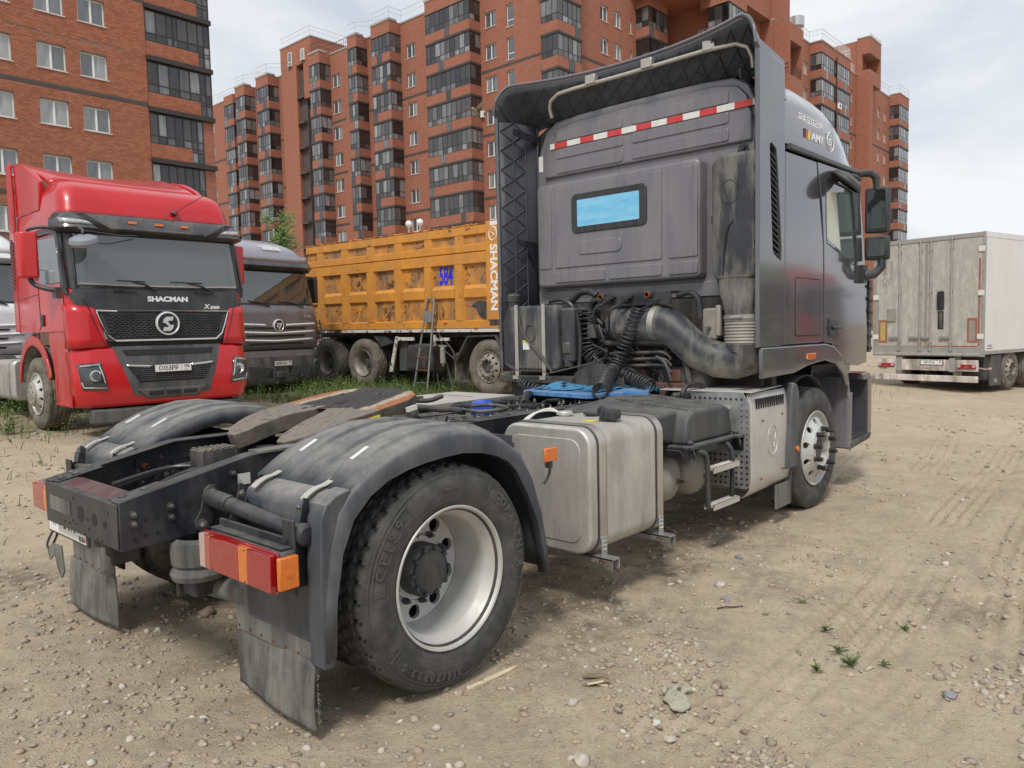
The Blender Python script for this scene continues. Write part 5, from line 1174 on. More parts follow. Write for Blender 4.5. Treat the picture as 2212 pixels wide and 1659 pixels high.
cap((1.44, -.72, 1.0), .045, .035, 'aluminium', tk); cap((1.53, -.86, 1.004), .05, .03, 'black_plastic', tk); cap((1.37, -1.08, 1.0), .062, .09, 'black_plastic', tk, .25)
obj('yellow_label', MB().box(1.27, 1.34, -1.05, -.97, 1.006, 1.0075), 'label_yellow', tk)
hz = MB()
for k in range(3): hz.tube([(1.44, -.70+.012*k, 1.02), (1.38, -.66, 1.04+.006*k), (1.30, -.62, 1.035), (1.24, -.58-.012*k, 1.0), (1.22, -.55, .95)], .006, 8)
obj('white_hose', hz, 'white_hose', tk)
tank(1, 1.0, 2.1)
mk = MB().box(.55, .645, -1.302, -1.288, .905, .972); mo_ = add('side_marker', mk, 'lens_orange', bev=.006); obj('marker_bracket', MB().box(.60, .625, -1.285, -1.255, .87, .935).tube([(.61, -1.27, .92), (.62, -1.27, .85), (.60, -1.25, .79)], .007, 6), 'black_plastic', mo_)
# battery box and lid
lid = MB(); z0, z1 = .775, .985
sec = [(x, [(-.50, 1.02 if x < 2.3 else 1.0), (-1.05, z1), (-1.13, z1-.035), (-1.15, z1-.11), (-1.155, z0)]) for x in (1.8, 2.0, 2.15, 2.3, 2.55, 2.70, 2.76)]
zs_ = {1.8: -.13, 2.0: -.05, 2.15: -.02, 2.3: 0, 2.55: .0, 2.70: -.02, 2.76: -.07}
lb = MB(); lb.prism([(2.12, z0), (2.16, .93), (2.20, .975), (2.26, .985), (2.66, .985), (2.72, .965), (2.75, .90), (2.78, z0)], 'y', -.45, -1.15)
lb.v = [(x, y, z+(max(0, y+1.15)*.09 if z > .88 else 0)) for x, y, z in lb.v]; bx_ = add('battery_lid', lb, 'black_plastic', bev=.022, fix=True, seg=3)
ar_ = MB(); ar_.prism([(1.72, .95), (2.18, .980), (2.18, .80), (2.1, .78), (1.8, .84)], 'y', -.47, -1.06); ar_.v = [(x, y, z+(max(0, y+1.15)*.09 if z > .9 else 0)) for x, y, z in ar_.v]; obj('lid_slope', ar_, 'black_plastic', bx_, bev=.02, fix=True)
tdm = MB(); rt = random.Random(1)
for i in range(13):
    for j in range(20): tdm.box(2.22+i*.035, 2.240+i*.035, -1.10+j*.03, -1.087+j*.03, .983, .988, None) if rt.random() > .04 else 0
tdm.v = [(x, y, z+(y+1.15)*.09) for x, y, z in tdm.v]; obj('tread_pattern', tdm, 'mud_panel', bx_, smooth=None)['kind'] = 'stuff'
fl_ = MB(); fl_.box(2.08, 2.82, -1.185, -.45, .748, .772); fl_.box(2.09, 2.19, -1.21, -1.12, .748, .775); fl_.box(2.74, 2.84, -1.21, -1.12, .748, .775); obj('lid_flange', fl_, 'black_plastic', bx_, bev=.008)
kn = MB()
for x in (2.14, 2.78): kn.lathe([(.018, 0), (.024, .012), (.024, .02), (.01, .028), (0, .03)], (x, -1.17, .775), 'z', 12); kn.tube([(x, -1.18, .77), (x, -1.2, .72), (x+.02, -1.19, .69)], .010, 8)
obj('lid_catch', kn, 'black_plastic', bx_)
tr2 = MB(); tr2.prism([(2.08, .745), (2.80, .745), (2.78, .70), (2.16, .675), (2.1, .69)], 'y', -.5, -1.14); to2 = add('battery_tray', tr2, 'frame_black', fix=True, bev=.006)
hh = MB(); hh.lathe([(.018, 0), (.018, -.0015), (0, -.0016)], (2.2, -1.141, .715), 'y', 16); obj('tray_hole', hh, 'cab_seam', to2)
for k, (x, z, r_) in enumerate(((2.25, .52, .165), (2.62, .50, .155))):
    t_ = MB(); yo = -1.0; t_.lathe([(0, yo), (r_*.5, yo+.012), (r_*.85, yo+.045), (r_, yo+.09), (r_, -.42), (r_*.8, -.36), (0, -.34)], (x, 0, z), 'y', 36); ta = add('air_tank', t_, 'airtank', smooth=40)
    v2 = MB(); v2.lathe([(.022, 0), (.022, -.012), (.012, -.014), (.012, -.04), (.006, -.06), (0, -.06)], (x+.04, yo+.012, z-.02), 'y', 10); obj('drain_valve', v2, 'bolt', ta)
    sm = MB(); sm.lathe([(r_+.002, -.86), (r_+.004, -.855), (r_+.002, -.85)], (x, 0, z), 'y', 36); obj('weld_seam', sm, 'airtank', ta)
# folding step
st = MB()
st.tube([(2.20, -1.05, .72), (2.26, -1.17, .715), (2.30, -1.2, .68), (2.315, -1.2, .55), (2.32, -1.2, .345)], .017, 12); st.tube([(2.62, -1.08, .74), (2.645, -1.2, .69), (2.655, -1.2, .36)], .017, 12)
so = add('folding_step', st, 'frame_black')
for z in (.60, .355):
    s = MB(); s.box(2.335, 2.70, -1.235, -1.165, z-.012, z+.006); s.box(2.335, 2.70, -1.237, -1.229, z-.03, z+.006); s.box(2.335, 2.70, -1.171, -1.163, z-.03, z+.006); s_o = obj('step_tread', s, 'aluminium', so)
    d_ = MB()
    for i in range(14): d_.lathe([(.006, 0), (.004, .003), (0, .003)], (2.35+i*.025, -1.21, z+.006), 'z', 8); d_.lathe([(.006, 0), (.004, .003), (0, .003)], (2.36+i*.025, -1.185, z+.006), 'z', 8)
    obj('tread_stud', d_, 'aluminium', so)
hp = MB(); hp.tube([(2.72, -.80, .93), (2.70, -.80, 1.04), (2.74, -.80, 1.085), (2.80, -.80, 1.10), (2.92, -.80, 1.10), (2.98, -.80, 1.085), (3.01, -.80, 1.04), (3.0, -.80, .93)], .018, 12); add('grab_handle', hp, 'frame_black')
# exhaust silencer box: perforated plate, side cover, lid
def perf(parent):
    mb = MB(); mb.prism([(-.70, .40), (-.70, 1.06), (-1.19, 1.06), (-1.245, .98), (-1.25, .42), (-1.22, .38), (-.73, .38)], 'x', 2.838, 2.845); o = obj('perforated_plate', mb, 'galv', parent, fix=True, bev=.001)
    h = MB()
    for i in range(13):
        for j in range(16):
            y, z = -1.225+i*.04, .41+j*.04
            if z > .98 or z < .64 or y < -1.15:
                if y < -1.20 and z > .95: continue
                if -1.21 < y < -1.08 and .64 < z < .78: continue
                h.lathe([(.0095 if .64 > z or z > .98 else .006, -.0012), (0, -.0013)], (2.838, y, z), 'x', 8)
    obj('plate_holes', h, 'cab_seam', o)['kind'] = 'stuff'
    c = MB(); c.prism(rr(-1.20, -1.09, .65, .77, .01), 'x', 2.8365, 2.8378); obj('plate_opening', c, 'cab_seam', o, fix=True); return o
ex = MB(); ex.box(2.86, 3.5, -1.15, -.5, .42, 1.0); exo = add('silencer', ex, 'engine', bev=.05); perf(exo)
sl = MB()
for z in (.95, .875, .80): sl.box(2.825, 2.838, -1.10, -.98, z-.012, z+.012)
objs('plate_louver', sl, 'aluminium', exo)
cov = MB(); P = []
cp = [(-1.10, .30), (-1.17, .315), (-1.215, .36), (-1.225, .45), (-1.228, .70), (-1.225, .92), (-1.215, 1.0), (-1.20, 1.045)]
for y, z in cp:
    off = .0 if z > .34 else .03; P.append([(2.885-.01*(z-.3)+x*(3.56-2.885-(1.05-z)*-.03-.03*(z > .9)*1.0), y, z+.02*(x-.5)*(z < .36)) for x in np.linspace(0, 1, 16)])
cov.grid(P); co = obj('side_cover', cov, 'aluminium', exo, solid=.004, fix=True, smooth=50)
s = MB()
for i in range(13): s.box(2.98+i*.038, 2.99+i*.038, -1.232, -1.2205, .93, 1.005)
objs('cover_slot', s, 'cab_seam', exo)
ring = MB(); ring.tube([(3.25+.085*math.cos(q), -1.2305, .68+.112*math.sin(q)) for q in np.linspace(0, 2*math.pi, 40)], .004, 6); 
for a, b_ in (((3.205, .73), (3.265, .615)), ((3.245, .755), (3.285, .66))): ring.tube([(a[0], -1.2305, a[1]), (b_[0], -1.2305, b_[1])], .006, 6)
ring.tube([(3.265, -1.2305, .615), (3.30, -1.2305, .73)], .006, 6); obj('embossed_badge', ring, 'aluminium', exo)
rv = MB()
for x, z in ((3.08, .84), (3.42, .86), (3.06, .42), (3.43, .44)): rv.lathe([(.009, 0), (.008, -.005), (0, -.006)], (x, -1.231, z), 'y', 10)
objs('cover_bolt', rv, 'rust', exo)
ld = MB(); ld.prism([(2.80, -.55), (3.52, -.40), (3.55, -1.17), (2.86, -1.25)], 'z', 1.055, 1.063); lo_ = obj('top_lid', ld, 'aluminium', exo, fix=True, bev=.002)
s = MB()
for i in range(15): s.box(2.97+i*.034, 2.977+i*.034, -1.16, -1.06, 1.0632, 1.0645)
objs('lid_slot', s, 'cab_seam', exo)
fl2 = MB(); fl2.box(3.30, 3.58, -1.235, -1.225, .15, .33); fl2.box(3.575, 3.585, -1.235, -.9, .15, .40); add('lower_guard', fl2, 'mud_panel')
pr_ = MB(); pr_.tube([(2.7, -.72, 1.02), (2.82, -.74, 1.03), (2.93, -.76, 1.03)], .022, 10); pr_.box(2.80, 2.86, -.78, -.66, .98, 1.04); add('sensor_block', pr_, 'black_plastic', bev=.004)
# front wheel rear arch
ga = MB(); arc = [(4.167+.60*math.cos(a), .5+.60*math.sin(a)) for a in np.radians(np.linspace(12, 176, 22))]; arc += [(3.555, .44)]
P = [[(x, y, z) for y in np.linspace(-1.12, -.75, 6)] for x, z in arc]; ga.grid(P); gao = add('front_arch', ga, 'inner_plastic', solid=.008)
gw = MB(); gw.prism([(3.565, 1.085), (3.63, 1.07), (3.675, 1.0), (3.665, .70), (3.63, .43), (3.47, .43), (3.50, .70), (3.53, 1.0)], 'y', -1.20, -1.262); go = add('arch_guard', gw, 'fender_plastic', bev=.014, fix=True); am_ = MB(); am_.lathe([(.022, 0), (.022, -.012), (.017, -.016), (0, -.017)], (3.62, -1.262, .57), 'y', 20); obj('side_marker', am_, 'lens_amber', go)
# ---------------------------------------------------------------- cab
XR = 3.42
cb = MB(); sec_x = [(XR, 3.42), (3.8, 3.455), (4.2, 3.44), (4.5, 3.40), (4.75, 3.32), (4.92, 3.20), (5.05, 3.05), (5.12, 2.88)]
def half_sec(zt):
    h = zt-2.86; return [(1.232, 2.86), (1.225, 2.86+.30*h), (1.195, 2.86+.58*h), (1.12, 2.86+.80*h), (.98, 2.86+.93*h), (.75, 2.86+.985*h), (.35, zt), (0, zt+.006)]
P = []
for x, zt in sec_x:
    hs_ = half_sec(zt); sh = 0 if x < 4.5 else (x-4.5)*.10; row = [(x, -(y-sh*y), z) for y, z in hs_]+[(x, (y-sh*y), z) for y, z in hs_[::-1][1:]]; P.append(row)
cb.grid(P); n0 = len(cb.v); row = [(XR, p[1], p[2]) for p in P[0]]
roof = add('roof_cap', cb, 'cab_grey', fix=True, smooth=60, seg=2)
bk = MB(); bk.prism([(p[1]*.995, p[2]-.003) for p in P[0]], 'x', XR+.001, XR+.02); obj('roof_back', bk, 'inner_plastic', roof, fix=True)
# printing on the roof side: chinese line, flag bars, AMT and ZF in a ring
def side_y(z): return -1.229-.0008+max(0, (z-3.02))*.12
def rt_(s, x, z, size, mat, bold=.001, sx=1., shear=0):
    h = (3.43-2.86); zz = z; y = -np.interp(zz, [2.86+.0, 2.86+.3*h, 2.86+.58*h], [1.232, 1.225, 1.195])-.0015
    return text('lettering', s, mat, roof, (x, y, zz), (1, 0, 0), (0, .10, 1), size, .0006, bold, sx, shear)
rt_('采埃孚自动挡', 3.99, 3.10, .085, 'print_white', .0015); rt_('AMT', 4.09, 2.995, .10, 'print_white', .003, 1.25, .25)
bars = MB()
for i, m_ in enumerate(('print_black', 'tape_red', 'label_yellow')):
    s = MB(); x = 3.80+i*.045; s.prism([(x, 2.96), (x+.04, 2.96), (x+.055, 3.03), (x+.015, 3.03)], 'y', -1.2275, -1.2295); obj('flag_bar', s, m_, roof, fix=True)
rt_('ZF', 4.37, 3.01, .085, 'print_white', .002, .9); rg_ = MB(); rg_.tube([(4.37+.075*math.cos(q), -1.2295+.0*math.sin(q), 3.015+.078*math.sin(q)) for q in np.linspace(0, 2*math.pi, 40)], .004, 4); obj('ring_emblem', rg_, 'print_white', roof)
# sides
def side_panel(name, pts, mat, y=-1.245, th=.03, hole=None, sg=1, par=T, bev=.006):
    mb = MB(); mb.prism(pts, 'y', y*sg, (y+th)*sg); return obj(name, mb, mat, par, bev=bev, fix=True, seg=3)
for sg in (1, -1):
    body = MB(); body.prism([(3.405, 1.37), (3.405, 2.80), (5.02, 2.80), (5.14, 2.0), (5.24, 1.5), (5.2, 1.2), (4.75, 1.25), (4.25, 1.36)], 'y', -1.215*sg, -1.20*sg); bo2 = add('cab_side', body, 'cab_seam', fix=True)
    side_panel('side_panel', [(3.43, 1.375), (3.43, 2.795), (4.03, 2.805), (4.185, 2.16), (4.212, 1.375)], 'cab_grey', sg=sg)
    # door as a ring round its window
    dm = MB(); out_ = [(4.225, 1.37), (4.222, 1.7), (4.198, 2.16), (4.15, 2.5), (4.045, 2.805), (4.45, 2.812), (4.8, 2.818), (5.0, 2.75), (5.08, 2.45), (5.14, 2.06), (5.22, 1.75), (5.28, 1.45), (5.27, 1.16), (5.05, 1.14), (4.75, 1.17), (4.55, 1.28), (4.38, 1.36)]
    win = [(4.26, 2.185), (4.25, 2.25), (4.235, 2.35), (4.225, 2.55), (4.24, 2.69), (4.35, 2.705), (4.75, 2.685), (4.86, 2.66), (4.92, 2.45), (5.00, 2.12), (5.0, 2.05), (4.96, 2.03), (4.85, 2.045), (4.75, 2.065), (4.6, 2.105), (4.45, 2.14), (4.32, 2.17)]
    for yy in (-1.247, -1.225): pass
    n_ = len(out_); vs = [(x, -1.247*sg, z) for x, z in out_]+[(x, -1.247*sg, z) for x, z in win]+[(x, -1.222*sg, z) for x, z in win]+[(x, -1.222*sg, z) for x, z in out_]
    fs = [(i, (i+1) % n_, n_+(i+1) % n_, n_+i) for i in range(n_)]+[(n_+i, n_+(i+1) % n_, 2*n_+(i+1) % n_, 2*n_+i) for i in range(n_)]+[(3*n_+i, 3*n_+(i+1) % n_, (i+1) % n_, i) for i in range(n_)]
    dm.add(vs, fs); door = add('door', dm, 'cab_grey', fix=True, bev=.004)
    gl = MB(); gl.prism(win, 'y', -1.232*sg, -1.226*sg); obj('side_window', gl, 'side_glass', door, fix=True)
    sr = MB(); sr.tube([(x, -1.238*sg, z) for x, z in win], .012, 6, closed=True); obj('window_seal', sr, 'hose', door)
    if sg > 0:
        cu = MB(); P = [[(x, -1.2255+.004*math.sin(x*90), z) for x in np.linspace(4.3, 4.62, 30)] for z in (2.18, 2.4, 2.64)]; 
        cv = MB(); cv.prism([(4.30, 2.22), (4.29, 2.60), (4.50, 2.62), (4.62, 2.14)], 'y', -1.2335, -1.2325); obj('curtain', cv, 'curtain', door, fix=True)
        hd_ = MB(); hd_.box(4.31, 4.50, -1.262, -1.248, 1.42, 1.565); ho = obj('door_handle', hd_, 'black_plastic', door, bev=.014, seg=3)
    hb_ = MB(); hb_.box(4.34, 4.53, -1.29*sg, -1.262*sg, 1.475, 1.505); obj('handle_bar', hb_, 'black_plastic', door, bev=.010)
    side_panel('trim_strip', [(3.46, 2.815), (3.50, 2.865), (5.0, 2.865), (5.05, 2.825)], 'dark_trim', y=-1.262, th=.05, sg=sg, bev=.012)
    side_panel('storage_hatch', rr(3.625, 4.105, 1.44, 1.875, .02), 'cab_grey', y=-1.2495, th=.0035, sg=sg, bev=.0015)
    hs3 = MB(); hs3.tube([(x, -1.2455*sg, z) for x, z in rr(3.620, 4.110, 1.435, 1.880, .024)], .0035, 4, closed=True); add('hatch_seam', hs3, 'cab_seam')
    side_panel('lower_skirt', [(3.0, 1.145), (3.0, 1.335), (3.005, 1.365), (4.22, 1.362), (4.40, 1.335), (4.6, 1.25), (4.74, 1.12), (4.79, .98), (4.70, .98), (4.62, 1.09), (4.45, 1.185), (4.2, 1.225), (3.85, 1.2), (3.57, 1.155)], 'cab_grey', y=-1.262, th=.03, sg=sg, bev=.01)
    mk_ = MB().box(3.80, 3.98, -1.272*sg, -1.262*sg, 1.245, 1.295); mk2 = add('side_marker', mk_, 'lens_orange', bev=.010)
    # side fairing with louver opening
    fr_ = MB(); yo, yi = -1.25*sg, -1.215*sg
    ring_panel(fr_, [(2.99, 1.37), (2.99, 2.2), (2.985, 3.0), (2.98, 3.42), (3.20, 3.42), (3.40, 3.40), (3.41, 3.0), (3.41, 2.6), (3.41, 2.2), (3.41, 1.37), (3.3, 1.37), (3.1, 1.37)], [(3.20, 2.06), (3.178, 2.3), (3.152, 2.7), (3.147, 2.80), (3.18, 2.815), (3.26, 2.78), (3.285, 2.66), (3.33, 2.3), (3.355, 2.08), (3.35, 1.99), (3.28, 2.015), (3.22, 2.04)], yo, yi)
    fo_ = add('side_fairing', fr_, 'cab_grey', fix=True, bev=.004)
    # left edge roll and inner skin
    ed = MB(); ed.tube([(2.99, -1.232*sg, z) for z in np.linspace(1.37, 3.42, 8)], .018, 10); obj('fairing_edge', ed, 'cab_grey', fo_)
    bkp = MB().box(3.14, 3.36, -1.205*sg, -1.20*sg, 1.98, 2.83); obj('louver_back', bkp, 'cab_seam', fo_)
    lv = MB()
    for i in range(17):
        z = 2.74-i*.043; xa, xb = 3.15+(2.8-z)*.045, 3.27+(2.8-z)*.09
        lv.prism([(xa, z+.025), (xb, z-.03), (xb, z-.038), (xa, z+.017)], 'y', -1.243*sg, -1.21*sg)
    objs('louver_slat', lv, 'dark_trim', fo_, fix=True)
# inner wing skins with triangle ribs
for sg in (1, -1):
    a, b_ = Vector((3.0, sg*1.215, 0)), Vector((3.40, sg*1.09, 0))
    wi = MB(); P = [[(a.x+(b_.x-a.x)*t, (a.y+(b_.y-a.y)*t)-sg*.015*math.sin(t*math.pi), z) for t in np.linspace(0, 1, 8)] for z in np.linspace(1.37, 3.40, 3)]; wi.grid(P); w0 = add('wing_inner_skin', wi, 'inner_plastic', solid=.006)
    rb2 = MB(); pt = lambda t, z: (a.x+(b_.x-a.x)*t-.006, (a.y+(b_.y-a.y)*t)-sg*(.015*math.sin(t*math.pi)+.008), z)
    zs = np.arange(1.45, 3.35, .17)
    for i, z in enumerate(zs):
        rb2.tube([pt(.02, z), pt(.32, z+.085), pt(.62, z)], .0035, 4); rb2.tube([pt(.32, z+.085), pt(.02, z+.17)], .0035, 4); rb2.tube([pt(.62, z), pt(.32, z-.085)], .0035, 4)
    rb2.tube([pt(.32, 1.4), pt(.32, 3.38)], .005, 4); rb2.tube([pt(.62, 1.4), pt(.62, 3.38)], .006, 4); rb2.tube([pt(.97, 1.4), pt(.97, 3.38)], .012, 6)
    obj('wing_rib', rb2, 'inner_plastic', w0)
    for z in (2.35, 3.33):
        br = MB(); br.prism([(3.05, z), (3.36, z-.02), (3.36, z-.28), (3.33, z-.30), (3.22, z-.08), (3.05, z-.03)] if z < 3 else [(3.03, z), (3.4, z-.03), (3.4, z-.10), (3.03, z-.06)], 'y', sg*1.075, sg*1.085); obj('wing_bracket', br, 'frame_black', w0, fix=True, bev=.003)
# top deflector
def defl(u, t):
    """u: -1..1 across, t: 0 at the roof .. 1 at the trailing edge"""
    y = 1.235*u; au = abs(u); xe = 2.955+.30*(1-au**2.2); x = 3.46+(xe-3.46)*t
    ztop = 3.41+(3.695-3.41)*t**1.5; drop = max(0, (au-.86)/.14); z = ztop-.245*(1-math.sqrt(max(0, 1-drop**2)))*1.0
    y = math.copysign(min(abs(y), 1.235), y); return Vector((x, y, z))
us = np.concatenate([np.linspace(-1, -.86, 12), np.linspace(-.82, .82, 20), np.linspace(.86, 1, 12)])
dfm = MB(); dfm.grid([[tuple(defl(u, t)) for u in us] for t in np.linspace(0, 1, 12)]); df = add('roof_deflector', dfm, 'cab_grey', fix=True, smooth=60)
md = df.modifiers.new('solid', 'SOLIDIFY'); md.thickness = .012; md.offset = 0
rim_ = MB(); rim_.tube([tuple(defl(u, 1)) for u in us], .013, 8); obj('deflector_edge', rim_, 'cab_grey', df)
un = MB(); un.grid([[tuple(defl(u*.985, t)-Vector((0, 0, .018))) for u in us] for t in np.linspace(.0, .97, 12)]); uo = obj('deflector_underside', un, 'inner_plastic', df, solid=.004)
ur = MB(); dn = Vector((0, 0, .03))
cols_ = np.linspace(-.92, .92, 15)
for i, u in enumerate(cols_):
    ur.tube([tuple(defl(u, t)-dn) for t in np.linspace(.1, .95, 6)], .005, 4)
    if i < 14:
        for k in range(3):
            t0 = .1+.28*k; ur.tube([tuple(defl(u, t0)-dn), tuple(defl((u+cols_[i+1])/2, t0+.14)-dn), tuple(defl(cols_[i+1], t0)-dn)], .005, 4); ur.tube([tuple(defl((u+cols_[i+1])/2, t0+.14)-dn), tuple(defl(u, t0+.28)-dn)], .005, 4)
obj('underside_rib', ur, 'inner_plastic', df)
sb_ = MB()
for sg in (1, -1):
    sb_.prism([(2.985, 3.41), (2.965, 3.50), (3.2, 3.47), (3.43, 3.44), (3.43, 3.38), (3.1, 3.41)], 'y', sg*1.235, sg*1.215)
objs('deflector_cheek', sb_, 'cab_grey', df, fix=True)
pp_ = MB(); pp_.tube([(3.25, .80, 3.40), (3.22, .80, 3.47), (3.2, .77, 3.53), (3.19, .68, 3.57), (3.2, .5, 3.58), (3.22, 0, 3.585), (3.2, -.7, 3.585), (3.18, -.98, 3.565), (3.18, -1.07, 3.52), (3.2, -1.095, 3.45), (3.22, -1.095, 3.38)], .017, 12); po = add('support_pipe', pp_, 'pipe')
tb_ = MB()
for y in (.33, -.22, -.76): tb_.box(3.175, 3.23, y-.05, y+.05, 3.575, 3.65)
objs('pipe_tab', tb_, 'pipe', po, bev=.006)
# rear wall
XW = 3.38
rw_ = MB(); out_ = [(-1.10, 1.74), (1.10, 1.74), (1.095, 2.9), (1.06, 3.15), (.98, 3.33), (.86, 3.40), (.6, 3.42), (-.6, 3.42), (-.86, 3.40), (-.98, 3.33), (-1.06, 3.15), (-1.095, 2.9)]
rw_.prism(out_, 'x', XW, XW+.03); rwo = add('rear_wall', rw_, 'cab_grey_rear', fix=True, bev=.02, seg=3)
pn = MB(); pn.prism([(-1.02, 2.90), (.99, 2.90), (.985, 3.1), (.93, 3.26), (.85, 3.34), (.6, 3.365), (-.7, 3.365), (-.90, 3.33), (-.98, 3.24), (-1.02, 3.1)], 'x', XW-.03, XW+.01); obj('upper_panel', pn, 'cab_grey_rear', rwo, fix=True, bev=.022, seg=4)
for y0, y1 in ((.12, .84), (-.84, .03)):
    for z0_, z1_ in ((2.925, 3.025), (3.055, 3.145), (3.205, 3.30)):
        q = MB(); q.prism(rr(y0, y1, z0_, z1_, .02), 'x', XW-.038, XW-.02); obj('pressed_panel', q, 'cab_grey_rear', rwo, fix=True, bev=.008, seg=3)
bl = MB(); bl.prism(rr(-.64, 1.02, 1.90, 2.83, .05, 5), 'x', XW-.115, XW+.01); blo = obj('lower_bulge', bl, 'cab_grey_rear', rwo, fix=True, bev=.035, seg=5)
for r0 in ((-.30, .80, 2.07, 2.78), (-.62, -.36, 2.07, 2.78), (.84, .985, 2.07, 2.78), (-.30, .22, 1.94, 2.04), (.26, .80, 1.94, 2.04), (-.62, -.36, 1.94, 2.04)):
    q = MB(); q.prism(rr(*r0, .018), 'x', XW-.124, XW-.11); obj('pressed_panel', q, 'cab_grey_rear', rwo, fix=True, bev=.009, seg=3)
wf = MB(); wf.prism(rr(-.17, .60, 2.36, 2.70, .05, 6), 'x', XW-.134, XW-.12); wfo = obj('rear_window', wf, 'hose', rwo, fix=True, bev=.006)
wg = MB(); wg.prism(rr(-.10, .535, 2.415, 2.645, .01), 'x', XW-.1355, XW-.133); obj('window_glass', wg, 'blue_window', rwo, fix=True)
hr_ = MB(); hr_.prism(rr(.08, .62-.08, 2.17, 2.29, .05, 6), 'x', XW-.132, XW-.12); obj('handhold_panel', hr_, 'cab_grey_rear', rwo, fix=True, bev=.008)
lowp = MB().box(XW-.02, XW, -1.08, 1.08, 1.76, 1.88); obj('lower_rail', lowp, 'cab_grey_rear', rwo, bev=.006)
# reflective tape
tp_y = .90; tapes = []; k = 0
while tp_y > -1.05:
    w_ = .05 if k == 0 else .145; z = 3.175
    q = MB().box(XW-.0415, XW-.0395, max(tp_y-w_, -1.06)+.001, tp_y, z-.024, z+.024); obj('reflective_tape', q, ('tape_white', 'tape_red')[k % 2], rwo); tp_y -= w_; k += 1
obj('reflective_tape', MB().box(XW-.002, XW-.0005, 1.02, 1.07, 2.98, 3.12), 'tape_white', rwo)
for y in (1.06, -1.05):
    for z in (1.95, 2.05): pass
# floor, inside, front
fr2 = MB(); fr2.box(3.42, 5.2, -1.19, 1.19, 1.36, 1.40); fr2.box(3.42, 5.1, -1.18, 1.18, 2.79, 2.82); fr2.box(3.43, 3.47, -1.19, 1.19, 1.4, 2.8); add('cab_floor', fr2, 'inner_plastic')
inn = MB(); inn.box(3.6, 4.2, -1.0, 1.0, 1.6, 2.6); inn.box(4.35, 4.85, -.95, -.45, 1.5, 2.55); inn.box(4.35, 4.85, .45, .95, 1.5, 2.55); add('seat', inn, 'interior', bev=.06)
ff = MB(); ff.prism([(5.20, 1.0), (5.46, 1.02), (5.46, 1.95), (5.36, 2.02), (5.26, 2.02), (5.2, 1.4)], 'y', -1.05, 1.05); add('front_panel', ff, 'cab_grey', fix=True, bev=.05, seg=4)
ws_ = MB(); ws_.prism([(5.27, 2.02), (5.37, 2.02), (5.12, 2.84), (5.06, 2.84)], 'y', -1.12, 1.12); add('windscreen', ws_, 'windscreen_dark', fix=True)
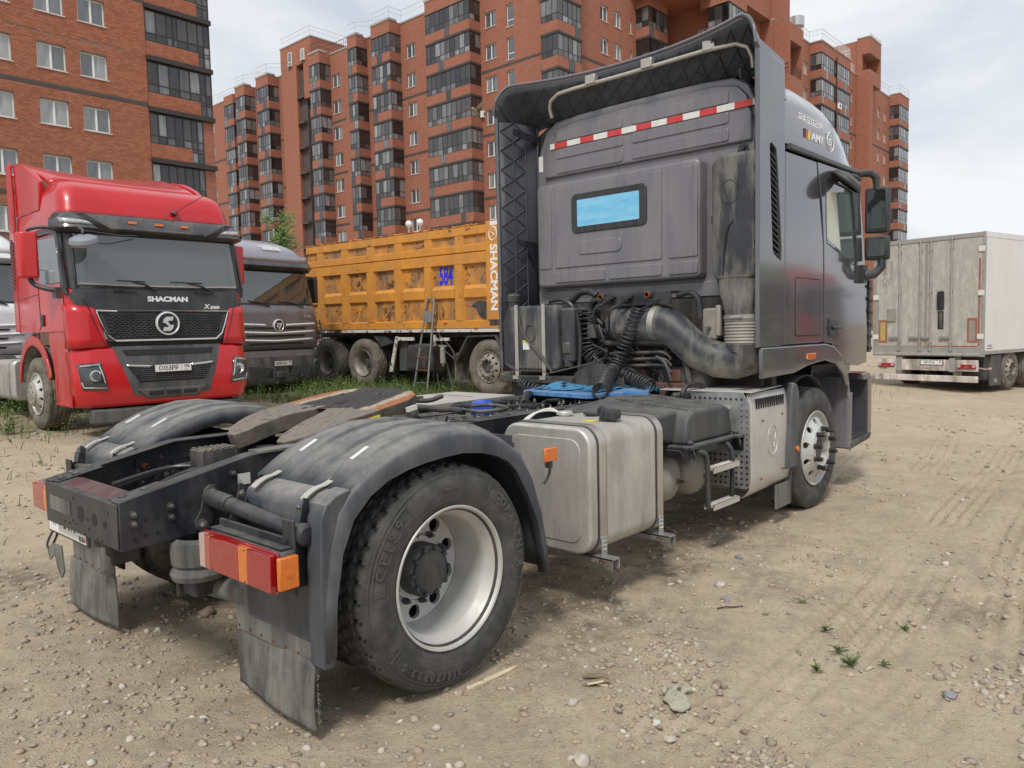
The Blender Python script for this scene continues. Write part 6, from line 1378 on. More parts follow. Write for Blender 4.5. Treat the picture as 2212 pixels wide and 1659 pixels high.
for sg in (1, -1):
    co_ = MB(); co_.prism([(5.21, 1.16), (5.30, 1.16), (5.40, 1.30), (5.40, 1.9), (5.30, 2.02), (5.12, 2.80), (5.03, 2.80), (5.12, 2.1), (5.235, 1.7)], 'y', -1.225*sg, -1.04*sg); add('corner_panel', co_, 'cab_grey', fix=True, bev=.02)
    lvr = MB()
    for i in range(6): lvr.prism([(5.33, 1.30+i*.11), (5.44, 1.27+i*.11), (5.44, 1.30+i*.11), (5.33, 1.325+i*.11)], 'y', -1.245*sg, -1.05*sg)
    lvr.box(5.36, 5.43, -1.238*sg, -1.05*sg, 1.25, 1.92); objs('corner_vane', lvr, 'black_plastic', T, fix=True, bev=.004)
    # steps
    s1 = MB(); s1.prism([(4.80, 1.05), (4.86, .90), (4.86, .46), (4.82, .42), (4.78, .42), (4.80, .9)], 'y', -1.245*sg, -.86*sg) ; s1.prism([(4.775, .90), (4.90, .91), (4.885, .40), (4.865, .385), (4.80, .43), (4.80, .86)], 'y', -1.25*sg, -1.235*sg); so1 = add('entry_step', s1, 'cab_grey_rear', fix=True, bev=.006)
    s2 = MB(); s2.prism([(4.86, .40), (5.38, .44), (5.42, .47), (5.42, .50), (4.86, .455)], 'y', -1.25*sg, -.9*sg); s2.box(4.87, 5.2, -1.15*sg, -.9*sg, .78, .81); obj('step_tread', s2, 'dark_bumper', so1, fix=True, bev=.006)
    tdn = MB()
    for i in range(11):
        for j in range(5): tdn.box(4.90+i*.045, 4.925+i*.045, (-1.22+j*.05)*sg, (-1.195+j*.05)*sg, .458+i*.0032, .466+i*.0032)
    obj('tread_stud', tdn, 'black_plastic', so1)
    s3 = MB(); s3.box(4.86, 5.25, -.9*sg, -.88*sg, .46, 1.15); s3.prism([(5.20, 1.06), (5.36, 1.07), (5.44, 1.0), (5.44, .52), (5.40, .47), (5.33, .47), (5.33, 1.0), (5.20, 1.0)], 'y', -1.245*sg, -.88*sg); obj('bumper_corner', s3, 'cab_grey', so1, fix=True, bev=.012)
    bb = MB()
    for z in (.62, .80, .95): bb.lathe([(.02, 0), (.018, -.01*sg), (0, -.012*sg)], (5.15, -.9*sg, z), 'y', 12)
    objs('round_plug', bb, 'dark_trim', so1)
    # mirrors
    ar = MB(); ar.tube([(5.0, -1.19*sg, 2.82), (5.06, -1.25*sg, 2.845), (5.12, -1.31*sg, 2.85), (5.15, -1.35*sg, 2.81), (5.15, -1.36*sg, 2.70)], [.03, .032, .034, .034, .03], 12); ar.tube([(5.17, -1.40*sg, 2.12), (5.17, -1.40*sg, 2.02), (5.14, -1.35*sg, 1.96), (5.09, -1.25*sg, 1.94)], [.035, .04, .04, .045], 12); ar.box(5.03, 5.14, -1.29*sg, -1.24*sg, 1.88, 2.04); mo2 = objs('mirror_arm', ar, 'black_plastic', T, bev=.004)[0]
    for z0_, z1_ in ((2.325, 2.725), (2.085, 2.295)):
        h_ = MB(); h_.prism([(5.13, -1.262*sg), (5.13, -1.452*sg), (5.16, -1.472*sg), (5.27, -1.44*sg), (5.29, -1.34*sg), (5.22, -1.25*sg)], 'z', z0_, z1_); ho_ = obj('mirror_housing', h_, 'black_plastic', mo2, fix=True, bev=.018, seg=3)
        g_ = MB(); g_.prism([(y*sg, z) for y, z in rr(-1.437, -1.285, z0_+.03, z1_-.03, .02)], 'x', 5.128, 5.124); obj('mirror_glass', g_, 'mirror_glass', mo2, fix=True)
    dk_ = MB(); dk_.lathe([(.0, -.06), (.08, -.055), (.13, -.03), (.145, 0), (.14, .012), (.125, .014)], (0, 0, 0), 'y', 30); d0 = obj('kerb_mirror', dk_, 'black_plastic', mo2, loc=(4.42, -1.34*sg, 2.68), rot=(math.radians(-52)*sg, math.radians(15), 0)); 
    ka = MB(); ka.tube([(4.58, -1.25*sg, 2.77), (4.53, -1.31*sg, 2.76), (4.42, -1.34*sg, 2.72)], .022, 10); ka.tube([(4.58, -1.25*sg, 2.77), (4.8, -1.27*sg, 2.79), (5.02, -1.25*sg, 2.79)], .02, 8); obj('kerb_mirror_arm', ka, 'black_plastic', mo2)
# ---------------------------------------------------------------- air intake and gear behind the cab
sn = MB(); sn.prism([(-1.205, 1.90), (-1.205, 2.70), (-1.19, 2.76), (-.93, 2.76), (-.87, 2.72), (-.86, 2.68), (-.86, 1.92), (-.89, 1.86), (-1.16, 1.86)], 'x', 3.02, 3.30); sno = add('air_intake', sn, 'dusty_plastic', fix=True, bev=.03, seg=4)
rgn = MB(); rgn.tube([(3.018, -1.005+.07*math.cos(q), 2.49+.085*math.sin(q)) for q in np.linspace(0, 2*math.pi, 32)], .005, 5); rgn.tube([(3.018, -.965, 2.52), (3.018, -.99, 2.455), (3.018, -1.03, 2.535)], .005, 5); rgn.tube([(3.018, -1.0, 2.53), (3.018, -1.01, 2.50)], .005, 5); obj('embossed_badge', rgn, 'dusty_plastic', sno)
slt = MB(); slt.tube([(3.02, -1.035, 2.28), (3.02, -1.0, 2.24), (3.02, -.975, 2.17), (3.02, -.965, 2.05), (3.02, -.955, 1.89)], [.004, .010, .012, .010, .005], 8); obj('moulded_slit', slt, 'cab_seam', sno)
hk = MB(); hk.prism([(-1.10, 2.76), (-1.08, 2.83), (-1.05, 2.85), (-1.02, 2.83), (-.99, 2.76)], 'x', 3.15, 3.165); hk.lathe([(.02, 0), (.02, -.02), (0, -.02)], (3.15, -1.05, 2.81), 'x', 12); hk.box(3.1, 3.2, -.86, -.82, 2.28, 2.34); hk.box(3.1, 3.15, -1.235, -1.13, 1.79, 1.87); hk.lathe([(.02, 0), (.02, -.02), (0, -.02)], (3.1, -1.19, 1.83), 'x', 12); obj('intake_bracket', hk, 'frame_black', sno, fix=True)
nk = MB(); rows = []
for t in np.linspace(0, 1, 9):
    s_ = t*t*(3-2*t); cy, cx = -1.03-.045*s_, 3.16-.02*s_; hw, hd2 = .165*(1-s_)+.148*s_, .13*(1-s_)+.148*s_; z = 1.90-.31*t; p_ = 4-2*s_; row = []
    for k in range(33):
        a = 2*math.pi*k/32; ca, sa = math.cos(a), math.sin(a); row.append((cx+hd2*math.copysign(abs(ca)**(2/p_), ca), cy+hw*math.copysign(abs(sa)**(2/p_), sa), z))
    rows.append(row)
nk.grid(rows); obj('intake_neck', nk, 'dusty_plastic', sno, fix=True, smooth=60)
obj('small_label', MB().box(3.018, 3.0192, -1.0, -.94, 1.70, 1.72, Matrix.Translation((.03, 0, 0))), 'label_white', sno)
bw = MB(); pr2 = []
for i in range(9):
    z = 1.59-i*.023; pr2 += [(.150, z), (.157, z-.008), (.150, z-.016)]
pr2 = [(.156, 1.605), (.156, 1.57), (.150, 1.57)]+[(r_, z-.02) for r_, z in pr2]; bw.lathe([(r_, z) for r_, z in pr2], (3.14, -1.075, 0), 'z', 40); bwo = add('bellows', bw, 'airtank'); cl = MB(); cl.lathe([(.160, 1.575), (.160, 1.595)], (3.14, -1.075, 0), 'z', 40); cl.tube([(2.98, -1.12, 1.585), (2.98, -1.03, 1.585)], .008, 8); obj('hose_clamp', cl, 'galv', bwo)
el = MB(); el.tube([(3.14, -1.075, 1.39), (3.14, -1.075, 1.33), (3.14, -1.06, 1.29), (3.12, -1.0, 1.27), (3.08, -.88, 1.275), (3.03, -.76, 1.33), (3.0, -.67, 1.41), (2.98, -.58, 1.50), (2.97, -.50, 1.555), (2.97, -.44, 1.565)], [.158, .155, .148, .140, .135, .130, .128, .130, .134, .136], 28); elo = add('intake_duct', el, 'dusty_plastic', smooth=60); cl = MB(); cl.tube([(2.97, -.47, 1.56), (2.97, -.42, 1.565)], .142, 32); obj('hose_clamp', cl, 'pipe', elo)
fc = MB(); fc.lathe([(.0, .04), (.09, .03), (.125, -.01), (.14, -.08), (.14, -.42)], (2.99, -.02, 1.56), 'y', 36); fo2 = add('filter_housing', fc, 'dusty_plastic', smooth=50)
# panel with couplings
pn2 = MB().box(2.90, 2.915, -.59, .08, 1.70, 1.80); pn2.box(2.902, 3.2, -.59, .08, 1.79, 1.80); pno = add('coupling_panel', pn2, 'frame_black', bev=.003)
cpl = MB()
for y in (.035, -.40): cpl.lathe([(.026, 0), (.026, -.03), (.018, -.032), (.018, -.01)], (2.9, y, 1.775), 'x', 18)
objs('brass_coupling', cpl, 'rust', pno)
cp2 = MB()
for y in (-.05, -.22): cp2.lathe([(.022, 0), (.024, -.03), (.018, -.06), (.014, -.09), (0, -.09)], (2.9, y, 1.735), 'x', 14); cp2.box(2.86, 2.9, y-.05, y+.05, 1.755, 1.775)
obj('air_coupling', cp2, 'hose', pno)
ch = MB(); ch.lathe([(.028, 0), (.028, -.001), (0, -.0012)], (2.8995, -.315, 1.745), 'x', 20)
for y, z in ((-.27, 1.76), (-.27, 1.73), (-.36, 1.76), (-.36, 1.73), (-.49, 1.74)): ch.lathe([(.006, 0), (.006, -.001), (0, -.0012)], (2.8995, y, z), 'x', 8)
obj('panel_hole', ch, 'cab_seam', pno)
rbr = MB(); rbr.tube([(2.95, .40, 1.74), (2.95, .30, 1.82), (2.95, .2, 1.83), (2.95, .12, 1.79)], .03, 12); rbr.tube([(2.95, .18, 1.5), (2.95, .19, 1.66), (2.95, .16, 1.74), (2.95, .08, 1.76)], .03, 12); rbr.tube([(3.0, -.59, 1.76), (3.0, -.70, 1.78), (3.0, -.77, 1.72), (3.0, -.78, 1.58)], .022, 12); rbr.tube([(2.8, .5, 1.76), (2.8, .38, 1.77), (2.8, .27, 1.72), (2.82, .22, 1.6), (2.82, .2, 1.4), (2.8, .2, 1.2)], .018, 10)
objs('rubber_hose', rbr, 'hose', T)
# coiled air lines
def coil(path, R_, turns, r, phase=0):
    P = [Vector(p) for p in path]; Ls = [0]
    for a, b2_ in zip(P, P[1:]): Ls.append(Ls[-1]+(b2_-a).length)
    def at_(s):
        for i in range(len(P)-1):
            if s <= Ls[i+1] or i == len(P)-2:
                t = (s-Ls[i])/(Ls[i+1]-Ls[i]); p0 = P[max(i-1, 0)]; p1, p2 = P[i], P[i+1]; p3 = P[min(i+2, len(P)-1)]
                c = .5*((2*p1)+(p2-p0)*t+(2*p0-5*p1+4*p2-p3)*t*t+(3*p1-p0-3*p2+p3)*t**3); d = .5*((p2-p0)+2*(2*p0-5*p1+4*p2-p3)*t+3*(3*p1-p0-3*p2+p3)*t*t); return c, d.normalized()
    out = []; n = int(turns*12); up = None
    for i in range(n+1):
        c, d = at_(Ls[-1]*i/n)
        if up is None: up = d.orthogonal()
        up = (up-d*up.dot(d)).normalized(); b2_ = d.cross(up); q = 2*math.pi*turns*i/n+phase; rr_ = R_ if not hasattr(R_, '__len__') else R_[0]+(R_[1]-R_[0])*i/n
        out.append(c+(up*math.cos(q)+b2_*math.sin(q))*rr_)
    return out
J = (2.80, -.13, 1.20)
for path, R_, tn in (([(2.88, .235, 1.66), (2.88, .235, 1.45), (2.87, .20, 1.34), (2.85, .10, 1.27), (2.83, -.03, 1.215), J], .040, 21), ([(2.87, .145, 1.68), (2.87, .145, 1.50), (2.86, .14, 1.36), (2.85, .06, 1.265), (2.84, -.05, 1.21)], .056, 15), ([(2.88, -.325, 1.67), (2.87, -.27, 1.53), (2.86, -.19, 1.37), (2.84, -.145, 1.26), J], .054, 16), ([(2.78, -.14, 1.19), (2.62, -.20, 1.155), (2.40, -.33, 1.11), (2.22, -.42, 1.09)], (.056, .054), 15), ([(2.84, -.19, 1.17), (2.82, -.31, 1.135), (2.76, -.44, 1.11), (2.70, -.53, 1.09)], .050, 9), ([(2.55, .62, 1.10), (2.45, .45, 1.08), (2.40, .3, 1.06)], .035, 7)):
    cm_ = MB(); cm_.tube(coil(path, R_, tn, .0075), .0082, 7, cap=True); add('coiled_air_line', cm_, 'hose', smooth=60)
ln = MB()
for P in ([(2.87, .145, 1.70), (2.87, .13, 1.74), (2.87, .08, 1.745)], [(2.86, -.05, 1.73), (2.78, .02, 1.68), (2.8, .04, 1.55), (2.85, -.05, 1.5), (2.85, .02, 1.42)], [(2.84, -.22, 1.73), (2.76, -.14, 1.66), (2.8, -.10, 1.52), (2.85, -.02, 1.47)], [(2.88, -.33, 1.66), (2.86, -.40, 1.68), (2.87, -.46, 1.73), (2.88, -.50, 1.74)], [(2.80, .0, 1.55), (2.78, -.06, 1.42), (2.82, .02, 1.36), (2.8, .06, 1.3), (2.84, -.04, 1.36), (2.8, -.06, 1.28), (2.82, .0, 1.24)], [(2.78, .05, 1.4), (2.76, -.1, 1.34), (2.8, -.03, 1.26), (2.8, .05, 1.3)], [(2.22, -.42, 1.04), (2.15, -.46, 1.01), (2.05, -.42, 1.02), (1.95, -.40, 1.0)]): ln.tube(P, .009, 7)
objs('air_line', ln, 'hose', T)
rp = MB(); rp.tube([(2.72, .78, 1.70), (2.70, .72, 1.5), (2.70, .55, 1.33), (2.68, .38, 1.17)], .008, 6); rp.tube([(2.66, .40, 1.17), (2.75, .1, 1.24), (2.85, -.05, 1.3)], .006, 6); rp.tube([(2.68, .90, 1.24), (2.65, .75, 1.19), (2.66, .45, 1.18), (2.66, .40, 1.10)], .005, 6); add('tie_rope', rp, 'rope')
# left storage tank behind the cab
et = MB(); et.prism(rr(.36, .92, 1.19, 1.73, .05, 5), 'x', 2.72, 3.2); eo = add('coolant_tank', et, 'dusty_plastic', fix=True, bev=.03, seg=4)
e2 = MB(); e2.prism(rr(.22, .36, 1.25, 1.70, .03, 4), 'x', 2.76, 3.15); obj('tank_side', e2, 'black_plastic', eo, fix=True, bev=.02)
e3 = MB(); e3.prism([(.92, 1.20), (.99, 1.24), (1.0, 1.60), (.95, 1.70), (.92, 1.72)], 'x', 2.76, 3.1); e3.tube([(2.8, .90, 1.70), (2.8, .90, 1.77)], .05, 16); obj('filler_neck', e3, 'dusty_plastic', eo, fix=True, bev=.01)
e4 = MB(); e4.lathe([(.055, 0), (.057, .05), (.04, .07), (0, .074)], (2.8, .90, 1.77), 'z', 20); obj('tank_cap', e4, 'black_plastic', eo)
for y in (.80, .50):
    s = MB(); s.prism([(y-.018, 1.12), (y+.018, 1.12), (y+.018, 1.74), (y-.018, 1.74)], 'x', 2.712, 2.718); s.box(2.69, 2.72, y-.03, y+.03, 1.11, 1.14); obj('strap', s, 'tank_strap', eo, fix=True)
rq_ = MB(); rq_.tube([(2.716, .64+.055*math.cos(q), 1.50+.07*math.sin(q)) for q in np.linspace(0, 2*math.pi, 30)], .004, 4); obj('embossed_badge', rq_, 'black_plastic', eo)
obj('warning_label', MB().box(2.716, 2.719, .66, .73, 1.36, 1.44), 'label_white', eo); obj('warning_label', MB().box(2.715, 2.7185, .66, .73, 1.42, 1.44), 'label_yellow', eo)
e5 = MB(); e5.box(2.70, 3.2, .20, 1.0, 1.08, 1.14); e5.box(2.8, 3.2, .3, .95, .95, 1.08); add('tank_shelf', e5, 'engine', bev=.01)
# filter unit, pipes, engine
fu = MB(); fu.lathe([(.045, 0), (.05, .10), (.06, .11), (.06, .18), (.05, .2), (0, .2)], (2.80, .30, 1.22), 'z', 18); fu.box(2.78, 2.86, .32, .42, 1.45, 1.55); fu.box(2.82, 2.9, .05, .13, 1.45, 1.56); fu.tube([(2.8, .40, 1.5), (2.78, .42, 1.35), (2.78, .40, 1.2)], .018, 8); objs('fuel_filter', fu, 'dark_metal', T, bev=.004)
wl_ = MB(); wl_.box(2.775, 2.778, .36, .40, 1.405, 1.425); wl_.box(2.775, 2.778, .335, .37, 1.34, 1.36); add('cable_tag', wl_, 'print_white')
en = MB(); en.box(3.1, 4.4, -.40, .40, .9, 1.6); en.box(3.2, 4.2, -.5, .5, 1.0, 1.3); en.lathe([(.25, 0), (.33, .25), (.35, .5)], (2.75, 0, .98), 'x', 24, caps=True); en.box(3.0, 3.3, -.8, -.4, 1.0, 1.22); en.box(3.05, 3.5, .4, 1.0, .9, 1.5); add('engine', en, 'engine', bev=.03)
er = MB(); er.box(2.95, 3.1, -.75, .15, .98, 1.10); er.box(2.98, 3.06, -.62, -.52, 1.1, 1.2); 
for y in (-.6, -.45, -.3, -.15, 0): er.prism([(y-.02, 1.1), (y+.02, 1.1), (y+.05, 1.2), (y+.02, 1.2)], 'x', 3.0, 3.05)
add('gearbox_housing', er, 'engine_red', bev=.02)
pg = MB()
for z in (1.32, 1.27, 1.22): pg.tube([(2.95, .0, z), (2.95, -.35, z+.01), (2.95, -.50, z+.01), (2.97, -.55, z-.04)], .013, 8)
pg.tube([(2.96, .05, 1.40), (2.96, -.45, 1.41), (2.98, -.60, 1.36), (3.0, -.66, 1.24), (2.98, -.70, 1.1)], .028, 10); pg.tube([(2.92, -.45, 1.30), (2.90, -.54, 1.25), (2.88, -.60, 1.12)], .012, 6)
rp2 = random.Random(6)
for k in range(26):
    y0 = rp2.uniform(-.75, .5); z0_ = rp2.uniform(1.1, 1.65); x0 = rp2.uniform(2.92, 3.1); pg.tube([(x0, y0, z0_), (x0+rp2.uniform(-.05, .05), y0+rp2.uniform(-.2, .2), z0_-.1), (x0, y0+rp2.uniform(-.25, .25), z0_-rp2.uniform(.15, .35))], rp2.choice([.006, .009, .013]), 6)
objs('engine_pipe', pg, 'dark_metal', T)
bk2 = MB(); bk2.box(3.35, 3.4, -1.1, 1.1, 1.0, 1.75); bk2.box(3.42, 3.5, -1.15, 1.15, .6, 1.36); add('cab_bulkhead', bk2, 'engine')
sv_ = MB(); sv_.prism(rr(-.87, -.74, 1.42, 1.66, .03), 'x', 3.1, 3.3); sv_.box(3.08, 3.12, -.90, -.86, 1.45, 1.68); svo = add('steering_reservoir', sv_, 'airtank', fix=True, bev=.01); z2_ = MB(); z2_.lathe([(.02, 0), (.016, -.03), (0, -.03)], (3.1, -.80, 1.51), 'x', 8); z2_.lathe([(.025, 0), (.02, -.05), (0, -.05)], (3.05, -.85, 1.42), 'x', 10); obj('bolt', z2_, 'bolt', svo)
# loose blue board lying on the frame with torn film
bo_ = thing('blue_board', 'bright blue board with torn plastic film lying across the frame under the coiled hoses', 'board', (2.6, 0, 1.03))
P = MB(); P.prism([(-.38, .30), (-.43, -.34), (.0, -.58), (.72, -.20), (.70, .36), (.25, .58)], 'z', .0, .035); obj('board', P, 'blue_board', bo_, fix=True, bev=.004)
fm = MB(); rows = []
for i in range(16):
    rows.append([(-.30+.9*i/15+random.uniform(-.012, .012), -.30+.72*j/21+.12*i/15-.06+random.uniform(-.01, .01), 0.042+abs(random.gauss(0, .004))+(.045*math.exp(-((i-4)/2)**2-((j-15)/3)**2))) for j in range(22)])
fm.grid(rows); fm.f = [f for f in fm.f if random.random() > .18]; obj('torn_film', fm, 'blue_film', bo_, smooth=60)
fm2 = MB(); fm2.prism([(.05, .34), (.42, .10), (.40, -.30), (.62, -.1), (.60, .32), (.3, .5)], 'z', .036, .05); obj('bare_patch', fm2, 'white_plate', bo_, fix=True)
fe = MB(); rows = [[(.15+.5*i/9+random.uniform(-.02, .02), -.60+.16*j/7+.35*i/9+random.uniform(-.02, .02), .02+random.uniform(-.02, .03)) for j in range(8)] for i in range(10)]; fe.grid(rows); obj('film_tatter', fe, 'blue_film', bo_, smooth=60)
# ---------------------------------------------------------------- other vehicles (local +x forward, +y left)
class Shell:
    def __init__(s, f, hw, r, x_rear): s.f, s.hw, s.r, s.xr = f, hw, r, x_rear
    def F(s, z): return float(np.interp(z, [a for a, _ in s.f], [b for _, b in s.f]))
    def H(s, z): return float(np.interp(z, [a for a, _ in s.hw], [b for _, b in s.hw]))
    def pt(s, y, z, off=0.0):
        h = s.H(z); r = min(s.r, h); e = max(0, abs(y)-(h-r))/r; e = min(e, 1.0); x = s.F(z)-r*(1-math.sqrt(max(0, 1-e*e)))
        n = Vector((math.sqrt(max(0, 1-e*e)), math.copysign(e, y) if e > 0 else 0, .12)); n.normalize()
        return Vector((x, max(-h, min(h, y)), z))+n*off
    def body(s, z0, z1, n=14, m=24):
        mb = MB(); rows = []
        for z in np.linspace(z0, z1, n):
            h = s.H(z); r = min(s.r, h); row = [(s.xr, -h, z)]+[(s.F(z)-r+r*math.sin(a), -(h-r)-r*math.cos(a), z) for a in np.linspace(0, math.pi/2, m//3)]
            row += [(s.F(z)-r+r*math.sin(a), (h-r)+r*math.cos(a), z) for a in np.linspace(math.pi/2, 0, m//3)]+[(s.xr, h, z)]; rows.append(row)
        mb.grid(rows); k = len(rows[0]); mb.add(rows[-1], [tuple(range(k))]); mb.add(rows[0], [tuple(range(k-1, -1, -1))])
        mb.add([(s.xr, -s.H(z), z) for z in np.linspace(z0, z1, n)]+[(s.xr, s.H(z), z) for z in np.linspace(z0, z1, n)], [(i, i+1, n+i+1, n+i) for i in range(n-1)])
        return mb
    def patch(s, c, off=.012, nu=14, nv=6):
        """c: four (y, z) corners bl, br, tr, tl on the front surface"""
        rows = []
        for v in np.linspace(0, 1, nv):
            row = []
            for u in np.linspace(0, 1, nu):
                y = (c[0][0]*(1-u)+c[1][0]*u)*(1-v)+(c[3][0]*(1-u)+c[2][0]*u)*v; z = (c[0][1]*(1-u)+c[1][1]*u)*(1-v)+(c[3][1]*(1-u)+c[2][1]*u)*v; row.append(tuple(s.pt(y, z, off)))
            rows.append(row)
        return MB().grid(rows)
    def strip(s, pts, r, off=.015, closed=False):
        P = []
        for a, b in zip(pts, pts[1:]+([pts[0]] if closed else [])):
            for t in np.linspace(0, 1, 8)[:-1]: P.append(tuple(s.pt(a[0]+(b[0]-a[0])*t, a[1]+(b[1]-a[1])*t, off)))
        if not closed: P.append(tuple(s.pt(*pts[-1], off)))
        return MB().tube(P, r, 6, closed=closed)
def sym(c): return [c, [(-c[1][0], c[1][1]), (-c[0][0], c[0][1]), (-c[3][0], c[3][1]), (-c[2][0], c[2][1])]]
def plate(par, x, y, z, s1, s2, w=.52, h=.112):
    p = obj('number_plate', MB().box(x-.01, x, y-w/2, y+w/2, z-h/2, z+h/2), 'black_plastic', par); f = obj('plate_face', MB().box(x, x+.002, y-w/2+.008, y+w/2-.008, z-h/2+.008, z+h/2-.008), 'white_plate', p)
    text('plate_text', s1, 'print_black', f, (x+.0025, y-w*.13, z-.003), (0, 1, 0), (0, 0, 1), h*.80, .0005, .0012, .88); text('plate_text', s2, 'print_black', f, (x+.0025, y+w*.36, z+.014), (0, 1, 0), (0, 0, 1), h*.55, .0005, .001, .85)
    text('plate_text', 'RUS', 'print_black', f, (x+.0025, y+w*.34, z-.035), (0, 1, 0), (0, 0, 1), h*.2, .0004, .0004); obj('plate_divider', MB().box(x+.002, x+.0025, y+w*.22, y+w*.228, z-h/2+.01, z+h/2-.01), 'print_black', f); return p
def chassis(par, length, tmat='tyre_dusty', two=True, tank=True):
    m = MB(); m.box(-length, -1.0, -.43, -.36, .72, .98); m.box(-length, -1.0, .36, .43, .72, .98); m.box(-1.6, -.3, -.5, .5, .55, 1.15); m.box(-.5, -.15, -1.0, 1.0, .35, .75); obj('chassis', m, 'engine', par)
    if tank:
        for sg in (-1, 1):
            t = MB(); t.prism([(sg*y, z) for y, z in rr(.55, 1.18, .36, 1.0, .09, 5)], 'x', -4.1, -2.95); to = obj('fuel_tank', t, 'tank', par, fix=True, bev=.03)
            for x in (-3.9, -3.15): s = MB(); s.prism([(sg*y, z) for y, z in rr(.545, 1.187, .353, 1.007, .095, 5)], 'x', x-.025, x+.025); obj('strap', s, 'tank_strap', to, fix=True)
# --- red truck
R = thing('tractor_truck', 'bright red high roof tractor unit with black grille panel, parked at the left', 'truck', (2.396, 6.834, gz(2.4, 8.3)+.0), -1.583, scale=.954)
S = Shell([(1.0, .0), (1.25, .0), (1.98, -.06), (2.70, -.20), (2.80, -.23), (3.0, -.26), (3.2, -.33), (3.36, -.43), (3.46, -.62), (3.53, -.95), (3.58, -1.4)], [(1.0, 1.235), (2.0, 1.235), (2.75, 1.205), (3.0, 1.195), (3.3, 1.16), (3.44, 1.09), (3.53, .98), (3.58, .84)], .22, -2.2)
obj('cab_body', S.body(1.42, 2.80, 16), 'red_paint', R, fix=True, smooth=50); obj('roof_cap', S.body(2.802, 3.58, 20), 'red_paint', R, fix=True, smooth=60, bev=.0)
lowf = S.body(1.16, 1.42, 3); lb_ = MB(); 
for sg in (-1, 1): lb_.prism([(-.2, 1.42), (-.95, 1.42), (-.98, 1.30), (-.85, 1.0), (-.75, .6), (-.70, .40), (-.2, .40)], 'y', sg*1.20, sg*1.225); 
obj('front_wing', lb_, 'red_dusty', R, fix=True, bev=.01)
for sg in (-1, 1):
    a = MB(); P = [(-1.70+.68*math.cos(q), .53+.70*math.sin(q)) for q in np.radians(np.linspace(18, 168, 18))]
    o2 = [(-1.70+.78*math.cos(q), .53+.84*math.sin(q)) for q in np.radians(np.linspace(18, 168, 18))]
    a.prism(P+o2[::-1], 'y', sg*1.235, sg*1.20); obj('wheel_arch', a, 'red_dusty', R, fix=True, bev=.008)
    b = MB(); b.grid([[(x, y, z) for y in (sg*.8, sg*1.2)] for x, z in P]); obj('arch_liner', b, 'mud_panel', R, solid=.01)
fp = MB().box(-.25, -.02, -1.0, 1.0, .5, 1.3); obj('front_core', fp, 'black_mesh', R)
G_ = S
obj('black_front', S.patch([(-1.10, 1.64), (1.10, 1.64), (1.26, 2.02), (-1.26, 2.02)], .010, 26), 'dark_trim', R)
obj('pillar_panel', S.patch([(-1.26, 1.98), (1.26, 1.98), (1.25, 2.80), (-1.25, 2.80)], .013, 28), 'dark_trim', R)
obj('windscreen', S.patch([(-1.10, 2.02), (1.10, 2.02), (1.08, 2.70), (-1.08, 2.70)], .020, 28), 'windscreen', R)
for sg in (-1, 1): obj('pillar_trim', S.strip([(sg*1.215, 1.90), (sg*1.215, 2.3), (sg*1.19, 2.80)], .045, .0), 'dark_trim', R)
obj('windscreen_seal', S.strip([(-1.12, 2.0), (1.12, 2.0), (1.10, 2.72), (-1.10, 2.72)], .014, .016, True), 'hose', R)
obj('dust_line', S.strip([(-1.08, 2.04), (-.6, 2.025), (0, 2.022), (.6, 2.025), (1.08, 2.04)], .013, .020), 'pipe', R)
v = MB(); rows = []
for z, o_ in ((2.72, .06), (2.76, .16), (2.86, .14), (2.96, .06), (3.0, .01)): rows.append([tuple(S.pt(y, z, o_)) for y in np.linspace(-1.19, 1.19, 30)])
v.grid(rows); vo = obj('sun_visor', v, 'visor', R, solid=.012, smooth=50)
for sg in (-1, 1):
    l_ = S.patch([(sg*.82, 2.80), (sg*1.13, 2.81), (sg*1.14, 2.88), (sg*.95, 2.85)], .165, 8, 3); obj('visor_lamp', l_, 'lamp_clear', vo, solid=.004)
    obj('visor_stripe', S.patch([(sg*.65, 2.755), (sg*.80, 2.755), (sg*1.05, 2.93), (sg*.98, 2.95)], .168, 8, 3), 'hose', vo, solid=.003)
obj('visor_band', S.patch([(-.62, 2.76), (.62, 2.76), (.62, 2.79), (-.62, 2.79)], .170, 20, 2), 'dark_bumper', vo, solid=.003)
for y in (-.36, 0, .36): p = S.pt(y, 2.87, .15); obj('marker_lamp', MB().box(-.012, .014, -.055, .055, -.02, .02, Matrix.Translation(p)), 'lens_amber', vo, bev=.005)
bt = MB()
for y in (-.7, -.5, -.2, .2, .52, .75, -.42, .42, 0): p = S.pt(y, 2.93 if abs(y) in (.7, .5, .2, .52, .75) else 2.80, .13 if abs(y) > 0 else .15); bt.lathe([(.013, 0), (.010, .008), (0, .01)], tuple(p), 'x', 8)
obj('bolt', bt, 'bolt', vo)
